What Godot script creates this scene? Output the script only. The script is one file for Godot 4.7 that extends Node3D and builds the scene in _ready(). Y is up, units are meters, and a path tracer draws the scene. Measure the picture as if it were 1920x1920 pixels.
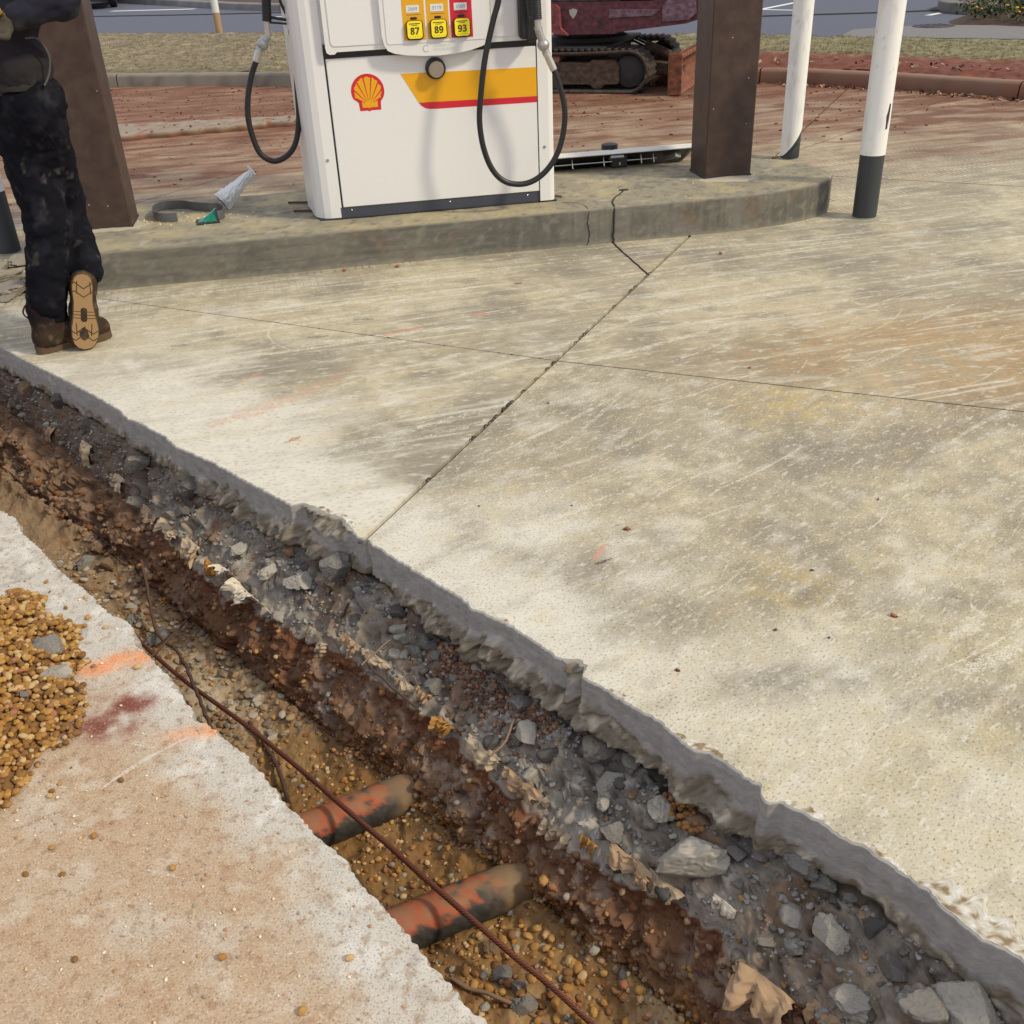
extends Node3D
# A fuel station forecourt with a cut trench in front of the pump island.
const SD := Vector3(0.5, 0, 0.8660254)      # along the trench, towards the camera
const TD := Vector3(0.8660254, 0, -0.5)     # across it, towards the pump island
const UP := Vector3(0, 1, 0)
var M := {}
var taken := {}
var rng := RandomNumberGenerator.new()
var na := FastNoiseLite.new()
var nb := FastNoiseLite.new()
var nc := FastNoiseLite.new()
var ncell := FastNoiseLite.new()
var nblock := FastNoiseLite.new()
var nseam := FastNoiseLite.new()


class MB:
	var v := PackedVector3Array()
	var c := PackedColorArray()
	var uv := PackedVector2Array()
	var ix := PackedInt32Array()

	func add(p: Vector3, col := Color.WHITE, t := Vector2.ZERO) -> int:
		v.append(p); c.append(col); uv.append(t)
		return v.size() - 1

	func tri(a: int, b: int, d: int) -> void:      # right-handed outward order
		ix.append(a); ix.append(d); ix.append(b)

	func quad(a: int, b: int, d: int, e: int) -> void:
		tri(a, b, d); tri(a, d, e)

	func face(pts: Array, col := Color.WHITE, inside = null) -> void:   # flat convex face, turned away from the point inside
		if inside != null:
			var n: Vector3 = (pts[1] - pts[0]).cross(pts[2] - pts[0])
			if n.dot((pts[0] + pts[1] + pts[2]) / 3.0 - inside) < 0.0:
				pts = pts.duplicate(); pts.reverse()
		var first := v.size()
		for p in pts:
			add(p, col)
		for k in range(1, pts.size() - 1):
			tri(first, first + k, first + k + 1)

	func grid(nu: int, nv: int, pos: Callable, colf = null, uvf = null) -> void:
		var first := v.size()
		for j in nv + 1:
			for i in nu + 1:
				var a := float(i) / nu
				var b := float(j) / nv
				var p: Vector3 = pos.call(a, b)
				add(p, colf.call(p, a, b) if colf != null else Color.WHITE, uvf.call(p) if uvf != null else Vector2(a, b))
		for j in nv:
			for i in nu:
				var q := first + j * (nu + 1) + i
				quad(q, q + 1, q + nu + 2, q + nu + 1)

	func normals() -> PackedVector3Array:
		var n := PackedVector3Array()
		n.resize(v.size())
		for k in range(0, ix.size(), 3):
			var a := ix[k]
			var b := ix[k + 2]
			var d := ix[k + 1]
			var m := (v[b] - v[a]).cross(v[d] - v[a])
			n[a] += m; n[b] += m; n[d] += m
		for k in n.size():
			n[k] = n[k].normalized() if n[k].length_squared() > 1e-20 else Vector3.UP
		return n

	func mesh() -> ArrayMesh:
		var arr := []
		arr.resize(Mesh.ARRAY_MAX)
		arr[Mesh.ARRAY_VERTEX] = v
		arr[Mesh.ARRAY_NORMAL] = normals()
		arr[Mesh.ARRAY_COLOR] = c
		arr[Mesh.ARRAY_TEX_UV] = uv
		arr[Mesh.ARRAY_INDEX] = ix
		var m := ArrayMesh.new()
		m.add_surface_from_arrays(Mesh.PRIMITIVE_TRIANGLES, arr)
		return m


# ---------- naming and tagging
func numbered(called: String) -> String:
	var n: int = taken.get(called, 0)
	taken[called] = n + 1
	return called if n == 0 else "%s_%03d" % [called, n]


func tag(o: Node3D, label: String, category: String, group := "") -> Node3D:
	o.set_meta("label", label)
	o.set_meta("category", category)
	if group:
		o.set_meta("group", group)
	return o


func thing(called: String, label: String, category: String, at := Vector3.ZERO, group := "") -> Node3D:
	var o := Node3D.new()
	o.name = numbered(called)
	add_child(o)
	o.position = at
	return tag(o, label, category, group)


func put(called: String, what, mat: Material, parent: Node3D = null, xf := Transform3D()) -> MeshInstance3D:
	var o := MeshInstance3D.new()
	o.mesh = what.mesh() if what is MB else what
	o.material_override = mat
	o.transform = xf
	if parent == null:
		o.name = numbered(called)
		add_child(o)
	else:
		o.name = called
		parent.add_child(o, true)
	return o


func struct(called: String, what, mat: Material) -> MeshInstance3D:
	var o := put(called, what, mat)
	o.set_meta("kind", "structure")
	return o


func scatter(called: String, mesh: Mesh, mat: Material, list: Array, parent: Node3D = null) -> MultiMeshInstance3D:
	var mm := MultiMesh.new()
	mm.transform_format = MultiMesh.TRANSFORM_3D
	mm.use_colors = true
	mm.mesh = mesh
	mm.instance_count = list.size()
	for k in list.size():
		mm.set_instance_transform(k, list[k][0])
		mm.set_instance_color(k, list[k][1])
	var o := MultiMeshInstance3D.new()
	o.multimesh = mm
	o.material_override = mat
	o.set_meta("kind", "stuff")
	if parent == null:
		o.name = numbered(called)
		add_child(o)
	else:
		o.name = called
		parent.add_child(o, true)
	return o


# ---------- shapes
func sg(r: int, g: int, b: int) -> Color:      # an sRGB colour as a linear vertex colour
	return Color8(r, g, b).srgb_to_linear()


func box(mb: MB, at: Vector3, size: Vector3, bevel := 0.0, basis := Basis(), col := Color.WHITE) -> void:
	var h := size * 0.5
	bevel = minf(bevel, minf(h.x, minf(h.y, h.z)) * 0.95)
	if bevel <= 0.0:
		for ax in 3:
			for s in [-1.0, 1.0]:
				var pts := []
				for q in [[-1, -1], [1, -1], [1, 1], [-1, 1]]:
					var p := Vector3()
					p[ax] = s * h[ax]
					p[(ax + 1) % 3] = q[0] * h[(ax + 1) % 3]
					p[(ax + 2) % 3] = q[1] * h[(ax + 2) % 3]
					pts.append(at + basis * p)
				mb.face(pts, col, at)
		return
	var corner := func(sx: float, sy: float, sz: float, ax: int) -> Vector3:
		var s := Vector3(sx, sy, sz)
		var p := Vector3()
		for k in 3:
			p[k] = s[k] * (h[k] if k == ax else h[k] - bevel)
		return at + basis * p
	for ax in 3:
		for s in [-1.0, 1.0]:
			var pts := []
			for q in [[-1, -1], [1, -1], [1, 1], [-1, 1]]:
				var g := Vector3()
				g[ax] = s; g[(ax + 1) % 3] = q[0]; g[(ax + 2) % 3] = q[1]
				pts.append(corner.call(g.x, g.y, g.z, ax))
			mb.face(pts, col, at)
		var b := (ax + 1) % 3
		var d := (ax + 2) % 3
		for s in [-1.0, 1.0]:
			for t in [-1.0, 1.0]:
				var g0 := Vector3(); var g1 := Vector3()
				g0[ax] = -1; g0[b] = s; g0[d] = t
				g1[ax] = 1; g1[b] = s; g1[d] = t
				mb.face([corner.call(g0.x, g0.y, g0.z, b), corner.call(g1.x, g1.y, g1.z, b), corner.call(g1.x, g1.y, g1.z, d), corner.call(g0.x, g0.y, g0.z, d)], col, at)
	for sx in [-1.0, 1.0]:
		for sy in [-1.0, 1.0]:
			for sz in [-1.0, 1.0]:
				mb.face([corner.call(sx, sy, sz, 0), corner.call(sx, sy, sz, 1), corner.call(sx, sy, sz, 2)], col, at)


func curve(pts: Array, step: float) -> PackedVector3Array:      # a smooth line through points
	var out := PackedVector3Array()
	var n := pts.size()
	for k in n - 1:
		var p0: Vector3 = pts[maxi(k - 1, 0)]
		var p1: Vector3 = pts[k]
		var p2: Vector3 = pts[k + 1]
		var p3: Vector3 = pts[mini(k + 2, n - 1)]
		var m := maxi(1, int(p1.distance_to(p2) / step))
		for i in m:
			out.append(p1.cubic_interpolate(p2, p0, p3, float(i) / m))
	out.append(pts[n - 1])
	return out


func tube(mb: MB, path: PackedVector3Array, r, sides := 10, col := Color.WHITE, caps := true, colf = null) -> void:
	var n := path.size()
	var first := mb.v.size()
	var side := Vector3()
	for k in n:
		var d := (path[mini(k + 1, n - 1)] - path[maxi(k - 1, 0)]).normalized()
		if k == 0:
			side = d.cross(Vector3.UP if absf(d.y) < 0.9 else Vector3.RIGHT).normalized()
		else:
			side = (side - d * side.dot(d)).normalized()
		var other := d.cross(side)
		var rad: float = r[k] if r is Array or r is PackedFloat32Array else r
		for i in sides:
			var a := TAU * i / sides
			var p := path[k] + (side * cos(a) + other * sin(a)) * rad
			mb.add(p, colf.call(p, a, float(k) / (n - 1)) if colf != null else col, Vector2(float(i) / sides, float(k)))
	for k in n - 1:
		for i in sides:
			var j := (i + 1) % sides
			mb.quad(first + k * sides + i, first + k * sides + j, first + (k + 1) * sides + j, first + (k + 1) * sides + i)
	if caps:
		for e in [0, n - 1]:
			var pts := []
			for i in sides:
				pts.append(mb.v[first + e * sides + i])
			mb.face(pts, col, path[n - 2] if e else path[1])


func lathe(mb: MB, prof: Array, sides: int, xf := Transform3D(), col := Color.WHITE) -> void:   # profile of (radius, height), bottom first
	for k in prof.size() - 1:
		var first := mb.v.size()
		for q in [prof[k], prof[k + 1]]:
			for i in sides:
				var a := TAU * i / sides
				mb.add(xf * Vector3(q.x * cos(a), q.y, q.x * sin(a)), col, Vector2(float(i) / sides, q.y))
		for i in sides:
			var j := (i + 1) % sides
			mb.quad(first + i, first + sides + i, first + sides + j, first + j)


func disc_axis(from: Vector3, to: Vector3) -> Transform3D:       # y axis runs from one point to the other
	var y := (to - from).normalized()
	var x := y.cross(Vector3(0.31, 0.2, 0.93)).normalized()
	return Transform3D(Basis(x, y, x.cross(y)), from)


func prism(mb: MB, poly: PackedVector2Array, z0: float, z1: float, xf := Transform3D(), col := Color.WHITE) -> void:   # outline in x, y; pushed along z
	var idx := Geometry2D.triangulate_polygon(poly)
	for z in [z0, z1]:
		var first := mb.v.size()
		for p in poly:
			mb.add(xf * Vector3(p.x, p.y, z), col, p)
		for k in range(0, idx.size(), 3):
			var a := idx[k]; var b := idx[k + 1]; var d := idx[k + 2]
			var up := (poly[b] - poly[a]).cross(poly[d] - poly[a]) > 0.0
			if up == (z == maxf(z0, z1)):
				mb.tri(first + a, first + b, first + d)
			else:
				mb.tri(first + a, first + d, first + b)
	var n := poly.size()
	for k in n:
		var p := poly[k]
		var q := poly[(k + 1) % n]
		var lo := minf(z0, z1)
		var hi := maxf(z0, z1)
		var pts := [xf * Vector3(p.x, p.y, lo), xf * Vector3(q.x, q.y, lo), xf * Vector3(q.x, q.y, hi), xf * Vector3(p.x, p.y, hi)]
		if not _ccw(poly):
			pts.reverse()
		mb.face(pts, col)


func _ccw(poly: PackedVector2Array) -> bool:
	var s := 0.0
	for k in poly.size():
		s += poly[k].cross(poly[(k + 1) % poly.size()])
	return s > 0.0


func rounded(x0: float, y0: float, x1: float, y1: float, r: float, n := 5) -> PackedVector2Array:
	var out := PackedVector2Array()
	for q in [[x1 - r, y1 - r, 0.0], [x0 + r, y1 - r, 90.0], [x0 + r, y0 + r, 180.0], [x1 - r, y0 + r, 270.0]]:
		for k in n + 1:
			var a := deg_to_rad(q[2] + 90.0 * k / n)
			out.append(Vector2(q[0] + r * cos(a), q[1] + r * sin(a)))
	return out


var _ico := {}
func icosphere(level: int) -> Array:
	if _ico.has(level):
		return _ico[level]
	var t := (1.0 + sqrt(5.0)) / 2.0
	var vs := []
	for p in [Vector3(-1, t, 0), Vector3(1, t, 0), Vector3(-1, -t, 0), Vector3(1, -t, 0), Vector3(0, -1, t), Vector3(0, 1, t), Vector3(0, -1, -t), Vector3(0, 1, -t), Vector3(t, 0, -1), Vector3(t, 0, 1), Vector3(-t, 0, -1), Vector3(-t, 0, 1)]:
		vs.append(p.normalized())
	var fs := [[0, 11, 5], [0, 5, 1], [0, 1, 7], [0, 7, 10], [0, 10, 11], [1, 5, 9], [5, 11, 4], [11, 10, 2], [10, 7, 6], [7, 1, 8], [3, 9, 4], [3, 4, 2], [3, 2, 6], [3, 6, 8], [3, 8, 9], [4, 9, 5], [2, 4, 11], [6, 2, 10], [8, 6, 7], [9, 8, 1]]
	for l in level:
		var mid := {}
		var nf := []
		for f in fs:
			var m := []
			for e in 3:
				var a: int = mini(f[e], f[(e + 1) % 3])
				var b: int = maxi(f[e], f[(e + 1) % 3])
				var key := a * 100000 + b
				if not mid.has(key):
					mid[key] = vs.size()
					vs.append(((vs[a] + vs[b]) * 0.5).normalized())
				m.append(mid[key])
			nf.append([f[0], m[0], m[2]]); nf.append([f[1], m[1], m[0]]); nf.append([f[2], m[2], m[1]]); nf.append(m)
		fs = nf
	_ico[level] = [vs, fs]
	return _ico[level]


func rock_mesh(level: int, sd: int, cuts: int, rough: float, squash := Vector3.ONE, tone := 0.0) -> ArrayMesh:    # about 1 across
	var r := RandomNumberGenerator.new()
	r.seed = sd
	var ic := icosphere(level)
	var planes := []
	for k in cuts:
		planes.append([Vector3(r.randfn(), r.randfn(), r.randfn()).normalized(), r.randf_range(0.26, 0.45)])
	var off := Vector3(r.randf() * 90, r.randf() * 90, r.randf() * 90)
	var mb := MB.new()
	for p0 in ic[0]:
		var p: Vector3 = p0
		var d: float = 0.5 + rough * 0.30 * nb.get_noise_3dv(p * 1.6 + off)
		var q := p * d
		for pl in planes:
			var over: float = q.dot(pl[0]) - pl[1]
			if over > 0.0:
				q -= pl[0] * over
		q += p * (rough * 0.05 * nb.get_noise_3dv(p * 5.0 + off) + rough * 0.018 * nc.get_noise_3dv(p * 22.0 + off))
		var g: float = 1.0 + tone * (nb.get_noise_3dv(p * 4.0 + off) * 0.6 + nc.get_noise_3dv(p * 14.0 + off) * 0.4)
		mb.add(q * squash, Color(g, g, g))
	for f in ic[1]:
		mb.tri(f[0], f[1], f[2])
	return mb.mesh()


# ---------- materials
func mat(called: String, col: Color, rough := 0.8, metal := 0.0, vertex := false) -> StandardMaterial3D:
	var m := StandardMaterial3D.new()
	m.resource_name = called
	m.albedo_color = col
	m.roughness = rough
	m.metallic = metal
	m.vertex_color_use_as_albedo = vertex
	M[called] = m
	return m


func grain_texture(freq: float, lo: float, hi: float, sd: int, octaves := 4, size := 512) -> NoiseTexture2D:
	var n := FastNoiseLite.new()
	n.seed = sd
	n.noise_type = FastNoiseLite.TYPE_SIMPLEX_SMOOTH
	n.frequency = freq
	n.fractal_octaves = octaves
	var t := NoiseTexture2D.new()
	t.width = size; t.height = size
	t.seamless = true
	t.noise = n
	t.normalize = true
	var g := Gradient.new()
	g.offsets = PackedFloat32Array([0.15, 0.5, 0.85])
	var mid := (lo + hi) * 0.5
	g.colors = PackedColorArray([Color(lo, lo, lo), Color(mid, mid, mid), Color(hi, hi, hi)])
	t.color_ramp = g
	return t


func grain(m: StandardMaterial3D, tex: Texture2D, scale: float) -> StandardMaterial3D:     # a fine multiply over the colour, world scale
	m.detail_enabled = true
	m.detail_albedo = tex
	m.detail_blend_mode = BaseMaterial3D.BLEND_MODE_MUL
	m.detail_uv_layer = BaseMaterial3D.DETAIL_UV_2
	m.uv2_triplanar = true
	m.uv2_world_triplanar = true
	m.uv2_scale = Vector3.ONE * scale
	return m


func relief(m: StandardMaterial3D, tex: Texture2D, scale: float, depth: float, world := true) -> StandardMaterial3D:
	m.uv1_triplanar = true
	m.uv1_world_triplanar = world
	m.uv1_scale = Vector3.ONE * scale
	m.heightmap_enabled = true
	m.heightmap_texture = tex
	m.heightmap_scale = depth
	return m


class Frame:              # a rectangle of ground that one colour map covers: corner, direction of its u axis, size in metres
	var o: Vector2
	var d: Vector2
	var e: Vector2
	var size: Vector2

	func _init(corner: Vector2, along: Vector2, dims: Vector2) -> void:
		o = corner; d = along.normalized(); e = Vector2(-d.y, d.x); size = dims

	func local(p: Vector2) -> Vector2:
		return Vector2((p - o).dot(d), (p - o).dot(e))

	func world(q: Vector2) -> Vector2:
		return o + d * q.x + e * q.y

	func uv(x: float, z: float) -> Vector2:
		return local(Vector2(x, z)) / size

	func corners() -> PackedVector2Array:
		return PackedVector2Array([world(Vector2.ZERO), world(Vector2(size.x, 0)), world(size), world(Vector2(0, size.y))])


func painted(w: int, h: int, fr: Frame, fn: Callable) -> Image:     # a colour map of the ground
	var data := PackedByteArray()
	data.resize(w * h * 3)
	var at := 0
	for j in h:
		for i in w:
			var p := fr.world(Vector2((i + 0.5) / w * fr.size.x, (j + 0.5) / h * fr.size.y))
			var q: Vector3 = fn.call(p.x, p.y)
			data[at] = clampi(int(q.x), 0, 255); data[at + 1] = clampi(int(q.y), 0, 255); data[at + 2] = clampi(int(q.z), 0, 255)
			at += 3
	return Image.create_from_data(w, h, false, Image.FORMAT_RGB8, data)


func overlay(im: Image, stretch: Vector2, freq: float, octaves: int, sd: int, col: Color, lo: float, hi: float, most: float, from := 0.0) -> void:    # a noise film of one colour: nothing below lo, most above hi; only below (or, if negative, above) a ragged line at that share of the height
	var w := im.get_width()
	var h := im.get_height()
	var n := FastNoiseLite.new()
	n.seed = sd
	n.noise_type = FastNoiseLite.TYPE_SIMPLEX_SMOOTH
	n.frequency = freq
	n.fractal_octaves = octaves
	var t := NoiseTexture2D.new()
	t.width = int(w / stretch.x); t.height = int(h / stretch.y)
	t.normalize = false
	t.generate_mipmaps = false
	t.noise = n
	var g := Gradient.new()
	g.offsets = PackedFloat32Array([lo, hi])
	g.colors = PackedColorArray([Color(col, 0.0), Color(col, most)])
	t.color_ramp = g
	while t.get_image() == null:
		await get_tree().process_frame
	var film := t.get_image()
	film.convert(Image.FORMAT_RGBA8)
	if film.get_width() != w or film.get_height() != h:
		film.resize(w, h, Image.INTERPOLATE_BILINEAR)
	if from == 0.0:
		im.blend_rect(film, Rect2i(0, 0, w, h), Vector2i.ZERO)
		return
	var mask := Image.create_empty(w, h, false, Image.FORMAT_RGBA8)
	var cols := 256
	for k in cols:
		for i in 6:      # six ragged bands, so that the film thins out gradually
			var y := int((absf(from) + 0.05 * (i - 2.5) + 0.05 * nb.get_noise_2d(k * 0.4, i * 7.0 + sd)) * h)
			var x0 := int(float(k) * w / cols) + i * w / cols / 6
			var strip := maxi(1, w / cols / 6 + 1)
			if from > 0.0:
				mask.fill_rect(Rect2i(x0, y, strip, h - y), Color.WHITE)
			else:
				mask.fill_rect(Rect2i(x0, 0, strip, y), Color.WHITE)
	im.blend_rect_mask(film, mask, Rect2i(0, 0, w, h), Vector2i.ZERO)


func stroke(im: Image, fr: Frame, wa: Vector2, wb: Vector2, width: float, col: Color, alpha: float, bend := 0.0, broken := 0.5) -> void:    # a scrape or paint stroke on a ground map, in metres
	var w := im.get_width()
	var h := im.get_height()
	var px := fr.size.x / w
	var a := fr.local(wa)
	var b := fr.local(wb)
	var margin := Rect2(Vector2.ZERO, fr.size).grow(0.3)
	if not margin.has_point(a) and not margin.has_point(b):
		return
	var along := b - a
	var length := along.length()
	var dir := along / length
	var side := Vector2(-dir.y, dir.x)
	var n := int(length / px * 1.1) + 1
	for k in n:
		var t := float(k) / n
		var ce := a + along * t + side * bend * 4.0 * t * (1.0 - t)
		var here := width * (0.5 + 0.5 * sin(PI * t)) * (0.8 + 0.6 * nb.get_noise_2d(ce.x * 30.0, ce.y * 30.0))
		var m := maxi(1, int(here / px))
		for i in m:
			var p := ce + side * (i + 0.5 - m * 0.5) * px
			var u := int(p.x / px)
			var v := int(p.y / fr.size.y * h)
			if u < 0 or v < 0 or u >= w or v >= h:
				continue
			var k2 := clampf(alpha * (1.0 - broken + broken * 2.4 * (0.35 + nc.get_noise_2d(p.x * 160.0, p.y * 160.0) + 0.7 * nb.get_noise_2d(p.x * 25.0, p.y * 25.0))), 0.0, 1.0)
			im.set_pixel(u, v, im.get_pixel(u, v).lerp(col, k2))


func table(keys: Array, x: float) -> float:           # [x0, y0, x1, y1, ...]
	var n := keys.size() / 2
	if x <= keys[0]:
		return keys[1]
	for k in range(1, n):
		if x < keys[k * 2]:
			var a: float = keys[k * 2 - 2]
			var t: float = (x - a) / (keys[k * 2] - a)
			return lerpf(keys[k * 2 - 1], keys[k * 2 + 1], t)
	return keys[n * 2 - 1]


func sp(s: float, t: float, y := 0.0) -> Vector3:
	return SD * s + TD * t + UP * y


# ---------- the ground: joints, colours, panels
const EDGE := [-9.0, 0.86, -4.9, 1.0, -4.708, 1.022, -4.534, 1.035, -4.347, 1.051, -4.141, 1.078, -3.82, 1.109, -3.619, 1.122, -3.516, 1.11, -3.48, 1.125, -3.269, 1.144, -3.167, 1.137, -2.958, 1.173, -2.762, 1.187, -2.675, 1.197, -2.558, 1.207, -2.51, 1.212, -2.496, 1.246, -2.437, 1.258, -2.392, 1.262, -2.349, 1.278, -2.278, 1.27, -2.21, 1.253, -2.171, 1.263, -2.14, 1.261, -2.039, 1.264, -1.83, 1.271, -1.79, 1.276, -1.691, 1.268, -1.589, 1.288, -1.454, 1.29, -1.412, 1.286, -1.389, 1.29, -1.362, 1.317, -1.33, 1.315, -1.31, 1.28, -1.219, 1.286, -1.084, 1.295, -1.029, 1.285, -0.98, 1.278, -0.954, 1.299, -0.906, 1.3, -0.86, 1.293, -0.821, 1.302, -0.805, 1.275, -0.782, 1.272, -0.77, 1.294, -0.74, 1.296, -0.686, 1.304, -0.636, 1.3, -0.599, 1.312, -0.51, 1.308, -0.463, 1.307, -0.431, 1.293, -0.367, 1.283, -0.29, 1.291, 0.2, 1.3, 2.5, 1.33]
const SAW := [-9.0, 0.85, -4.9, 0.995, -4.3, 1.052, -3.5, 1.118, -2.7, 1.19, -2.5, 1.21, -2.2, 1.25, -1.8, 1.268, -1.3, 1.283, -0.6, 1.298, -0.3, 1.282, 2.5, 1.32]
const LEFT := [-9.0, 0.45, -3.4, 0.53, -3.141, 0.54, -3.035, 0.555, -2.939, 0.54, -2.784, 0.549, -2.649, 0.547, -2.543, 0.56, -2.327, 0.571, -2.274, 0.592, -2.24, 0.588, -2.187, 0.569, -2.115, 0.566, -2.066, 0.574, -1.935, 0.566, -1.838, 0.56, -1.8, 0.546, -1.76, 0.562, -1.683, 0.573, -1.548, 0.578, -1.471, 0.57, -1.404, 0.572, -1.303, 0.568, -1.239, 0.584, -1.206, 0.571, -1.093, 0.573, -0.917, 0.565, -0.804, 0.567, -0.4, 0.57, 2.5, 0.6]
const LIP := [-9.0, 0.8, -5.0, 0.93, -4.3, 0.957, -3.95, 0.978, -3.5, 0.992, -3.13, 0.984, -2.77, 0.969, -2.6, 0.974, -2.43, 0.998, -2.26, 1.043, -2.07, 1.072, -1.92, 1.078, -1.79, 1.089, -1.61, 1.08, -1.36, 1.065, -1.13, 1.061, -0.956, 1.098, -0.815, 1.135, -0.667, 1.076, -0.58, 1.118, -0.3, 1.1, 2.5, 1.1]
const FOOT := [-9.0, 0.7, -5.0, 0.79, -4.5, 0.8, -4.0, 0.82, -3.5, 0.9, -3.0, 0.93, -2.5, 0.96, -2.0, 0.985, -1.5, 1.01, -1.0, 1.05, -0.5, 1.05, 2.5, 1.05]
const SHELF := [-9.0, -0.15, -3.5, -0.15, -2.7, -0.16, -2.4, -0.175, -2.1, -0.155, -1.9, -0.19, -1.6, -0.21, -1.3, -0.205, -0.9, -0.19, -0.7, -0.165, -0.5, -0.155, -0.3, -0.14, 2.5, -0.14]
const ROUGH := [-9.0, 0.4, -4.0, 0.3, -3.4, 0.45, -2.9, 0.9, -2.6, 1.0, -2.4, 1.0, -2.2, 0.25, -2.05, 0.2, -1.9, 0.9, -1.6, 1.2, -1.35, 0.9, -1.1, 0.75, -0.9, 0.9, -0.78, 0.6, -0.65, 0.2, -0.45, 0.35, -0.3, 0.4, 2.5, 0.4]
const FLOOR := [-9.0, -0.42, -4.3, -0.44, -3.9, -0.42, -3.5, -0.46, -3.1, -0.49, -2.0, -0.5, -1.75, -0.49, -1.55, -0.5, -1.3, -0.49, 2.5, -0.5]
var top_near := Frame.new(Vector2(TD.x, TD.z) * 1.15 + Vector2(SD.x, SD.z) * -3.1, Vector2(TD.x, TD.z), Vector2(3.1, 3.4))
var top_mid := Frame.new(Vector2(-3.6, -9.3), Vector2(1, -0.07), Vector2(9.2, 7.9))
var top_far := Frame.new(Vector2(-8.0, -17.0), Vector2(1, 0), Vector2(20.0, 13.0))
var top_left := Frame.new(Vector2(-2.0, -3.6), Vector2(1, 0), Vector2(2.6, 3.0))


func edge_t(s: float) -> float:
	return table(EDGE, s) + 0.0035 * nc.get_noise_2d(s * 55.0, 3.0) + 0.003 * nb.get_noise_2d(s * 18.0, 9.0)


func left_t(s: float) -> float:
	return table(LEFT, s) + 0.004 * nc.get_noise_2d(s * 50.0, 33.0) + 0.006 * nb.get_noise_2d(s * 15.0, 19.0)


func ss(a: float, b: float, x: float) -> float:
	return smoothstep(a, b, x)


func pave(x: float, z: float) -> Vector3:
	var t := x * TD.x + z * TD.z
	var s := x * SD.x + z * SD.z
	var patch := na.get_noise_2d(x * 0.8 + 7.0, z * 0.8)
	var patch2 := nb.get_noise_2d(x * 1.7, z * 1.7 + 40.0)
	var mottled := nb.get_noise_2d(x * 9.0, z * 9.0)
	var q := Vector3(174, 164, 140)
	q = q.lerp(Vector3(204, 192, 160), 0.7 * ss(-0.1, 0.45, patch + 0.3 * mottled))
	q = q.lerp(Vector3(146, 138, 121), 0.7 * ss(0.0, 0.4, patch2 - 0.25 * patch + 0.2 * mottled))
	# pale dust along the cut
	var d := t - 1.27
	var dust := ss(0.60, 0.05, d + 0.34 * patch2 + 0.14 * mottled) * ss(-4.9, -3.4, s)
	var cloud := ss(0.1, 0.6, nb.get_noise_2d(x * 2.2 + 90.0, z * 2.2) + 0.25 * mottled) * ss(2.4, 0.5, d)
	q = q.lerp(Vector3(222, 216, 200), clampf(1.0 * dust + 0.5 * cloud, 0.0, 0.95))
	q = q.lerp(Vector3(196, 184, 150), 0.5 * ss(1.1, 0.2, d + 0.3 * patch) * ss(-1.6, -0.7, s))
	# rusty and ochre stains
	var o := 0.0
	if z < -5.0:
		pass
	elif true:
		o = exp(-(pow((x - 2.4) / 0.85, 2) + pow((z + 3.45) / 0.4, 2))) + 0.6 * exp(-(pow((x - 2.5) / 0.5, 2) + pow((z + 3.05) / 0.25, 2)))
	q = q.lerp(Vector3(182, 150, 108), clampf(o * (0.7 + 0.35 * mottled + 0.6 * patch2), 0.0, 0.7))
	o = exp(-(pow((x - 1.54) / 0.2, 2) + pow((z + 3.05) / 0.16, 2))) + exp(-(pow((x - 1.05) / 0.13, 2) + pow((z + 2.0) / 0.1, 2))) * 0.7
	q = q.lerp(Vector3(196, 172, 118), clampf(o * (0.6 + mottled), 0.0, 0.6))
	o = exp(-(pow((x - 1.02) / 0.16, 2) + pow((z + 1.62) / 0.05, 2))) + exp(-(pow((x - 1.2) / 0.14, 2) + pow((z + 1.5) / 0.045, 2))) + exp(-(pow((x - 0.84) / 0.12, 2) + pow((z + 1.66) / 0.07, 2)))
	q = q.lerp(Vector3(124, 118, 110), clampf(o * (0.4 + 0.6 * mottled), 0.0, 0.45))
	# red clay smeared over everything behind the island
	var back := ss(-5.9, -8.8, z + 0.5 * patch) 
	var clay := clampf(back * (0.5 + 0.45 * nb.get_noise_2d(x * 0.5, z * 4.0) + 0.3 * patch2 + 0.35 * ss(-8.5, -10.5, z)) , 0.0, 0.95)
	q = q.lerp(Vector3(132, 92, 72), clay)
	q = q.lerp(Vector3(108, 70, 54), clampf(back * ss(0.1, 0.6, nb.get_noise_2d(x * 1.1 + 5.0, z * 3.0) + 0.3 * ss(3.0, 6.0, x)), 0.0, 0.7))
	return q * (1.0 + 0.05 * mottled)


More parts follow.
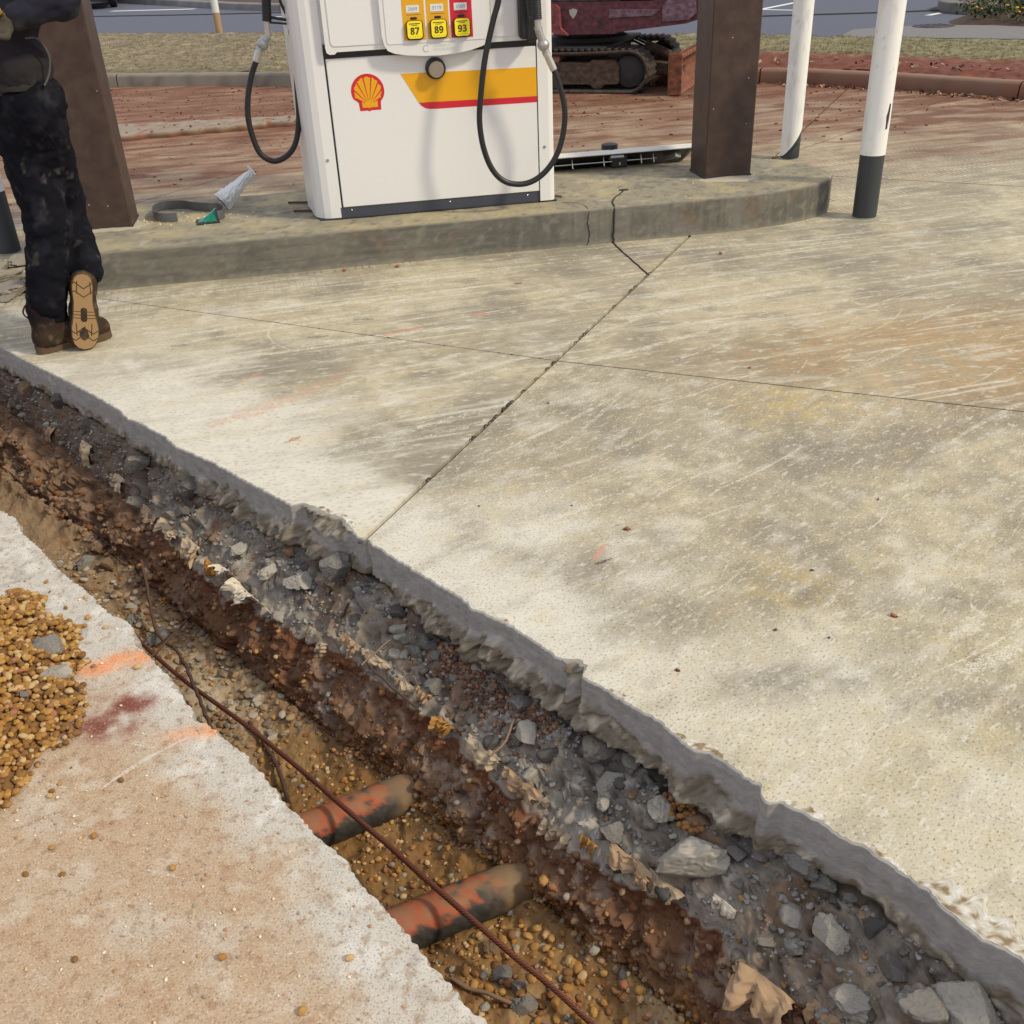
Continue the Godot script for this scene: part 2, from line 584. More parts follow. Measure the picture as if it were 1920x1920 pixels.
func left_colour(x: float, z: float) -> Vector3:
	var t := x * TD.x + z * TD.z
	var s := x * SD.x + z * SD.z
	var d := 0.57 - t
	var patch := nb.get_noise_2d(x * 2.4, z * 2.4)
	var mottled := nb.get_noise_2d(x * 12.0 + 4.0, z * 12.0)
	var fine := 0.0
	var q := Vector3(204, 198, 186)
	q = q.lerp(Vector3(168, 164, 156), 0.7 * ss(0.15, 0.6, mottled + 0.3 * patch))
	q = q.lerp(Vector3(226, 223, 215), 0.7 * ss(0.1, 0.5, nb.get_noise_2d(x * 8.0, z * 8.0)))
	var sand := ss(0.03, 0.24, d + 0.16 * patch + 0.05 * mottled) * ss(-2.15, -1.85, s + 0.25 * patch)
	sand *= 1.0 - 0.5 * ss(0.15, 0.6, nb.get_noise_2d(x * 3.1 + 20.0, z * 3.1) + 0.15 * mottled)
	q = q.lerp(Vector3(192, 166, 136), sand * 0.95)
	q = q.lerp(Vector3(174, 142, 112), sand * 0.6 * ss(0.0, 0.6, mottled + 0.2 * fine))
	q = q.lerp(Vector3(208, 190, 160), sand * 0.5 * ss(0.35, 0.8, fine))
	# sprayed orange marks and a red clay stain
	var p := Vector2(x, z)
	for k in [[Vector2(-0.585, -2.108), 0.07, 0.032, 0.04], [Vector2(-0.66, -2.085), 0.07, 0.028, 0.0], [Vector2(-0.425, -1.795), 0.05, 0.026, 0.1], [Vector2(-0.372, -1.79), 0.035, 0.02, 0.1]]:
		var e: Vector2 = (p - k[0]).rotated(k[3])
		var g := exp(-(pow(e.x / k[1], 2) + pow(e.y / k[2], 2)))
		q = q.lerp(Vector3(236, 148, 96), clampf(g * (0.8 + 0.8 * mottled + 0.5 * patch), 0.0, 0.75))
	for k in [[Vector2(-0.60, -1.88), 0.05, 0.07], [Vector2(-0.66, -1.86), 0.07, 0.03], [Vector2(-0.57, -1.92), 0.04, 0.03]]:
		var e2: Vector2 = p - k[0]
		var g2 := exp(-(pow(e2.x / k[1], 2) + pow(e2.y / k[2], 2)))
		q = q.lerp(Vector3(120, 62, 52), clampf(g2 * (0.7 + 1.3 * mottled + 0.5 * patch), 0.0, 0.75))
	q *= 1.0 + 0.08 * fine + 0.04 * mottled
	return q


func ground_maps() -> void:
	var near := painted(500, 548, top_near, pave)
	var mid := painted(560, 481, top_mid, pave)
	var far := painted(380, 247, top_far, pave)
	var left := painted(420, 485, top_left, left_colour)
	near.resize(1868, 2048, Image.INTERPOLATE_CUBIC)
	mid.resize(2048, 1758, Image.INTERPOLATE_CUBIC)
	far.resize(1600, 1040, Image.INTERPOLATE_CUBIC)
	left.resize(1600, 1846, Image.INTERPOLATE_CUBIC)
	for im in [near, mid, far, left]:
		im.convert(Image.FORMAT_RGBA8)
	var pale := Color8(212, 206, 186)
	var chalk := Color8(226, 221, 206)
	# near: scrapes that run along u, crisp flakes of pale dust, dark and light grains
	await overlay(near, Vector2(9, 1), 0.05, 4, 1, pale, 0.63, 0.76, 0.3)
	await overlay(near, Vector2(2, 1), 0.016, 6, 2, chalk, 0.57, 0.76, 0.42)
	await overlay(near, Vector2(2.6, 1), 0.07, 4, 21, chalk, 0.655, 0.72, 0.6)
	await overlay(near, Vector2(2, 1), 0.012, 6, 3, Color8(126, 117, 99), 0.56, 0.80, 0.26)
	await overlay(near, Vector2(1.5, 1), 0.016, 5, 31, Color8(206, 184, 138), 0.58, 0.82, 0.3)
	await overlay(near, Vector2(1.4, 1), 0.22, 4, 4, Color8(86, 80, 68), 0.63, 0.80, 0.6)
	await overlay(near, Vector2(1.6, 1), 0.17, 4, 5, Color8(236, 231, 216), 0.63, 0.78, 0.6)
	# middle: the same, longer and denser
	await overlay(mid, Vector2(11, 1), 0.06, 4, 6, pale, 0.61, 0.76, 0.32, 0.46)
	await overlay(mid, Vector2(26, 1), 0.09, 3, 26, chalk, 0.66, 0.76, 0.6, 0.46)
	await overlay(mid, Vector2(5, 1), 0.03, 4, 7, Color8(132, 124, 106), 0.57, 0.82, 0.24)
	await overlay(mid, Vector2(4, 1), 0.03, 6, 8, chalk, 0.60, 0.76, 0.42, 0.46)
	await overlay(mid, Vector2(4, 1), 0.02, 5, 32, Color8(206, 186, 142), 0.57, 0.80, 0.28, 0.46)
	await overlay(mid, Vector2(2.2, 1), 0.09, 4, 33, chalk, 0.66, 0.73, 0.55, 0.46)
	await overlay(mid, Vector2(20, 1), 0.04, 3, 18, Color8(136, 92, 70), 0.5, 0.75, 0.55, -0.42)
	await overlay(mid, Vector2(1.3, 1), 0.3, 3, 9, Color8(100, 94, 82), 0.63, 0.84, 0.45)
	await overlay(mid, Vector2(1.5, 1), 0.25, 3, 10, Color8(230, 224, 208), 0.64, 0.84, 0.45)
	# far: clay smears
	await overlay(far, Vector2(10, 1), 0.04, 5, 11, Color8(164, 130, 106), 0.56, 0.74, 0.5)
	await overlay(far, Vector2(7, 1), 0.05, 5, 12, Color8(106, 64, 48), 0.57, 0.76, 0.5)
	await overlay(far, Vector2(3, 1), 0.12, 4, 22, Color8(92, 56, 42), 0.64, 0.74, 0.55)
	await overlay(far, Vector2(1, 1), 0.4, 1, 13, Color8(92, 62, 48), 0.62, 0.95, 0.4)
	# this side: grit and chalky patches
	await overlay(left, Vector2(1.4, 1), 0.02, 6, 14, Color8(230, 226, 216), 0.57, 0.78, 0.36)
	await overlay(left, Vector2(1, 1), 0.05, 5, 15, Color8(146, 114, 88), 0.58, 0.78, 0.45)
	await overlay(left, Vector2(1, 1), 0.3, 2, 16, Color8(116, 92, 72), 0.62, 0.86, 0.65)
	await overlay(left, Vector2(1, 1), 0.25, 2, 17, Color8(236, 224, 202), 0.63, 0.86, 0.65)
	var r := RandomNumberGenerator.new()
	r.seed = 41
	var white := Color8(222, 217, 198)
	for im in [[near, top_near], [mid, top_mid]]:
		r.seed = 41
		for k in 330:        # scrapes
			var a := Vector2(r.randf_range(-2.0, 4.0), r.randf_range(-5.2, -0.9))
			var ang := r.randf_range(-0.22, -0.03) if a.y < -3.9 else r.randf_range(-0.72, -0.22)
			if r.randf() < 0.12:
				ang += r.randf_range(-0.7, 0.7)
			var length := r.randf_range(0.06, 0.5) * (2.0 if a.y < -3.9 else 1.0)
			stroke(im[0], im[1], a, a + Vector2(cos(ang), sin(ang)) * length, r.randf_range(0.002, 0.008), white, r.randf_range(0.25, 0.75), r.randf_range(-0.03, 0.03), 0.8)
		for k in 46:        # wider scuffs
			var a2 := Vector2(r.randf_range(-1.6, 3.4), r.randf_range(-5.1, -1.2))
			var ang2 := r.randf_range(-0.2, -0.03) if a2.y < -3.9 else r.randf_range(-0.65, -0.3)
			stroke(im[0], im[1], a2, a2 + Vector2(cos(ang2), sin(ang2)) * r.randf_range(0.4, 1.1), r.randf_range(0.015, 0.05), white, r.randf_range(0.15, 0.4), r.randf_range(-0.03, 0.03), 1.0)
		# the ones that stand out in particular
		for q in [[0.463, -2.956, 0.987, -3.307, 0.025, 0.4], [0.608, -2.875, 1.013, -3.325, 0.018, 0.3], [1.062, -2.528, 1.43, -2.726, 0.012, 0.6], [2.341, -3.665, 2.714, -3.872, 0.011, 0.8], [1.255, -3.556, 1.559, -3.709, 0.014, 0.7], [1.287, -1.583, 1.496, -1.654, 0.05, 0.5], [1.229, -1.598, 1.53, -1.709, 0.008, 0.6], [1.02, -3.15, 1.608, -3.392, 0.012, 0.5], [-0.3, -4.12, 0.5, -4.24, 0.03, 0.6], [-0.6, -4.4, 0.1, -4.5, 0.05, 0.4], [0.2, -4.25, 1.35, -4.55, 0.012, 0.75], [-0.5, -5.0, 1.5, -5.05, 0.02, 0.6], [1.3, -5.1, 3.2, -4.95, 0.02, 0.75], [1.6, -4.75, 2.9, -4.95, 0.025, 0.5], [1.2, -4.1, 2.1, -4.25, 0.06, 0.4], [1.33, -1.70, 1.47, -1.78, 0.05, 0.45]]:
			stroke(im[0], im[1], Vector2(q[0], q[1]), Vector2(q[2], q[3]), q[4], white, q[5], 0.01, 0.8)
		stroke(im[0], im[1], Vector2(-0.226, -4.62), Vector2(-0.171, -4.11), 0.012, white, 0.7, 0.1, 0.4)
		var orange := Color8(226, 138, 92)
		stroke(im[0], im[1], Vector2(0.196, -4.211), Vector2(0.391, -4.278), 0.026, orange, 0.8, 0.0, 0.5)
		stroke(im[0], im[1], Vector2(0.59, -4.347), Vector2(0.68, -4.35), 0.03, orange, 0.6, 0.0, 0.5)
		stroke(im[0], im[1], Vector2(-0.422, -3.828), Vector2(-0.321, -3.912), 0.03, orange, 0.32, 0.0, 1.0)
		stroke(im[0], im[1], Vector2(-0.5, -3.45), Vector2(0.04, -3.85), 0.11, Color8(212, 160, 128), 0.22, 0.03, 1.0)
		stroke(im[0], im[1], Vector2(0.66, -2.32), Vector2(0.60, -2.24), 0.02, Color8(222, 150, 128), 0.6, 0.0, 0.7)
		stroke(im[0], im[1], Vector2(-0.225, -3.23), Vector2(-0.17, -3.27), 0.04, Color8(170, 120, 72), 0.6, 0.0, 1.0)
		for q in [[0.74, -2.379, 0.012], [1.252, -1.815, 0.01], [0.67, -1.742, 0.007], [0.72, -2.41, 0.006], [0.9, -4.75, 0.02]]:
			stroke(im[0], im[1], Vector2(q[0] - q[2], q[1]), Vector2(q[0] + q[2], q[1] + 0.004), q[2] * 1.6, Color8(122, 52, 34), 1.0, 0.0, 0.6)
		stroke(im[0], im[1], Vector2(0.605, -2.225), Vector2(0.66, -2.24), 0.022, Color8(92, 88, 80), 0.7, 0.0, 1.0)
		for q in [[0.08, -4.45], [-0.13, -4.28], [2.2, -2.5], [-0.72, -4.35]]:
			stroke(im[0], im[1], Vector2(q[0], q[1]), Vector2(q[0] + 0.09, q[1] + 0.01), 0.035, Color8(128, 126, 118), 0.55, 0.0, 0.6)
	for k in 60:
		var a3 := Vector2(r.randf_range(-1.8, 0.4), r.randf_range(-3.4, -1.0))
		var ang3 := r.randf_range(-0.6, 0.5)
		stroke(left, top_left, a3, a3 + Vector2(cos(ang3), sin(ang3)) * r.randf_range(0.02, 0.14), 0.004, Color8(232, 228, 218), r.randf_range(0.2, 0.6), 0.0, 1.0)
	stroke(left, top_left, Vector2(-0.43, -1.78), Vector2(-0.60, -1.66), 0.012, Color8(214, 208, 196), 0.7, 0.01, 0.5)
	for e in [["near_concrete", near], ["mid_concrete", mid], ["far_concrete", far], ["dusty_concrete", left]]:
		var m := mat(e[0], Color.WHITE, 0.92)
		m.metallic_specular = 0.3
		e[1].convert(Image.FORMAT_RGB8)
		m.albedo_texture = ImageTexture.create_from_image(e[1])
		m.heightmap_enabled = true
		m.heightmap_texture = m.albedo_texture
		m.heightmap_scale = 0.12 if e[0] != "dusty_concrete" else 0.25
		grain(m, M.speckle, 3.1)


func half(a: Vector2, b: Vector2, gap: float, left_side: bool) -> PackedVector2Array:     # everything to one side of a line, half a gap away from it
	var d := (b - a).normalized()
	var n := Vector2(d.y, -d.x) * (1.0 if left_side else -1.0)
	var o := a + n * gap * 0.5
	var p := PackedVector2Array([o - d * 90.0, o + d * 90.0, o + d * 90.0 + n * 90.0, o - d * 90.0 + n * 90.0])
	return p


func flat_top(mb: MB, poly: PackedVector2Array, y: float, r: Frame) -> void:
	var idx := Geometry2D.triangulate_polygon(poly)
	var first := mb.v.size()
	for p in poly:
		mb.add(Vector3(p.x, y, p.y), Color.WHITE, r.uv(p.x, p.y))
	for k in range(0, idx.size(), 3):
		var a := poly[idx[k]]
		if (poly[idx[k + 1]] - a).cross(poly[idx[k + 2]] - a) < 0.0:
			mb.tri(first + idx[k], first + idx[k + 1], first + idx[k + 2])
		else:
			mb.tri(first + idx[k], first + idx[k + 2], first + idx[k + 1])


func rim(mb: MB, poly: PackedVector2Array, y0: float, y1: float, r: Frame) -> void:
	var cw := _ccw(poly)
	for k in poly.size():
		var p := poly[k]
		var q := poly[(k + 1) % poly.size()]
		if p.distance_to(q) < 1e-5:
			continue
		var pts := [Vector3(p.x, y1, p.y), Vector3(q.x, y1, q.y), Vector3(q.x, y0, q.y), Vector3(p.x, y0, p.y)]
		if not cw:
			pts.reverse()
		var first := mb.v.size()
		mb.face(pts)
		for i in range(first, mb.v.size()):
			mb.uv[i] = r.uv(mb.v[i].x, mb.v[i].z)


func panel(poly: PackedVector2Array, m: String, r: Frame) -> MeshInstance3D:
	var mb := MB.new()
	flat_top(mb, poly, 0.0, r)
	rim(mb, poly, -0.05, 0.0, r)
	return struct("concrete_slab", mb, M[m])


func pavement() -> void:
	var bed := MB.new()        # what shows at the bottom of the joints
	flat_top(bed, PackedVector2Array([Vector2(-8, -17), Vector2(12, -17), Vector2(12, 1.2), Vector2(2.6, 1.2), Vector2(sp(0.6, 1.45).x, sp(0.6, 1.45).z), Vector2(sp(-7.5, 1.2).x, sp(-7.5, 1.2).z), Vector2(-8, -8)]), -0.022, top_far)
	for k in bed.v.size():
		bed.v[k].y = -0.034
	struct("joint_bed", bed, M.joint)
	var a0 := Vector2(0.010, -2.533)
	var a1 := Vector2(1.539, -4.683)
	var cut := PackedVector2Array()          # the trench edge
	var s := 1.4
	while s > -7.6:
		var p := sp(s, edge_t(s))
		cut.append(Vector2(p.x, p.z))
		s -= 0.0045 if s > -3.0 else 0.009
	var whole := PackedVector2Array([Vector2(-8, -9), Vector2(-8, -16.9), Vector2(12, -16.9), Vector2(12, 1.1), Vector2(2.4, 1.1)])
	whole.append_array(cut)
	# left of the long joint
	var sides := [Geometry2D.intersect_polygons(whole, half(a0, a1, 0.017, true)), Geometry2D.intersect_polygons(whole, half(a0, a1, 0.017, false))]
	var cuts := [[[Vector2(0.866, -3.685), Vector2(-1.125, -5.158), 0.006], [Vector2(-1.637, -9.293), Vector2(1.227, -7.847), 0.012], [Vector2(-1.192, -7.35), Vector2(-0.122, -8.598), 0.014]],
		[[Vector2(0.866, -3.685), Vector2(2.273, -2.779), 0.008], [Vector2(3.353, -6.382), Vector2(4.274, -5.681), 0.012], [Vector2(3.549, -7.294), Vector2(4.552, -8.045), 0.02]]]
	for k in 2:
		var list: Array = sides[k]
		for line in cuts[k]:
			var next := []
			for poly in list:
				for f in [true, false]:
					next.append_array(Geometry2D.intersect_polygons(poly, half(line[0], line[1], line[2], f)))
			list = next
		for poly in list:
			for r in [[top_near, "near_concrete"], [top_mid, "mid_concrete"], [top_far, "far_concrete"]]:
				var box2: PackedVector2Array = r[0].corners()
				var bounds := Rect2(poly[0], Vector2.ZERO)
				for p in poly:
					bounds = bounds.expand(p)
				var inside := Geometry2D.intersect_polygons(poly, box2)
				if r[1] == "near_concrete" and not Geometry2D.is_point_in_polygon(Vector2(1.2, -2.2), poly):
					continue
				if inside.is_empty():
					continue
				for piece in inside:
					panel(piece, r[1], r[0])
				var rest := Geometry2D.clip_polygons(poly, box2)
				for piece in rest:
					if piece.size() > 2:
						panel(piece, "far_concrete", top_far)
				break
	# a crack from the long joint to the island, and crumbled spots along the joints
	var ck := MB.new()
	var cl := curve([Vector3(1.539, 0.0006, -4.683), Vector3(1.537, 0.0006, -4.9), Vector3(1.534, 0.0006, -5.1), Vector3(1.536, 0.0006, -5.296)], 0.02)
	for i in cl.size():
		cl[i].x += 0.004 * nb.get_noise_2d(i * 0.4, 2.0)
	tube(ck, cl, 0.0048, 5)
	struct("slab_crack", ck, M.tar)
	var spall := MB.new()
	for k in 46:
		var f := nb.get_noise_2d(k * 3.7, 8.0) * 0.5 + k / 46.0
		var c := a0.lerp(a1, f) if k % 3 else Vector2(-1.1, -5.14).lerp(Vector2(0.866, -3.685), f)
		var first := spall.add(Vector3(c.x, 0.0012, c.y))
		var big := (0.006 + 0.005 * absf(nc.get_noise_2d(k * 5.1, 1.0))) * (1.0 if k % 3 else 0.6)
		for i in 9:
			var an := TAU * i / 9.0
			var rr := big * (1.0 + 0.6 * nc.get_noise_2d(k * 4.0, i * 2.0))
			spall.add(Vector3(c.x + cos(an) * rr, 0.0008, c.y + sin(an) * rr))
		for i in 9:
			spall.tri(first, first + 1 + (i + 1) % 9, first + 1 + i)
	struct("joint_spalls", spall, M.joint)
	for e in [[-0.36, 0.13, 0.10], [-0.98, 0.06, 0.035], [-0.72, 0.05, 0.03], [-2.36, 0.10, 0.03], [-0.56, 0.05, 0.02], [-1.6, 0.04, 0.015], [-1.2, 0.04, 0.02]]:
		var pm := MB.new()
		pm.grid(46, 20, func(u: float, w: float) -> Vector3:
			var s4: float = e[0] + (u - 0.5) * 2.0 * e[1]
			var env: float = sqrt(maxf(0.0, 1.0 - pow(2.0 * u - 1.0, 2))) * (0.75 + 0.5 * nb.get_noise_2d(s4 * 22.0, e[0]))
			var q := sp(s4, edge_t(s4) + 0.001 + w * e[2] * env)
			var rise := 0.0008 + 0.0003 * absf(nblock.get_noise_3dv(q * 75.0)) + 0.0002 * nb.get_noise_3dv(q * 70.0)
			return q + UP * (rise * ss(0.0, 0.15, w) * ss(1.0, 0.7, w) * ss(0.0, 0.1, u) * ss(1.0, 0.9, u) - 0.0012 * ss(0.8, 1.0, w))
		, func(p: Vector3, _u: float, _w: float) -> Color:
			var n3 := nb.get_noise_3dv(p * 34.0)
			return tint(Vector3(204, 196, 178).lerp(Vector3(146, 126, 98), ss(0.0, 0.4, n3)).lerp(Vector3(220, 216, 206), ss(0.05, 0.4, -n3)) * (1.0 + 0.14 * nc.get_noise_3dv(p * 170.0))))
		struct("spalled_edge", pm, M.broken)
	# the near slab on this side of the trench
	var lp := PackedVector2Array()
	s = 1.4
	while s > -7.6:
		var p2 := sp(s, left_t(s))
		lp.append(Vector2(p2.x, p2.z))
		s -= 0.0045
	lp.append_array([Vector2(-6.5, -6.8), Vector2(-6.5, 2.0), Vector2(0.9, 2.0)])
	var lm := MB.new()
	flat_top(lm, lp, 0.0, top_left)
	struct("dusty_slab", lm, M.dusty_concrete)


# ---------- the trench
var TP := PackedVector3Array()
var TN := PackedVector3Array()
var TS := PackedFloat32Array()
const SEG := [6, 46, 44, 70, 14]      # under the slab, shelf, wall, floor, far wall
var NV := 0


func trench_profile(s: float) -> Array:
	var te := table(SAW, s)
	var tl := table(LIP, s) + 0.026 + 0.022 * nb.get_noise_2d(s * 9.0, 70.0) + 0.012 * nc.get_noise_2d(s * 30.0, 71.0)
	var tf := table(FOOT, s)
	var yi := table(SHELF, s) + 0.015
	var yf := table(FLOOR, s)
	var yl := -0.295 + 0.014 * nb.get_noise_2d(s * 8.0, 50.0) + 0.008 * nc.get_noise_2d(s * 26.0, 51.0)
	var lt := table(LEFT, s)
	return [Vector2(te + 0.14, -0.145), Vector2(te + 0.015, yi), Vector2(tl, yl), Vector2(tf, yf), Vector2(lt - 0.03, yf), Vector2(lt + 0.02, -0.10)]


func trench() -> void:
	var s := -6.8
	while s < 0.35:
		TS.append(s)
		s += 0.022 if s < -4.6 else (0.011 if s < -3.0 else 0.0072)
	for k in SEG:
		NV += k
	NV += 1
	var ns := TS.size()
	TP.resize(ns * NV)
	TN.resize(ns * NV)
	var seg := PackedInt32Array()
	var frac := PackedFloat32Array()
	for k in SEG.size():
		for i in SEG[k]:
			seg.append(k); frac.append(float(i) / SEG[k])
	seg.append(SEG.size() - 1); frac.append(1.0)
	var mb := MB.new()
	mb.v.resize(ns * NV); mb.c.resize(ns * NV); mb.uv.resize(ns * NV)
	var job := func(i: int) -> void:
		var s2 := TS[i]
		var pr := trench_profile(s2)
		var wild := 1.0 + 1.1 * ss(-3.0, -3.7, s2)
		for j in NV:
			var k := seg[j]
			var f := frac[j]
			var q: Vector2 = pr[k].lerp(pr[k + 1], f)
			var n2 := Vector2(-(pr[k + 1] - pr[k]).y, (pr[k + 1] - pr[k]).x).normalized() * -1.0
			if k == 1:
				q.y += 0.018 * sin(f * PI)
				n2 = n2.lerp(Vector2(-0.9, 0.4), ss(0.9, 1.0, f) * 0.4).normalized()
			elif k == 2:
				q.x += 0.022 * sin(clampf(f * 2.2, 0.0, 1.0) * PI) * (1.0 if s2 > -2.9 else 0.5) - 0.016 * sin(f * PI)
				n2 = n2.lerp(Vector2(0, 1), ss(0.75, 1.0, f) * 0.6).normalized()
			elif k == 3:
				n2 = Vector2(0, 1)
				q.y += 0.03 * exp(-pow((f - 0.05) / 0.1, 2))
			var p := sp(s2, q.x, q.y)
			var e := p * 1.0
			var big := nb.get_noise_3dv(e * 6.5)
			var lump := ncell.get_noise_3dv(e * 17.0)
			var lump2 := ncell.get_noise_3dv(e * 42.0 + Vector3(9, 3, 1))
			var small := nb.get_noise_3dv(e * 60.0)
			var block := nblock.get_noise_3dv(e * 15.0 + Vector3(big, small, lump) * 0.15)
			var crack := exp(-maxf(nseam.get_noise_3dv(e * 15.0 + Vector3(big, small, lump) * 0.15) + 1.0, 0.0) * 9.0)
			var clod := nblock.get_noise_3dv(e * 34.0)
			var soft := ss(-0.25, 0.25, nb.get_noise_3dv(e * 3.3 + UP * 17.0))      # where dust has buried the rubble
			var amp := 0.0
			match k:
				0: amp = 0.012 * big
				1: amp = 0.020 * big + (0.020 * block - 0.016 * crack + 0.008 * clod - 0.012 * lump) * (0.35 + 0.65 * soft) * (wild * 0.5 + 0.5) - 0.007 * lump2 + 0.007 * small + 0.006
				2: amp = 0.022 * big + (0.014 * block - 0.010 * crack + 0.006 * clod - 0.014 * lump) * wild - 0.009 * lump2 + 0.008 * small + 0.008
				3: amp = 0.024 * big - 0.008 * lump - 0.009 * lump2 + 0.006 * small
				4: amp = 0.01 * big + 0.004 * small
			if k == 1:
				amp *= 1.0 - 0.75 * ss(0.84, 1.0, f)
			elif k == 2:
				amp *= 0.25 + 0.75 * ss(0.0, 0.16, f)
			amp = clampf(amp, -0.05, 0.045)
			p += (TD * n2.x + UP * n2.y) * amp
			TP[i * NV + j] = p
			mb.c[i * NV + j] = trench_colour(p, k, f, s2, big, lump, small)
			mb.v[i * NV + j] = p
	var id := WorkerThreadPool.add_group_task(job, ns)
	WorkerThreadPool.wait_for_group_task_completion(id)
	for i in ns - 1:
		for j in NV - 1:
			var a := i * NV + j
			mb.quad(a, a + 1, a + NV + 1, a + NV)
	TN = mb.normals()
	for k in TN.size():
		if TN[k].dot(Vector3(-0.4, 1, 0.3)) < -0.5 and false:
			TN[k] = -TN[k]
	var o := struct("trench", mb, M.soil)
	# both ends of the cut are closed with earth
	for sx in [-6.75, 0.3]:
		var cap := MB.new()
		box(cap, sp(sx, 0.9, -0.33), Vector3(0.05, 0.4, 1.2), 0.0, Basis(SD, UP, SD.cross(UP)))
		put("end_wall", cap, M.plain_soil, o)


func trench_colour(p: Vector3, k: int, f: float, s: float, big: float, lump: float, small: float) -> Color:
	var v := nb.get_noise_3dv(p * 3.2 + Vector3(20, 0, 0))
	var v2 := nb.get_noise_3dv(p * 14.0)
	var fine := nc.get_noise_3dv(p * 160.0)
	var dirt := ss(-3.05, -3.6, s + 0.3 * v)
	var q := Vector3.ONE
	if k <= 1:
		q = Vector3(138, 129, 117)
		q = q.lerp(Vector3(160, 153, 142), ss(0.0, 0.5, v2 + 0.3 * v))
		q = q.lerp(Vector3(108, 102, 98), ss(0.05, 0.5, v - 0.3 * v2))
		q = q.lerp(Vector3(116, 92, 74), 0.75 * ss(-0.08, 0.35, nb.get_noise_3dv(p * 5.0 + Vector3(0, 0, 60)) + 0.2 * v2))
		q = q.lerp(Vector3(180, 156, 120), 0.45 * ss(0.2, 0.5, nb.get_noise_3dv(p * 6.0 + Vector3(0, 50, 60))))
		q = q.lerp(Vector3(114, 97, 84), dirt * (0.3 + 0.5 * f))
		if k == 1:
			q = q.lerp(Vector3(194, 186, 172), ss(0.5, 0.95, f) * 0.5 * (1.0 - dirt))
	elif k == 2:
		q = Vector3(124, 92, 70)
		q = q.lerp(Vector3(140, 116, 98), 0.75 * ss(-0.2, 0.4, v + 0.5 * v2))
		q = q.lerp(Vector3(120, 80, 58), 0.75 * ss(0.26, 0.05, f + 0.3 * v2) * (1.0 - 0.4 * dirt))
		q = q.lerp(Vector3(148, 104, 60), 0.75 * ss(0.4, 0.9, f + 0.35 * v2) * ss(-2.3, -1.7, s))
		q = q.lerp(Vector3(166, 160, 152), 0.6 * ss(0.2, 0.6, nb.get_noise_3dv(p * 4.0 + Vector3(80, 0, 0)) + 0.4 * v2))
		q = q.lerp(Vector3(138, 112, 90), dirt * 0.75)
		if s > -1.9:
			q = q.lerp(Vector3(180, 172, 160), 0.5 * ss(0.1, 0.5, v2 + v) * ss(0.7, 0.1, f))
	elif k == 3:
		q = Vector3(148, 116, 78)
		q = q.lerp(Vector3(176, 150, 112), ss(-0.1, 0.5, v + 0.3 * v2))
		q = q.lerp(Vector3(148, 125, 98), ss(-2.5, -3.2, s))
		q = q.lerp(Vector3(184, 172, 152), 0.8 * exp(-(pow((s + 2.45) / 0.3, 2) + pow((f - 0.35) / 0.3, 2))))
		q = q.lerp(Vector3(126, 94, 58), 0.7 * ss(-2.25, -1.9, s) * ss(-1.1, -1.4, s))
		q = q.lerp(Vector3(110, 70, 40), 0.6 * ss(0.2, 0.6, v2))
	else:
		q = Vector3(120, 80, 50)
	q *= 1.0 + 0.10 * fine + 0.08 * v2 
	return Color8(clampi(int(q.x), 0, 255), clampi(int(q.y), 0, 255), clampi(int(q.z), 0, 255)).srgb_to_linear()


func trench_at(s: float, t: float) -> Array:        # the point and normal of the trench surface seen from above at s, t
	var i := TS.bsearch(s)
	i = clampi(i, 1, TS.size() - 1)
	var best := -1
	var bd := 1e9
	for j in range(SEG[0], NV - SEG[4]):
		var p := TP[i * NV + j]
		var d := absf(p.dot(TD) - t)
		if d < bd - 0.004 or (d < bd and p.y > TP[i * NV + maxi(best, 0)].y):
			bd = d; best = j
	return [TP[i * NV + best], TN[i * NV + best]]


func trench_point(i: int, j: int) -> Array:
	return [TP[i * NV + j], TN[i * NV + j]]


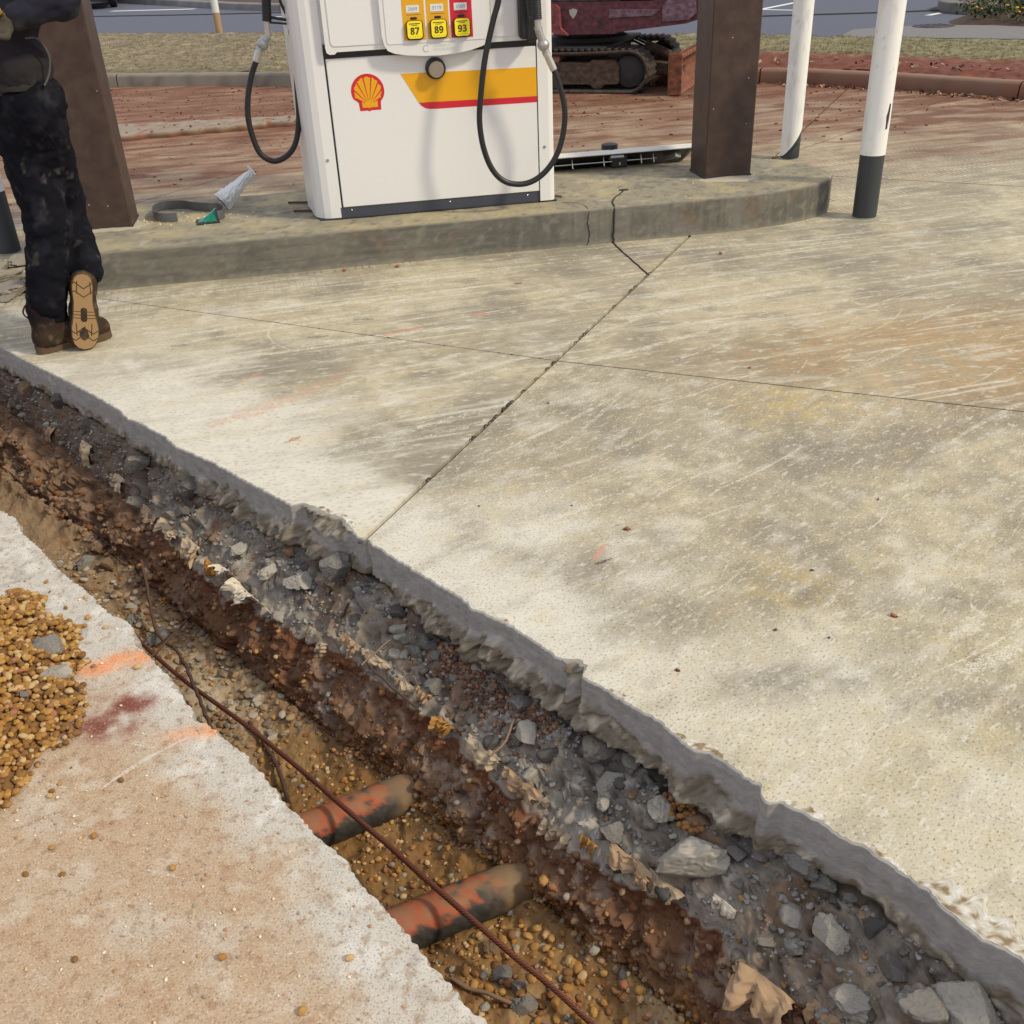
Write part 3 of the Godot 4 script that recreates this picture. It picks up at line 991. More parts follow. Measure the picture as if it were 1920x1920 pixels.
# ---------- the broken face of the slab
func slab_face() -> void:
	var mb := MB.new()
	var ss0 := []
	var s := 0.35
	while s > -6.8:
		ss0.append(s)
		s -= 0.0065 if s > -3.0 else 0.013
	var rows := 30
	for s2 in ss0:
		var te := edge_t(s2)
		var saw := table(SAW, s2)
		var ro := table(ROUGH, s2)
		var depth := 0.13 + 0.035 * ro + 0.02 * nb.get_noise_2d(s2 * 5.0, 80.0)
		var cutd := 0.104 - 0.034 * ro + 0.030 * nb.get_noise_2d(s2 * 5.0, 5.0) + 0.016 * nb.get_noise_2d(s2 * 21.0, 5.0)
		var joint := exp(-pow((s2 + 2.171) / 0.007, 2)) 
		for j in rows + 1:
			var f := maxf(float(j - 1), 0.0) / (rows - 1)
			var y := -depth * f - (0.0012 if j == 1 else 0.0)
			var e := sp(s2, 0.0, y)
			var chipped := exp(-pow((s2 + 2.36) / 0.17, 4)) + exp(-pow((s2 + 1.35) / 0.05, 4)) + exp(-pow((s2 + 0.84) / 0.05, 4)) + exp(-pow((s2 + 4.2) / 0.06, 4))
			saw = lerpf(te, saw, clampf(chipped, 0.0, 1.0))
			var ragged := 0.5 + 0.5 * nb.get_noise_3dv(e * 24.0)
			var t := lerpf(te, minf(saw, te), ss(0.0, 0.02 + 0.06 * ragged, -y)) if te > saw else lerpf(te, saw, ss(0.0, 0.03, -y))
			t += 0.010 * ss(0.004, 0.02, te - saw) * ss(0.09, 0.03, -y) * ss(0.0, 0.008, -y) * nb.get_noise_3dv(e * 45.0)
			var broken := ss(cutd - 0.008, cutd + 0.012, -y)
			var chip := ss(0.008, 0.02, te - saw) * ss(0.03 + 0.06 * ragged, 0.02, -y)
			var rough := clampf(broken + chip, 0.0, 1.0)
			t += 0.0014 * nb.get_noise_3dv(e * 40.0)
			var fq := 0.3 * nb.get_noise_3dv(e * 30.0)
			t -= rough * ro * (0.028 * ss(0.0, 0.06, -y - cutd) + 0.02 * nb.get_noise_3dv(e * 9.0) - 0.012 * ncell.get_noise_3dv(e * 26.0) + 0.010 * nblock.get_noise_3dv(e * 22.0 + Vector3(fq, fq, fq)) + 0.006 * nblock.get_noise_3dv(e * 60.0) + 0.008 * nb.get_noise_3dv(e * 60.0))
			t += (1.0 - ro) * rough * 0.02 * nb.get_noise_3dv(e * 12.0)
			t += 0.012 * joint
			t += ss(0.82, 1.0, f) * 0.05
			var fine := nc.get_noise_3dv(e * 170.0)
			var v2 := nb.get_noise_3dv(e * 22.0)
			var q := Vector3(170, 166, 160) * (1.0 + 0.09 * v2 + 0.06 * fine + 0.05 * nc.get_noise_2d(s2 * 3.0, y * 260.0))
			var agg := Vector3(132, 122, 106).lerp(Vector3(190, 180, 160), ss(0.0, 0.5, v2)).lerp(Vector3(140, 108, 80), 0.6 * ss(0.3, 0.6, nb.get_noise_3dv(e * 30.0 + UP * 9.0)))
			agg *= 1.0 + 0.14 * fine
			q = q.lerp(agg, rough)
			q = q.lerp(Vector3(186, 180, 168), 0.5 * ss(0.25, 0.55, nb.get_noise_3dv(e * 11.0 + UP * 4.0)) * broken)
			q = q.lerp(Vector3(176, 172, 166), 0.6 * ss(0.012, 0.0, -y))
			t = te + 0.003 if j == 0 else t - 0.0045
			mb.add(sp(s2, t, y - 0.0006), Color8(clampi(int(q.x), 0, 255), clampi(int(q.y), 0, 255), clampi(int(q.z), 0, 255)).srgb_to_linear())
	for i in ss0.size() - 1:
		for j in rows:
			var a := i * (rows + 1) + j
			mb.quad(a, a + 1, a + rows + 2, a + rows + 1)
	struct("slab_cut_face", mb, M.broken)
	# and of the slab on this side
	var lb := MB.new()
	var list := []
	s = 0.6
	while s > -6.8:
		list.append(s)
		s -= 0.007
	for s3 in list:
		for j in 15:
			var y2 := -0.115 * j / 14.0
			var e2 := sp(s3, 2.0, y2)
			var t2 := left_t(s3) + 0.012 * nb.get_noise_3dv(e2 * 14.0) * ss(0.0, 0.03, -y2) - 0.010 * ncell.get_noise_3dv(e2 * 30.0) * ss(0.0, 0.02, -y2) - 0.03 * ss(0.09, 0.115, -y2)
			var q2 := Vector3(176, 170, 158) * (1.0 + 0.12 * nc.get_noise_3dv(e2 * 150.0) + 0.1 * nb.get_noise_3dv(e2 * 20.0))
			lb.add(sp(s3, t2, y2 - 0.0005), Color8(clampi(int(q2.x), 0, 255), clampi(int(q2.y), 0, 255), clampi(int(q2.z), 0, 255)).srgb_to_linear())
	for i in list.size() - 1:
		for j in 14:
			var a2 := i * 15 + j
			lb.quad(a2, a2 + 15, a2 + 16, a2 + 1)
	struct("dusty_slab_edge", lb, M.broken)


func ground_sheet() -> void:
	var mb := MB.new()
	var q := [sp(-6.8, 0.3), sp(-6.8, 1.6), sp(0.35, 1.6), sp(0.35, 0.3)]
	var far := [Vector3(-300, 0, -380), Vector3(300, 0, -380), Vector3(300, 0, 220), Vector3(-300, 0, 220)]
	var inner := []
	for p in q:
		inner.append(p + UP * -0.17)
	var outer := []
	for p in far:
		outer.append(p + UP * -0.17)
	for k in 4:
		mb.face([outer[k], outer[(k + 1) % 4], inner[(k + 1) % 4], inner[k]], Color.WHITE, Vector3(0, -50, 0))
	struct("ground", mb, M.clay)


# ---------- rubble, stones and what lies in the trench
var rocks := []
var small_rocks := []
var pebbles := []


func rock_kinds() -> void:
	for k in 10:
		rocks.append(rock_mesh(4, 100 + k, 11 + k % 4, 0.55, Vector3(1.0, 0.62 + 0.05 * (k % 4), 0.78 + 0.04 * (k % 3)), 0.5))
	for k in 8:
		small_rocks.append(rock_mesh(2, 200 + k, 9, 0.5, Vector3(1.0, 0.7, 0.8), 0.4))
	for k in 6:
		pebbles.append(rock_mesh(2, 300 + k, 0, 0.45, Vector3(1.0, 0.62 + 0.06 * (k % 3), 0.76), 0.25))
	for e in [["rock_grey", 146, 141, 133], ["rock_pale", 188, 181, 168], ["rock_dark", 112, 107, 102], ["rock_warm", 146, 122, 98], ["rock_dust", 156, 148, 135]]:
		var m := mat(e[0], Color8(e[1], e[2], e[3]), 0.95, 0.0, true)
		m.metallic_specular = 0.2
		relief(m, M.bumps, 2.2, 0.10, false)
		grain(m, M.speckle, 8.0)
	for e in [["pebble_ochre", 152, 111, 58], ["pebble_gold", 166, 127, 72], ["pebble_brown", 122, 87, 52], ["pebble_cream", 182, 150, 106], ["pebble_grey", 146, 138, 126], ["pebble_red", 146, 98, 70]]:
		var m2 := mat(e[0], Color8(e[1], e[2], e[3]), 0.75, 0.0, true)
		m2.metallic_specular = 0.35
	mat("crumb", Color.WHITE, 0.95, 0.0, true).metallic_specular = 0.2


func spin() -> Basis:
	return Basis.from_euler(Vector3(rng.randf_range(-0.35, 0.35), rng.randf() * TAU, rng.randf_range(-0.35, 0.35)))


func rock(s: float, t: float, size: float, kind: int, m: String, label: String, group: String, lift := 0.15, turn = null) -> void:
	var y := 0.0
	if t > 0.56:
		var te := table(SAW, s)
		var tl := table(LIP, s)
		if t > tl - 0.02:
			t += 0.026 * clampf((te - t) / (te - tl), 0.0, 1.0)
		y = trench_at(s, t)[0].y
	var o := put("rock", rocks[kind % rocks.size()], M[m])
	o.position = sp(s, t, y + size * lift)
	o.basis = (Basis.from_euler(turn) if turn != null else spin()).scaled(Vector3.ONE * size)
	tag(o, label, "rock", group)


func rubble() -> void:
	rock_kinds()
	var g := "broken concrete lumps on the shelf below the cut slab"
	for e in [
		[-0.906, 1.186, 0.158, 0, "rock_pale", "largest pale concrete lump on the shelf, beside a nest of brown pebbles"],
		[-1.022, 1.228, 0.084, 1, "rock_pale", "pale rounded lump just below the nest of brown pebbles"],
		[-1.09, 1.134, 0.082, 2, "rock_grey", "grey lump behind the brown strip of torn sheet"],
		[-1.14, 1.165, 0.045, 3, "rock_pale", "small pale lump between the brown strip of sheet and the large stones"],
		[-1.175, 1.221, 0.092, 4, "rock_pale", "pale knobbly lump, lower of two under the overhanging slab"],
		[-1.25, 1.262, 0.096, 5, "rock_dust", "dusty lump tucked under the dark overhang of the slab"],
		[-1.16, 1.285, 0.06, 6, "rock_grey", "flat grey slab piece wedged under the overhang"],
		[-1.415, 1.185, 0.074, 7, "rock_pale", "pale pointed lump, lower of a stacked pair on the shelf"],
		[-1.497, 1.240, 0.075, 8, "rock_grey", "grey angular stone, upper of a stacked pair on the shelf"],
		[-1.748, 1.140, 0.078, 9, "rock_grey", "upright grey stone right behind the golden brown leaf of sheet"],
		[-1.879, 1.187, 0.066, 0, "rock_grey", "tall narrow grey stone with warm pebbles at its foot"],
		[-1.799, 1.199, 0.042, 1, "rock_grey", "small flat grey stone beside the warm coloured pebbles"],
		[-2.017, 1.241, 0.07, 2, "rock_dark", "dark flat stone lying against the slab face"],
		[-2.295, 1.199, 0.138, 3, "rock_grey", "big grey block leaning below the broken notch in the slab"],
		[-2.386, 1.126, 0.11, 4, "rock_pale", "pale crumbling lump in front of the big grey block"],
		[-2.524, 1.086, 0.086, 5, "rock_pale", "pale lump just behind the large curled sheet"],
		[-2.694, 1.072, 0.075, 6, "rock_pale", "thin pale chip lying above the golden fold of sheet"],
		[-3.44, 1.067, 0.11, 7, "rock_grey", "long grey lump with a sunlit top near the person's trench side"],
		[-3.379, 1.005, 0.1, 8, "rock_dust", "flat dusty lump below the long grey lump"],
		[-3.13, 1.03, 0.065, 9, "rock_dust", "round dusty lump above the wide beige sheet"],
		[-3.015, 1.034, 0.06, 0, "rock_dark", "dark crumb of concrete above the wide beige sheet"],
		[-3.078, 1.12, 0.12, 1, "rock_dark", "dark boulder pressed under the slab overhang at the far end"],
		[-3.902, 1.059, 0.066, 2, "rock_dark", "small dark stone at the foot of the far slab face"],
		[-4.186, 1.06, 0.1, 3, "rock_dark", "dark clod among roots near the left edge"],
		[-4.479, 1.02, 0.13, 4, "rock_warm", "brown earthy clod at the far left end of the trench"],
		[-0.706, 1.29, 0.078, 5, "rock_grey", "smooth grey stone held under the slab like a tooth"],
		[-0.773, 1.285, 0.048, 6, "rock_grey", "round grey stone beside the toothlike stone"],
		[-0.838, 1.251, 0.052, 7, "rock_grey", "grey stone beside the largest pale lump"],
		[-0.654, 1.3, 0.062, 8, "rock_grey", "wide flat grey stone under the smooth slab face"],
		[-0.597, 1.29, 0.03, 9, "rock_grey", "small oval grey stone in the gap under the slab"],
		[-0.588, 1.203, 0.08, 0, "rock_pale", "rough pale lump at the head of the lower rubble slope"],
		[-0.639, 1.172, 0.05, 1, "rock_pale", "pale sharp stone above the tan torn sheet"],
		[-0.335, 1.24, 0.135, 2, "rock_pale", "layered pale slab chunk at the right edge of the rubble"],
		[-0.38, 1.19, 0.11, 3, "rock_grey", "layered grey chunk under the pale slab chunk"],
		[-0.534, 1.27, 0.055, 4, "rock_dark", "flat dark shard jutting from under the slab"],
		[-0.687, 1.138, 0.045, 5, "rock_dust", "yellowish dusty lump beside the tan torn sheet"],
		[-0.51, 1.158, 0.09, 6, "rock_pale", "pale ridged lump at the lower edge of the rubble slope"],
		[-0.47, 1.235, 0.07, 7, "rock_grey", "grey ridged lump in the middle of the lower rubble slope"]]:
		rock(e[0], e[1], e[2], e[3], e[4], e[5], g)
	g = "stones on the trench floor"
	for e in [
		[-3.398, 0.801, 0.075, 0, "rock_grey", "grey block on the sandy floor beside the left slab"],
		[-3.442, 0.87, 0.075, 1, "rock_warm", "brown flat stone on the sandy mound"],
		[-3.317, 0.85, 0.075, 2, "rock_warm", "brown angular stone in front of the sandy mound"],
		[-3.66, 0.84, 0.03, 3, "rock_warm", "single small stone on top of the sandy mound"],
		[-3.084, 0.826, 0.052, 4, "rock_pale", "pale square chip among pebbles on the floor"],
		[-3.003, 0.799, 0.05, 5, "rock_grey", "grey chip near the left slab, among pebbles"],
		[-3.216, 0.838, 0.04, 6, "rock_warm", "small brown chip in front of the angular brown stone"],
		[-2.823, 0.818, 0.085, 7, "rock_grey", "grey block beside the thin rod on the floor"],
		[-1.125, 0.852, 0.056, 8, "rock_grey", "blue grey stone on the gravel in front of the nearer pipe"],
		[-0.929, 1.02, 0.036, 9, "rock_dark", "dark angular stone on the gravel beside the copper cable"],
		[-1.027, 0.827, 0.06, 0, "rock_grey", "grey stone half hidden by the near slab corner"],
		[-1.186, 0.869, 0.05, 1, "rock_warm", "brown clod on the gravel right below the nearer pipe"],
		[-1.071, 0.849, 0.043, 2, "rock_dust", "flat dusty stone under the roots on the gravel"]]:
		rock(e[0], e[1], e[2], e[3], e[4], e[5], g)
	g = "concrete chunks beside the gravel pile"
	rock(-2.245, 0.39, 0.115, 3, "rock_grey", "grey concrete chunk on the slab at the edge of the gravel pile", g, 0.2, Vector3(0.1, 0.6, 0.1))
	rock(-2.15, 0.37, 0.09, 6, "rock_pale", "long pale chip of concrete at the foot of the gravel pile", g, 0.2, Vector3(0.0, 2.8, 0.1))
	rock(-2.454, 0.42, 0.034, 8, "rock_grey", "small grey chip on the white slab behind the gravel pile", g)
	rock(-2.094, 0.282, 0.03, 1, "rock_grey", "small blue grey stone lying on the gravel", g, 1.6)
	# stones of the shelf: the larger ones singly, the rest as one mass
	var tr: Node3D = get_node("trench")
	var ns := TS.size()
	var made := 0
	var grey := ["rock_grey", "rock_pale", "rock_dark", "rock_dust", "rock_grey", "rock_warm"]
	while made < 190:
		var i := rng.randi_range(0, ns - 1)
		if TS[i] < -4.7 or rng.randf() > 0.35 + 0.65 * ss(-3.0, -1.5, TS[i]):
			continue
		var j := SEG[0] + rng.randi_range(4, SEG[1] - 3)
		var q := trench_point(i, j)
		var size := 0.016 + 0.05 * pow(rng.randf(), 2.5)
		var o := put("stone", small_rocks[made % 8], M[grey[rng.randi_range(0, 5)]], tr)
		o.transform = Transform3D(spin().scaled(Vector3.ONE * size), q[0] - UP * size * 0.02)
		made += 1
	var list := []
	var list2 := []
	for k in 15000:
		var i2 := rng.randi_range(0, ns - 1)
		if TS[i2] < -4.8:
			continue
		var j2 := SEG[0] + rng.randi_range(1, SEG[1] - 1)
		if nb.get_noise_2d(TS[i2] * 5.0, j2 * 0.12) < -0.12 + 0.25 * rng.randf():
			continue
		var q2 := trench_point(i2, j2)
		var size2 := 0.003 + 0.016 * pow(rng.randf(), 3.5)
		var tone := rng.randf_range(0.14, 0.36)
		var col := Color(tone, tone * 0.94, tone * 0.86)
		if rng.randf() < 0.05:
			col = sg(160, 124, 86)
		list.append([Transform3D(spin().scaled(Vector3.ONE * size2), q2[0] + UP * size2 * 0.15), col])
	scatter("shelf_crumbs", small_rocks[2], M.crumb, list, tr)
	# pebbles on the floor and set in the wall
	made = 0
	var warm := ["pebble_ochre", "pebble_gold", "pebble_brown", "pebble_cream", "pebble_grey", "pebble_gold", "pebble_brown", "pebble_red"]
	var tones := [sg(160, 116, 62), sg(176, 136, 82), sg(130, 90, 54), sg(186, 158, 118), sg(140, 130, 116), sg(140, 98, 68)]
	while made < 290:
		var s := rng.randf_range(-1.2, -0.6) if made < 200 else rng.randf_range(-3.1, -1.2)
		var t := rng.randf_range(0.72, 1.03)
		var q3 := trench_at(s, t)
		var size3 := rng.randf_range(0.015, 0.031) if made < 200 else rng.randf_range(0.012, 0.022)
		var o2 := put("pebble", pebbles[made % 6], M[warm[rng.randi_range(0, 7)]], tr)
		o2.transform = Transform3D(spin().scaled(Vector3.ONE * size3), q3[0] + UP * size3 * 0.12)
		made += 1
	for k in 15000:
		var i3 := rng.randi_range(0, ns - 1)
		var s3 := TS[i3]
		if s3 < -3.3 or s3 > -0.4:
			continue
		var j3 := SEG[0] + SEG[1] + SEG[2] - 14 + rng.randi_range(0, SEG[3])
		var on_wall := j3 < SEG[0] + SEG[1] + SEG[2]
		if on_wall and s3 < -1.9:
			continue
		var thick := ss(-2.2, -1.75, s3) * (0.45 + 0.55 * ss(-0.2, 0.3, nb.get_noise_2d(s3 * 5.0, j3 * 0.12))) + 0.5 * exp(-pow((s3 + 2.95) / 0.2, 2))
		if rng.randf() > 0.05 + 0.9 * thick:
			continue
		var q4 := trench_point(i3, j3)
		var size4 := 0.005 + 0.013 * pow(rng.randf(), 2.0)
		list2.append([Transform3D(spin().scaled(Vector3.ONE * size4), q4[0] + q4[1].lerp(UP, 0.5) * size4 * 0.1), tones[rng.randi_range(0, 5)]])
	for k in 1500:        # brown pebbles bedded in the lower half of the near wall
		var i4 := rng.randi_range(0, ns - 1)
		if TS[i4] < -2.2 or TS[i4] > -0.4:
			continue
		var j4 := SEG[0] + SEG[1] + rng.randi_range(12, SEG[2] - 2)
		var q5 := trench_point(i4, j4)
		var size5 := 0.006 + 0.01 * pow(rng.randf(), 2.0)
		list2.append([Transform3D(spin().scaled(Vector3.ONE * size5), q5[0]), [sg(128, 88, 56), sg(140, 112, 84), sg(112, 76, 52), sg(164, 128, 84)][rng.randi_range(0, 3)]])
	var clods := []
	for k in 4200:
		var i6 := rng.randi_range(0, ns - 1)
		if TS[i6] < -4.9:
			continue
		var j6 := SEG[0] + SEG[1] + rng.randi_range(1, SEG[2] + 6)
		var q6 := trench_point(i6, j6)
		var size7 := 0.004 + 0.022 * pow(rng.randf(), 4.0) * (1.6 if TS[i6] < -3.0 else 1.0)
		clods.append([Transform3D(spin().scaled(Vector3.ONE * size7), q6[0] + q6[1] * size7 * 0.05), [sg(126, 96, 74), sg(138, 112, 92), sg(112, 80, 58), sg(142, 118, 98), sg(124, 86, 58)][rng.randi_range(0, 4)]])
	var bits := []
	while bits.size() < 2600:
		var s7 := rng.randf_range(-3.6, -2.1)
		var i7 := clampi(TS.bsearch(s7), 0, ns - 1)
		var j7 := SEG[0] + SEG[1] + SEG[2] + rng.randi_range(2, SEG[3] - 4)
		if rng.randf() > 0.25 + 0.75 * ss(-0.2, 0.3, nb.get_noise_2d(s7 * 4.0, j7 * 0.1)):
			continue
		var q7 := trench_point(i7, j7)
		var size8 := 0.004 + 0.03 * pow(rng.randf(), 4.0)
		bits.append([Transform3D(spin().scaled(Vector3.ONE * size8), q7[0] + UP * size8 * 0.12), [sg(140, 128, 112), sg(156, 132, 102), sg(120, 104, 88), sg(166, 154, 138), sg(136, 106, 78)][rng.randi_range(0, 4)]])
	scatter("floor_rubble", small_rocks[6], M.crumb, bits, tr)
	scatter("earth_clods", small_rocks[5], M.crumb, clods, tr)
	scatter("floor_gravel", pebbles[1], M.crumb, list2, tr)
	var dark := []
	while dark.size() < 620:
		var s8 := rng.randf_range(-1.86, -1.38)
		var t8 := table(SAW, s8) - 0.01 - absf(rng.randfn()) * 0.045
		var q8 := trench_at(s8, t8)
		var size9 := rng.randf_range(0.007, 0.017)
		dark.append([Transform3D(spin().scaled(Vector3.ONE * size9), q8[0] + UP * size9 * 0.15), [sg(112, 80, 68), sg(132, 96, 78), sg(98, 76, 68), sg(146, 118, 92)][dark.size() % 4]])
	scatter("reddish_gravel", pebbles[4], M.crumb, dark, tr)
	# the nest of brown pebbles under the slab
	var nest := thing("pebble_nest", "nest of orange brown pebbles in a hollow under the slab", "pebbles", sp(-0.985, 1.275, 0))
	var base: float = trench_at(-0.985, 1.26)[0].y
	for k in 90:
		var a := rng.randf() * TAU
		var rr := sqrt(rng.randf())
		var size6 := rng.randf_range(0.011, 0.02)
		var o3 := put("pebble", pebbles[k % 6], M[["pebble_brown", "pebble_red", "pebble_ochre"][k % 3]], nest)
		o3.transform = Transform3D(spin().scaled(Vector3.ONE * size6), SD * (rr * cos(a) * 0.062) + TD * (rr * sin(a) * 0.038 - 0.012) + UP * (base + 0.005 + 0.03 * (1.0 - rr * rr) * rng.randf()))


func gravel_pile() -> void:
	var pile := thing("gravel_pile", "heap of ochre river gravel on the near slab", "gravel", Vector3(-1.1, 0, -1.99))
	var height := func(x: float, z: float) -> float:
		var r := Vector2(x / 0.42, z / 0.5).length() + 0.14 * nb.get_noise_2d(x * 5.0, z * 5.0)
		return 0.15 * pow(clampf(1.0 - r, 0.0, 1.0), 0.8)
	var mound := MB.new()
	mound.grid(48, 24, func(a: float, b: float) -> Vector3:
		var r := 1.0
		var dir := Vector2(cos(a * TAU), sin(a * TAU))
		while r > 0.4 and height.call(dir.x * 0.42 * r, dir.y * 0.5 * r) <= 0.004:
			r -= 0.02
		var p := dir * Vector2(0.42, 0.5) * r * (1.0 - b)
		return Vector3(p.x, height.call(p.x, p.y) - 0.012, p.y))
	put("mound", mound, M.pebble_brown, pile)
	var names := ["pebble_ochre", "pebble_gold", "pebble_ochre", "pebble_cream", "pebble_gold", "pebble_brown", "pebble_red"]
	var tones := [sg(152, 112, 58), sg(166, 128, 72), sg(134, 96, 52), sg(178, 150, 108), sg(120, 88, 54)]
	var rest := []
	var n := 0
	for k in 8000:
		var x := rng.randf_range(-0.3, 0.48)
		var z := rng.randf_range(-0.55, 0.55)
		var h: float = height.call(x, z)
		if h < 0.002 and rng.randf() > 0.012:
			continue
		var size := rng.randf_range(0.009, 0.021)
		if h < 0.002:
			size *= 0.7
		var xf := Transform3D(spin().scaled(Vector3.ONE * size), Vector3(x, maxf(h - 0.006, 0.0) + size * rng.randf_range(0.15, 0.32), z))
		if n < 295 and x > 0.12:
			put("pebble", pebbles[k % 6], M[names[rng.randi_range(0, 6)]], pile, xf)
			n += 1
		else:
			rest.append([xf, tones[rng.randi_range(0, 4)]])
	scatter("gravel", pebbles[3], M.crumb, rest, pile)
	# loose grit and chips over the near slab
	var grit := []
	for k in 9000:
		var t := rng.randf_range(-0.6, 0.56)
		var s := rng.randf_range(-2.9, -0.5)
		var p := sp(s, t)
		var sand := nb.get_noise_2d(p.x * 2.4, p.z * 2.4)
		if rng.randf() > 0.25 + 0.7 * ss(-0.3, 0.4, sand) * ss(0.56, 0.3, t) and rng.randf() > 0.1:
			continue
		var size2 := 0.0014 + 0.007 * pow(rng.randf(), 6.0)
		grit.append([Transform3D(spin().scaled(Vector3.ONE * size2), p + UP * (0.0005 + size2 * 0.2)), [sg(206, 176, 134), sg(170, 128, 86), sg(228, 212, 180), sg(150, 140, 128), sg(186, 150, 108)][rng.randi_range(0, 4)]])
	scatter("slab_grit", small_rocks[4], M.crumb, grit)
	var loose := []
	for e in [[118, -2.33, 0.50], [60, -2.42, 0.47], [90, -2.30, 0.43], [0, -2.07, 0.53], [0, -2.36, 0.52], [0, -1.73, 0.35], [0, -2.26, 0.44], [0, -1.62, 0.25], [0, -1.44, 0.33], [0, -1.2, 0.31], [0, -1.05, 0.47], [0, -1.02, 0.36], [0, -1.37, 0.12]]:
		var size3 := rng.randf_range(0.012, 0.02)
		var o := put("loose_pebble", pebbles[loose.size() % 6], M[names[loose.size() % 7]])
		o.transform = Transform3D(spin().scaled(Vector3.ONE * size3), sp(e[1], e[2], size3 * 0.25))
		tag(o, "single pebble lying loose on the near slab", "pebble", "pebbles strewn loose on the near slab")
		loose.append(o)


func scrap(s: float, w: float, l: float, lift: float, droop: float, m: String, label: String, back := 0.02) -> void:
	var mb := MB.new()
	var root := trench_at(s, table(LIP, s) + 0.026 + back)
	var at: Vector3 = root[0]
	var sd := s * 37.0
	var nu := 16
	var nv := 14
	mb.grid(nu, nv, func(a: float, b: float) -> Vector3:
		var x := (a - 0.5) * w * (1.0 - 0.45 * b * (0.5 + 0.9 * nb.get_noise_2d(sd, 4.0))) + 0.25 * w * b * nb.get_noise_2d(sd, 9.0)
		x += 0.10 * w * nb.get_noise_2d(b * 5.0 + sd, a * 2.0)
		var reach := l * b * (0.7 + 0.7 * nb.get_noise_2d(a * 4.0 + sd, 1.0) + 0.2 * nc.get_noise_2d(a * w * 42.0 + sd, 2.0)) * lerpf(1.0, minf(1.0, w / 0.12), 0.6)
		var bend := b * b
		var up := lift * sin(b * PI * 0.75) - droop * bend + 0.07 * w * nb.get_noise_2d(a * 2.2 + sd, b * 2.2) + lift * 0.8 * (absf(a - 0.45) * 2.0) * b
		return SD * x - TD * (reach * (1.0 - 0.4 * bend * (droop / maxf(l, 0.01)))) + UP * (up + 0.006))
	var o := put("torn_sheet", mb, M[m])
	o.position = at
	tag(o, label, "torn sheet", "scraps of torn sheet along the trench lip")


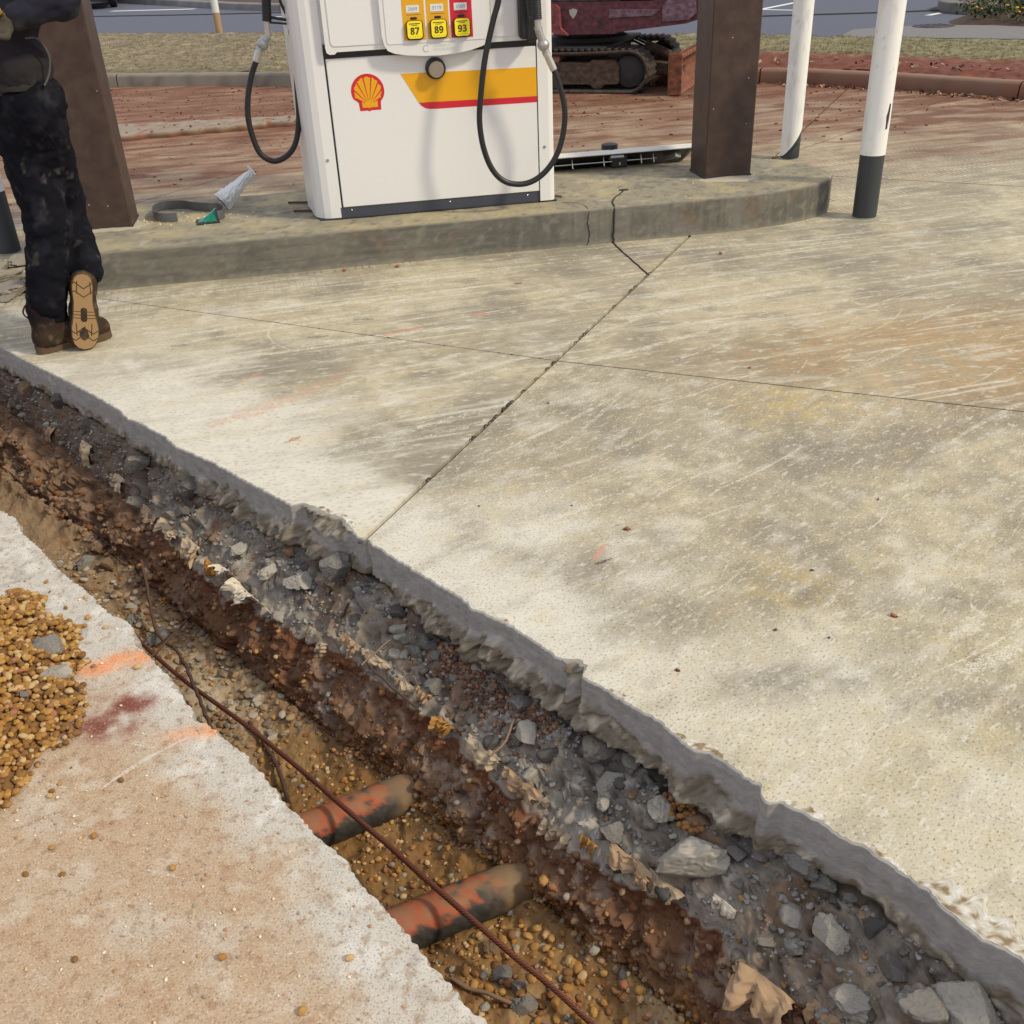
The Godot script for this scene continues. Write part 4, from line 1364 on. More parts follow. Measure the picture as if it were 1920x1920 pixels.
func trench_things() -> void:
	for e in [["sheet_pale", 222, 210, 188], ["sheet_beige", 196, 174, 142], ["sheet_gold", 178, 128, 62], ["sheet_tan", 184, 152, 116]]:
		var m := mat(e[0], Color8(e[1], e[2], e[3]), 0.75)
		m.backlight_enabled = true
		m.backlight = Color(0.25, 0.2, 0.14)
		grain(m, M.speckle, 5.0)
	for e in [
		[-2.49, 0.15, 0.10, 0.055, 0.02, "sheet_pale", "large pale torn sheet curled up like a cup on the lip"],
		[-2.64, 0.075, 0.07, 0.03, 0.0, "sheet_pale", "small white corner of sheet next to the large curled one"],
		[-2.74, 0.08, 0.06, 0.025, 0.05, "sheet_gold", "golden brown folded flap of sheet before the white corner"],
		[-2.9, 0.10, 0.08, 0.0, 0.06, "sheet_beige", "beige flap of sheet hanging from the lip, pointed"],
		[-3.08, 0.16, 0.05, 0.0, 0.02, "sheet_beige", "wide beige strip of sheet along the lip"],
		[-3.26, 0.13, 0.05, 0.0, 0.02, "sheet_tan", "tan strip of sheet farther along the lip, thin"],
		[-3.55, 0.10, 0.06, 0.0, 0.04, "sheet_beige", "small ragged beige flap above dark clods"],
		[-3.83, 0.10, 0.08, 0.0, 0.08, "sheet_beige", "square beige flap hanging over red earth"],
		[-4.2, 0.10, 0.07, 0.0, 0.06, "sheet_tan", "farthest tan flap of sheet hanging over red earth"],
		[-2.24, 0.14, 0.05, 0.0, 0.03, "sheet_beige", "beige strip of sheet drooping before the pale crumbly lump"],
		[-2.08, 0.10, 0.045, 0.0, 0.03, "sheet_tan", "tan strip of sheet between the nail and the frayed strips"],
		[-1.5, 0.12, 0.05, 0.0, 0.03, "sheet_beige", "beige strip of sheet right of the golden brown leaf, low"],
		[-1.34, 0.13, 0.045, 0.0, 0.03, "sheet_tan", "tan frayed strip of sheet above the gap between the pipes"],
		[-1.22, 0.10, 0.05, 0.0, 0.03, "sheet_beige", "beige strip of sheet just before the hanging golden strip"],
		[-1.95, 0.13, 0.035, 0.0, 0.01, "sheet_beige", "beige frayed strip beside the thin rod on the lip"],
		[-1.82, 0.12, 0.04, 0.0, 0.02, "sheet_beige", "second frayed strip between the thin rod and the golden leaf"],
		[-1.75, 0.06, 0.05, 0.01, 0.03, "sheet_tan", "small tan leaf of sheet left of the golden one"],
		[-1.64, 0.085, 0.075, 0.03, 0.03, "sheet_gold", "golden brown leaf of sheet standing on the lip"],
		[-1.115, 0.05, 0.055, 0.01, 0.075, "sheet_gold", "narrow golden strip of sheet hanging down the wall"],
		[-1.02, 0.12, 0.05, 0.0, 0.03, "sheet_tan", "tan ragged sheet below the grey lump"],
		[-0.93, 0.10, 0.045, 0.0, 0.03, "sheet_beige", "beige ragged sheet under the largest pale lump"],
		[-0.8, 0.06, 0.035, 0.0, 0.02, "sheet_pale", "small pale shred beside the largest lump"],
		[-0.66, 0.13, 0.09, 0.0, 0.04, "sheet_tan", "broad tan torn sheet with a pointed tip near the bottom edge"],
		[-0.53, 0.11, 0.05, 0.0, 0.05, "sheet_tan", "tan torn sheet nearest the bottom edge of the picture"]]:
		scrap(e[0], e[1], e[2], e[3], e[4], e[5], e[6])
	# two coated pipes
	mat("pipe_coat", Color.WHITE, 0.7, 0.0, true)
	grain(M.pipe_coat, M.speckle, 7.0)
	var which := 0
	for e in [[Vector3(-0.253, -0.458, -1.878), Vector3(0.004, -0.458, -1.956), "black and orange coated pipe farther from the camera crossing the trench"], [Vector3(-0.055, -0.456, -1.536), Vector3(0.215, -0.456, -1.602), "black and orange coated pipe nearer to the camera crossing the trench"]]:
		var d: Vector3 = (e[1] - e[0]).normalized()
		var t := thing("coated_pipe", e[2], "pipe", e[0], "pipes crossing the trench")
		var mb := MB.new()
		var path := PackedVector3Array()
		for k in 90:
			path.append(d * lerpf(-0.35, e[0].distance_to(e[1]) + 0.06, k / 89.0))
		var sd2 := 10.0 * which
		tube(mb, path, 0.053, 40, Color.WHITE, true, func(p: Vector3, a: float, f: float) -> Color:
			var n := nb.get_noise_3dv(p * 16.0 + UP * sd2)
			var q := Vector3(50, 47, 44) * (1.0 + 0.5 * nb.get_noise_3dv(p * 60.0))
			var up := p.y / 0.056
			var orange := 0.9 * ss(0.45, 0.62, up + 0.5 * n) * ss(0.70, 0.38, absf(f - 0.60) * 2.4 + 0.8 * n)
			q = q.lerp(Vector3(196, 92, 50), orange * 0.95)
			q = q.lerp(Vector3(142, 116, 84), 0.6 * ss(0.6, 1.0, up + 0.6 * nb.get_noise_3dv(p * 24.0 + UP * 5.0)))
			q = q.lerp(Vector3(140, 112, 78), 0.9 * ss(0.82, 0.93, f + 0.06 * n))
			return Color8(clampi(int(q.x), 0, 255), clampi(int(q.y), 0, 255), clampi(int(q.z), 0, 255)).srgb_to_linear())
		for k in mb.v.size():
			mb.v[k] += (mb.v[k] - d * mb.v[k].dot(d)) * 0.035 * nb.get_noise_3dv(mb.v[k] * 40.0)
		put("pipe_wall", mb, M.pipe_coat, t)
		which += 1
	# the bare copper cable: seven strands
	var line := curve([Vector3(-0.86, -0.475, -2.99), Vector3(-0.819, -0.45, -2.931), Vector3(-0.749, -0.44, -2.796), Vector3(-0.676, -0.43, -2.672), Vector3(-0.581, -0.42, -2.525), Vector3(-0.461, -0.41, -2.361), Vector3(-0.366, -0.4, -2.224), Vector3(-0.249, -0.385, -2.043), Vector3(-0.143, -0.365, -1.865), Vector3(-0.049, -0.372, -1.731), Vector3(0.037, -0.36, -1.586), Vector3(0.117, -0.365, -1.47), Vector3(0.193, -0.39, -1.376), Vector3(0.267, -0.42, -1.298), Vector3(0.328, -0.45, -1.225), Vector3(0.42, -0.47, -1.1)], 0.007)
	var cable := thing("copper_cable", "twisted bare copper cable running lengthwise over both pipes", "cable")
	var cm := mat("copper", Color8(122, 74, 56), 0.5, 0.55)
	grain(cm, M.speckle, 9.0)
	for k in 7:
		var sb := MB.new()
		var path2 := PackedVector3Array()
		var walked := 0.0
		for i in line.size():
			var dd := (line[mini(i + 1, line.size() - 1)] - line[maxi(i - 1, 0)]).normalized()
			if i > 0:
				walked += line[i].distance_to(line[i - 1])
			var sx := dd.cross(UP).normalized()
			var sy := sx.cross(dd)
			var a := walked / 0.055 * TAU + k * TAU / 6.0
			path2.append(line[i] + ((sx * cos(a) + sy * sin(a)) * 0.0046 if k < 6 else Vector3.ZERO))
		tube(sb, path2, 0.0026, 6)
		put("strand", sb, cm, cable)
	# thin rods, wires and roots
	var rust := mat("rusty_wire", Color8(84, 62, 48), 0.8, 0.2)
	var root := mat("root_bark", Color8(126, 102, 80), 0.9)
	for e in [
		["rod", [Vector3(-0.753, -0.30, -3.079), Vector3(-0.739, -0.36, -3.002), Vector3(-0.726, -0.42, -2.927), Vector3(-0.693, -0.44, -2.811), Vector3(-0.618, -0.42, -2.68), Vector3(-0.529, -0.36, -2.389), Vector3(-0.466, -0.30, -2.157), Vector3(-0.451, -0.28, -2.089)], 0.0055, rust, "thin bent rod leaning from the earth wall to the left slab", "rod"],
		["wire", [Vector3(-0.71, -0.43, -2.689), Vector3(-0.658, -0.42, -2.761), Vector3(-0.607, -0.44, -2.901)], 0.004, rust, "short straight wire lying over the grey block on the floor", "wire"],
		["root", [Vector3(-1.577, -0.2, -4.715), Vector3(-1.452, -0.205, -4.555), Vector3(-1.371, -0.215, -4.373), Vector3(-1.315, -0.23, -4.288), Vector3(-1.259, -0.21, -4.199)], 0.006, root, "pale root curving over clods at the far left", "root"],
		["rod", [Vector3(-0.037, -0.225, -2.232), Vector3(0.006, -0.235, -2.152), Vector3(0.075, -0.24, -2.04)], 0.0035, rust, "thin dark rod lying on frayed beige strips of the lip", "rod"],
		["nail", [Vector3(-0.068, -0.15, -2.429), Vector3(-0.099, -0.225, -2.456)], 0.0045, rust, "rusty nail standing in the rubble below the big grey block", "nail"],
		["root", [Vector3(0.06, -0.475, -1.41), Vector3(0.090, -0.47, -1.379), Vector3(0.147, -0.46, -1.334), Vector3(0.193, -0.47, -1.305), Vector3(0.256, -0.49, -1.256)], 0.005, root, "brown root lying on gravel beside the blue grey stone", "root"],
		["root", [Vector3(0.14, -0.485, -1.30), Vector3(0.19, -0.48, -1.265), Vector3(0.25, -0.49, -1.23), Vector3(0.31, -0.5, -1.16)], 0.006, root, "second brown root nearest the bottom edge of the gravel", "root"],
		["wire", [Vector3(-0.40, -0.47, -2.36), Vector3(-0.366, -0.475, -2.291), Vector3(-0.319, -0.475, -2.16), Vector3(-0.285, -0.47, -2.0)], 0.006, rust, "dark wire half buried between the copper cable and the left slab", "wire"],
		["twig", [Vector3(0.225, -0.20, -1.775), Vector3(0.271, -0.185, -1.807), Vector3(0.301, -0.17, -1.856)], 0.003, root, "thin twig leaning on the stacked pair of stones", "twig"],
		["twig", [Vector3(-0.052, -0.215, -2.217), Vector3(-0.02, -0.205, -2.244), Vector3(0.035, -0.185, -2.27)], 0.003, root, "thin twig on the shelf before the tall narrow stone", "twig"]]:
		var tb := MB.new()
		var pts := curve(e[1], 0.015)
		for i in pts.size():
			pts[i] += Vector3(nb.get_noise_2d(i * 0.3, e[2] * 900.0), nb.get_noise_2d(i * 0.3, 50.0), nb.get_noise_2d(i * 0.3, 80.0)) * 0.004
		tube(tb, pts, e[2], 7)
		tag(put(e[0], tb, e[3]), e[4], e[5])


# ---------- the pump island and what stands on it
const IH := 0.192


func tint(q: Vector3) -> Color:
	return Color8(clampi(int(q.x), 0, 255), clampi(int(q.y), 0, 255), clampi(int(q.z), 0, 255)).srgb_to_linear()


func island() -> void:
	var front := [-1.42, -5.297, 2.05, -5.297, 2.3, -5.305, 2.5, -5.335, 2.65, -5.375, 2.78, -5.43, 2.88, -5.50, 2.935, -5.58, 2.95, -5.70]
	var back := [-1.42, -6.35, 2.2, -6.345, 2.5, -6.31, 2.7, -6.24, 2.85, -6.12, 2.92, -5.98, 2.945, -5.85, 2.95, -5.70]
	var col := func(p: Vector3, top: float) -> Color:
		var v := nb.get_noise_3dv(p * 2.6)
		var v2 := nb.get_noise_3dv(p * 13.0)
		var fine := nc.get_noise_3dv(p * 120.0)
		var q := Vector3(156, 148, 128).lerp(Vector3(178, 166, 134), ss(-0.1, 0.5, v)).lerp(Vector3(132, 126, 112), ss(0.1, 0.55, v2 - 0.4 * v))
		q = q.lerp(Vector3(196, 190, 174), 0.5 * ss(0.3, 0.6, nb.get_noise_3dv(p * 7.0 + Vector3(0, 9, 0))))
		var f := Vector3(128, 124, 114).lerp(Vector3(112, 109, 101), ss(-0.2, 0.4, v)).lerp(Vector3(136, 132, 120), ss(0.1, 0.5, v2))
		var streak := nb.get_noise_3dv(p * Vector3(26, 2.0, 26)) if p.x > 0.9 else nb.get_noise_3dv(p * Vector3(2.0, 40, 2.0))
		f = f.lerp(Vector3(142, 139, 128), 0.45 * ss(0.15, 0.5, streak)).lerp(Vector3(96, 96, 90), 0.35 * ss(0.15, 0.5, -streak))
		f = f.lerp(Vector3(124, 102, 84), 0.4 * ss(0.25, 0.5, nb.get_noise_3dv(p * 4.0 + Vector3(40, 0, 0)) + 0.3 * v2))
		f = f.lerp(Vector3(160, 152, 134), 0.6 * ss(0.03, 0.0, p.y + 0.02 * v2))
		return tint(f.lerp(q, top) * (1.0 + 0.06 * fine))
	var mb := MB.new()
	var nx := 360
	var nz := 74
	for i in nx + 1:
		var u := float(i) / nx
		var x := -1.42 + 4.37 * (1.0 - pow(1.0 - u, 1.5)) if u > 0.0 else -1.42
		x = minf(x, 2.9499)
		var zf := table(front, x)
		var zb := table(back, x)
		var ragged := ss(-1.25, -1.42, x)
		for j in nz + 1:
			var p: Vector3
			var top := 0.0
			var round_ := 0.014
			if j <= 18:
				p = Vector3(x, (IH - round_) * j / 18.0, zf + 0.004 * nb.get_noise_3d(x * 9.0, j * 0.15, 0.0))
			elif j <= 24:
				var a := (j - 18) / 6.0 * PI * 0.5
				p = Vector3(x, IH - round_ + round_ * sin(a), zf - round_ * (1.0 - cos(a)))
				top = (j - 18) / 6.0
			elif j <= 66:
				var f := (j - 24) / 42.0
				p = Vector3(x, IH, lerpf(zf - round_, zb + round_, f))
				top = 1.0
			else:
				p = Vector3(x, IH * (1.0 - (j - 66) / 8.0), zb)
				top = 0.0 if j > 67 else 1.0
			if top > 0.5 and j < 67:
				p.y += 0.0025 * nb.get_noise_2d(p.x * 3.0, p.z * 3.0)
				p.y -= 0.006 * ss(0.25, 0.6, nb.get_noise_2d(p.x * 14.0, 5.0)) * ss(26.0, 22.0, j)
			p.x += ragged * (0.06 * nb.get_noise_3dv(p * 7.0) + 0.03 * nb.get_noise_3dv(p * 22.0))
			p.y -= ragged * 0.07 * ss(0.0, 0.4, nb.get_noise_3dv(p * 5.0 + UP * 3.0)) * (p.y / IH)
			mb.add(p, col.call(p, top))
	for i in nx:
		for j in nz:
			var a2 := i * (nz + 1) + j
			mb.quad(a2, a2 + nz + 1, a2 + nz + 2, a2 + 1)
	var endp := []
	for j in nz + 1:
		endp.append(mb.v[j])
	var c0 := mb.add(Vector3(-1.38, 0.1, -5.8), sg(140, 134, 122))
	for j in nz:
		mb.tri(c0, mb.add(endp[j + 1], sg(150, 144, 130)), mb.add(endp[j], sg(128, 122, 110)))
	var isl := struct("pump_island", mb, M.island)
	# cracks with dark filler
	for e in [[[Vector3(1.70, IH, -5.65), Vector3(1.66, IH, -5.58), Vector3(1.6, IH, -5.49), Vector3(1.56, IH, -5.40), Vector3(1.546, IH, -5.315), Vector3(1.542, IH - 0.012, -5.297), Vector3(1.54, 0.1, -5.295), Vector3(1.537, 0.0, -5.294)], 0.0052], [[Vector3(1.30, IH, -5.49), Vector3(1.36, IH, -5.46), Vector3(1.395, IH, -5.40), Vector3(1.40, IH, -5.31), Vector3(1.402, IH - 0.012, -5.297), Vector3(1.395, 0.12, -5.295), Vector3(1.405, 0.06, -5.295), Vector3(1.39, 0.0, -5.294)], 0.002]]:
		var tb := MB.new()
		var pts := curve(e[0], 0.012)
		for i in pts.size():
			pts[i].x += 0.006 * nb.get_noise_2d(i * 0.5, e[1] * 1000.0)
		tube(tb, pts, e[1], 6)
		put("crack", tb, M.tar, isl)
	var blob := MB.new()
	lathe(blob, [Vector2(0.03, 0), Vector2(0.026, 0.006), Vector2(0.0, 0.009)], 9, Transform3D(Basis().scaled(Vector3(1, 1, 0.5)), Vector3(1.70, IH, -5.655)))
	put("tar_spot", blob, M.tar, isl)
	# chips of old mortar round the columns and crumbs on top
	var list := []
	for k in 700:
		var c: Vector2 = [Vector2(2.36, -5.75), Vector2(-0.98, -5.85), Vector2(-0.72, -5.9), Vector2(-0.6, -5.82)][k % 4]
		var p := Vector3(c.x + rng.randfn() * 0.12, IH, c.y + rng.randfn() * 0.06)
		var size := 0.003 + 0.012 * pow(rng.randf(), 4.0)
		list.append([Transform3D(spin().scaled(Vector3.ONE * size), p), [sg(206, 190, 158), sg(190, 170, 136), sg(216, 206, 184)][k % 3]])
	scatter("mortar_crumbs", small_rocks[3], M.crumb, list, isl)
	var grout := MB.new()
	for e in [[2.36, -5.72, 0.27, 0.13], [-1.15, -5.82, 0.26, 0.15]]:
		var first := grout.add(Vector3(e[0], IH + 0.011, e[1]), sg(196, 188, 170))
		for k in 40:
			var a := TAU * k / 40.0
			var r: float = 1.0 + 0.3 * nb.get_noise_2d(cos(a) * 2.0 + e[0], sin(a) * 2.0)
			grout.add(Vector3(e[0] + cos(a) * e[2] * r, IH - 0.004, e[1] + sin(a) * e[3] * r), sg(190, 180, 158))
		for k in 40:
			grout.tri(first, first + 1 + (k + 1) % 40, first + 1 + k)
	put("grout", grout, M.island, isl)


func lettering(parent: Node3D, called: String, text: String, at: Vector3, height: float, m: Material, depth := 0.0012, weight := 700, basis := Basis()) -> void:
	var tm := TextMesh.new()
	var f := SystemFont.new()
	f.font_names = PackedStringArray(["Droid Sans"])
	f.font_weight = weight
	tm.font = f
	tm.text = text
	tm.font_size = 48
	tm.pixel_size = height / 34.5
	tm.depth = depth
	put(called, tm, m, parent, Transform3D(basis, at))


func dispenser() -> void:
	var white := mat("white_paint", Color8(220, 220, 218), 0.35)
	white.clearcoat_enabled = true
	white.clearcoat = 0.3
	white.clearcoat_roughness = 0.2
	var plast := mat("white_plastic", Color8(216, 216, 212), 0.45)
	var dark := mat("black_plastic", Color8(26, 26, 28), 0.5)
	var slate := mat("slate_paint", Color8(62, 66, 76), 0.5)
	var yellow := mat("yellow_film", Color8(222, 162, 8), 0.4)
	var red := mat("red_film", Color8(196, 28, 44), 0.4)
	var steel := mat("cast_steel", Color8(170, 170, 168), 0.38, 0.75)
	var zinc := mat("zinc", Color8(196, 194, 188), 0.3, 0.8)
	var rubber := mat("hose_rubber", Color8(24, 24, 26), 0.45)
	var yk := mat("key_yellow", Color8(244, 224, 26), 0.45)
	var amber := mat("amber_film", Color8(216, 160, 22), 0.45)
	var lcd := mat("lcd", Color8(214, 220, 218), 0.3)
	var ink := mat("ink", Color8(34, 32, 34), 0.6)
	var grey_ink := mat("lcd_ink", Color8(120, 128, 134), 0.6)
	var emboss := mat("embossed", Color8(196, 196, 194), 0.5)
	var d := thing("fuel_dispenser", "white fuel dispenser with yellow and red stripe and scallop emblem", "fuel pump")
	var z := -5.54
	# cabinet core, plinth and the two pilasters
	var mb := MB.new()
	box(mb, Vector3(0.645, 1.11, -5.80), Vector3(1.13, 1.80, 0.50))
	put("cabinet", mb, white, d)
	mb = MB.new()
	box(mb, Vector3(0.645, 0.2245, -5.56), Vector3(1.09, 0.060, 0.03), 0.002)
	put("kick_plate", mb, slate, d)
	mb = MB.new()
	box(mb, Vector3(0.635, IH + 0.004, -5.79), Vector3(1.30, 0.008, 0.50), 0.003)
	put("base_gasket", mb, dark, d)
	for e in [["pilaster", [0.108, -5.545, 0.05, -5.546, 0.015, -5.556, -0.012, -5.58, -0.03, -5.61, -0.038, -5.645, -0.05, -5.75, -0.07, -5.90, -0.06, -6.04, 0.108, -6.04]], ["pilaster", [1.190, -5.535, 1.245, -5.536, 1.262, -5.541, 1.272, -5.552, 1.277, -5.575, 1.285, -5.70, 1.30, -5.90, 1.29, -6.04, 1.190, -6.04]]]:
		var poly := PackedVector2Array()
		for k in range(0, e[1].size(), 2):
			poly.append(Vector2(e[1][k], -e[1][k + 1]))
		mb = MB.new()
		prism(mb, poly, IH + 0.009, 2.05, Transform3D(Basis(Vector3.RIGHT, Vector3(0, 0, -1), Vector3(0, 1, 0)), Vector3.ZERO))
		put(e[0], mb, white, d)
	mb = MB.new()
	box(mb, Vector3(0.645, 2.2, -5.79), Vector3(1.36, 0.30, 0.55), 0.02)
	put("canopy_box", mb, white, d)
	mb = MB.new()
	box(mb, Vector3(-0.052, 1.10, -5.72), Vector3(0.01, 0.03, 0.03), 0.002)
	put("latch", mb, plast, d)
	# lower door over a dark gap
	mb = MB.new()
	box(mb, Vector3(0.65, 0.625, -5.552), Vector3(1.084, 0.80, 0.012))
	put("door_gap", mb, dark, d)
	mb = MB.new()
	box(mb, Vector3(0.6515, 0.6165, z - 0.006), Vector3(1.069, 0.725, 0.014), 0.003)
	put("lower_door", mb, white, d)
	var zf := z + 0.0015
	mb = MB.new()
	prism(mb, PackedVector2Array([Vector2(0.563, 0.748), Vector2(1.1855, 0.740), Vector2(1.1855, 0.880), Vector2(0.482, 0.890)]), zf - 0.001, zf + 0.0006)
	put("yellow_stripe", mb, yellow, d)
	mb = MB.new()
	prism(mb, PackedVector2Array([Vector2(0.5635, 0.7475), Vector2(0.575, 0.733), Vector2(0.593, 0.721), Vector2(0.615, 0.7145), Vector2(0.65, 0.713), Vector2(1.1855, 0.7105), Vector2(1.1855, 0.7395)]), zf - 0.001, zf + 0.0006)
	put("red_stripe", mb, red, d)
	# scallop emblem
	var c := Vector2(0.309, 0.812)
	var u := 0.000676
	var pts := PackedVector2Array()
	for k in 25:
		var a := deg_to_rad(-24.0 + 228.0 * k / 24.0)
		pts.append(Vector2(cos(a) * 124.0, 12.0 + sin(a) * 120.0))
	pts.append_array([Vector2(-76, -66), Vector2(-70, -126), Vector2(-16, -124), Vector2(0, -131), Vector2(16, -124), Vector2(88, -124), Vector2(90, -66)])
	var outer := PackedVector2Array()
	var inner := PackedVector2Array()
	for p in pts:
		outer.append(c + p * u)
	mb = MB.new()
	prism(mb, outer, zf - 0.001, zf + 0.0006)
	var em := put("scallop_emblem", mb, red, d)
	for k in 9:        # scalloped upper rim of the shell
		var a0 := deg_to_rad(-22.0 + 224.0 * k / 9.0)
		var a1 := deg_to_rad(-22.0 + 224.0 * (k + 1) / 9.0)
		for i in 4:
			var f := i / 4.0
			var a2 := lerpf(a0, a1, f)
			var rr := 93.0 + 7.0 * sin(PI * f)
			inner.append(c + Vector2(cos(a2) * rr * 1.03, 12.0 + sin(a2) * rr) * u)
	for p in [Vector2(-100, -28), Vector2(-52, -58), Vector2(-50, -104), Vector2(-12, -103), Vector2(0, -109), Vector2(12, -103), Vector2(66, -103), Vector2(66, -58), Vector2(98, -30)]:
		inner.append(c + p * u)
	mb = MB.new()
	prism(mb, inner, zf + 0.0006, zf + 0.0012)
	put("emblem_shell", mb, yellow, em)
	var root := Vector2(4, -86)
	for k in 8:
		var a3 := deg_to_rad(28.0 + 124.0 * k / 7.0)
		var dir := Vector2(cos(a3), sin(a3))
		var far := 60.0
		while (root + dir * far - Vector2(0, 12)).length() < 101.0 and far < 220.0:
			far += 2.0
		var side := Vector2(-dir.y, dir.x)
		mb = MB.new()
		prism(mb, PackedVector2Array([c + (root + dir * 34.0 - side * 1.2) * u, c + (root + dir * far - side * 5.0) * u, c + (root + dir * far + side * 5.0) * u, c + (root + dir * 34.0 + side * 1.2) * u]), zf + 0.0012, zf + 0.0018)
		put("emblem_ray", mb, red, em)
	# round lock in a black collar
	mb = MB.new()
	lathe(mb, [Vector2(0.052, 0), Vector2(0.050, 0.028), Vector2(0.040, 0.032), Vector2(0.040, 0.0)], 40, Transform3D(Basis(Vector3.RIGHT, Vector3(0, 0, 1), Vector3(0, -1, 0)), Vector3(0.661, 0.906, z)))
	var lk := put("lock", mb, dark, d)
	mb = MB.new()
	lathe(mb, [Vector2(0.039, 0), Vector2(0.039, 0.046), Vector2(0.036, 0.05), Vector2(0.0, 0.05)], 40, Transform3D(Basis(Vector3.RIGHT, Vector3(0, 0, 1), Vector3(0, -1, 0)), Vector3(0.661, 0.903, z)))
	put("lock_plug", mb, mat("dull_brass", Color8(150, 138, 122), 0.5, 0.6), lk)
	for e in [[0.066, 0.499], [1.220, 0.484]]:
		mb = MB.new()
		lathe(mb, [Vector2(0.008, 0), Vector2(0.007, 0.004), Vector2(0.0, 0.005)], 12, Transform3D(Basis(Vector3.RIGHT, Vector3(0, 0, 1), Vector3(0, -1, 0)), Vector3(e[0], e[1], -5.545 if e[0] < 0.5 else -5.535)))
		put("screw", mb, steel, d)
	for e in [0.16, 0.69, 1.12]:
		mb = MB.new()
		lathe(mb, [Vector2(0.004, 0), Vector2(0.0, 0.003)], 8, Transform3D(Basis(Vector3.RIGHT, Vector3(0, 0, 1), Vector3(0, -1, 0)), Vector3(e, 0.236, -5.544)))
		put("screw", mb, zinc, d)
	# upper fascia with its raised centre
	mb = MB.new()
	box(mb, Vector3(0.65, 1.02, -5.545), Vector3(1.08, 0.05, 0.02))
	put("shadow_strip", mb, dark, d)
	mb = MB.new()
	prism(mb, PackedVector2Array([Vector2(0.125, 1.75), Vector2(0.122, 1.03), Vector2(0.126, 1.008), Vector2(0.14, 1.0), Vector2(0.165, 1.0), Vector2(0.176, 1.010), Vector2(1.16, 1.012), Vector2(1.162, 1.75)]), -5.535, -5.512)
	put("fascia", mb, plast, d)
	for e in [[0.15, 0.405], [0.955, 1.085]]:
		mb = MB.new()
		prism(mb, rounded(e[0], 1.036, e[1], 1.74, 0.022), -5.512, -5.508)
		put("fascia_panel", mb, white, d)
	mb = MB.new()
	prism(mb, PackedVector2Array([Vector2(0.40, 1.74), Vector2(0.402, 1.07), Vector2(0.41, 1.03), Vector2(0.425, 1.004), Vector2(0.455, 0.990), Vector2(0.52, 0.978), Vector2(0.60, 0.971), Vector2(0.68, 0.969), Vector2(0.76, 0.973), Vector2(0.84, 0.984), Vector2(0.90, 1.0), Vector2(0.93, 1.015), Vector2(0.945, 1.04), Vector2(0.948, 1.74)]), -5.512, -5.484)
	put("centre_fascia", mb, plast, d)
	mb = MB.new()
	prism(mb, rounded(0.424, 1.032, 0.925, 1.73, 0.014), -5.484, -5.481)
	var kp := put("keypad_plate", mb, white, d)
	var zk := -5.481
	var nums := ["87", "89", "93"]
	var prices := ["2669", "3119", "3569"]
	var xs := [0.565, 0.684, 0.801]
	for k in 3:
		mb = MB.new()
		box(mb, Vector3(xs[k], 1.29, zk + 0.0004), Vector3(0.109, 0.49, 0.0012))
		var st := put("grade_strip", mb, red if k == 2 else amber, d)
		mb = MB.new()
		prism(mb, rounded(xs[k] - 0.034, 1.168, xs[k] + 0.03, 1.200, 0.002, 2), zk + 0.001, zk + 0.0022)
		put("price_window", mb, lcd, st)
		lettering(st, "price", prices[k], Vector3(xs[k] - 0.002, 1.184, zk + 0.0026), 0.016, grey_ink, 0.0006, 400)
		mb = MB.new()
		prism(mb, rounded(xs[k] - 0.017, 1.1365, xs[k] + 0.017, 1.1475, 0.0052, 4), zk + 0.001, zk + 0.002)
		put("slot", mb, dark, st)
		mb = MB.new()
		box(mb, Vector3(xs[k], 1.158, zk + 0.0012), Vector3(0.07, 0.0022, 0.0008))
		put("fine_print", mb, mat("dim_ink", Color8(120, 84, 30), 0.6) if k < 2 else ink, st)
		mb = MB.new()
		prism(mb, rounded(xs[k] - 0.042, 1.046, xs[k] + 0.042, 1.133, 0.018), zk + 0.001, zk + 0.014)
		var key := put("grade_key", mb, dark, d)
		mb = MB.new()
		prism(mb, rounded(xs[k] - 0.037, 1.053, xs[k] + 0.037, 1.131, 0.014), zk + 0.014, zk + 0.018)
		put("key_face", mb, yk, key)
		lettering(key, "octane_number", nums[k], Vector3(xs[k], 1.0865, zk + 0.0186), 0.031, ink)
		for b in [[1.1195, 0.054, 0.0036], [1.1125, 0.03, 0.0024]]:
			mb = MB.new()
			box(mb, Vector3(xs[k], b[0], zk + 0.0184), Vector3(b[1], b[2], 0.0008))
			put("fine_print", mb, ink, key)
		for i in 5:
			mb = MB.new()
			lathe(mb, [Vector2(0.0022, 0), Vector2(0.0, 0.0008)], 6, Transform3D(Basis(Vector3.RIGHT, Vector3(0, 0, 1), Vector3(0, -1, 0)), Vector3(xs[k] - 0.024 + 0.012 * i, 1.0615, zk + 0.018)))
			put("braille_dot", mb, ink, key)
	lettering(d, "maker_mark", "GILBARCO", Vector3(0.695, 1.0145, -5.4845), 0.0125, emboss, 0.002, 600)
	lettering(d, "maker_mark", "VEEDER-ROOT", Vector3(0.707, 0.9965, -5.4845), 0.0125, emboss, 0.002, 600)
	mb = MB.new()
	var arc := PackedVector3Array()
	for k in 17:
		var a4 := deg_to_rad(50.0 + 260.0 * k / 16.0)
		arc.append(Vector3(0.618 + 0.015 * cos(a4), 1.006 + 0.015 * sin(a4), -5.4835))
	tube(mb, arc, 0.0024, 6)
	put("maker_mark", mb, emboss, d)
	# nozzle boot and hose on the right
	mb = MB.new()
	box(mb, Vector3(1.135, 1.33, -5.485), Vector3(0.088, 0.62, 0.075), 0.012)
	put("nozzle_boot", mb, dark, d)
	mb = MB.new()
	box(mb, Vector3(1.15, 1.07, -5.47), Vector3(0.066, 0.11, 0.06), 0.01)
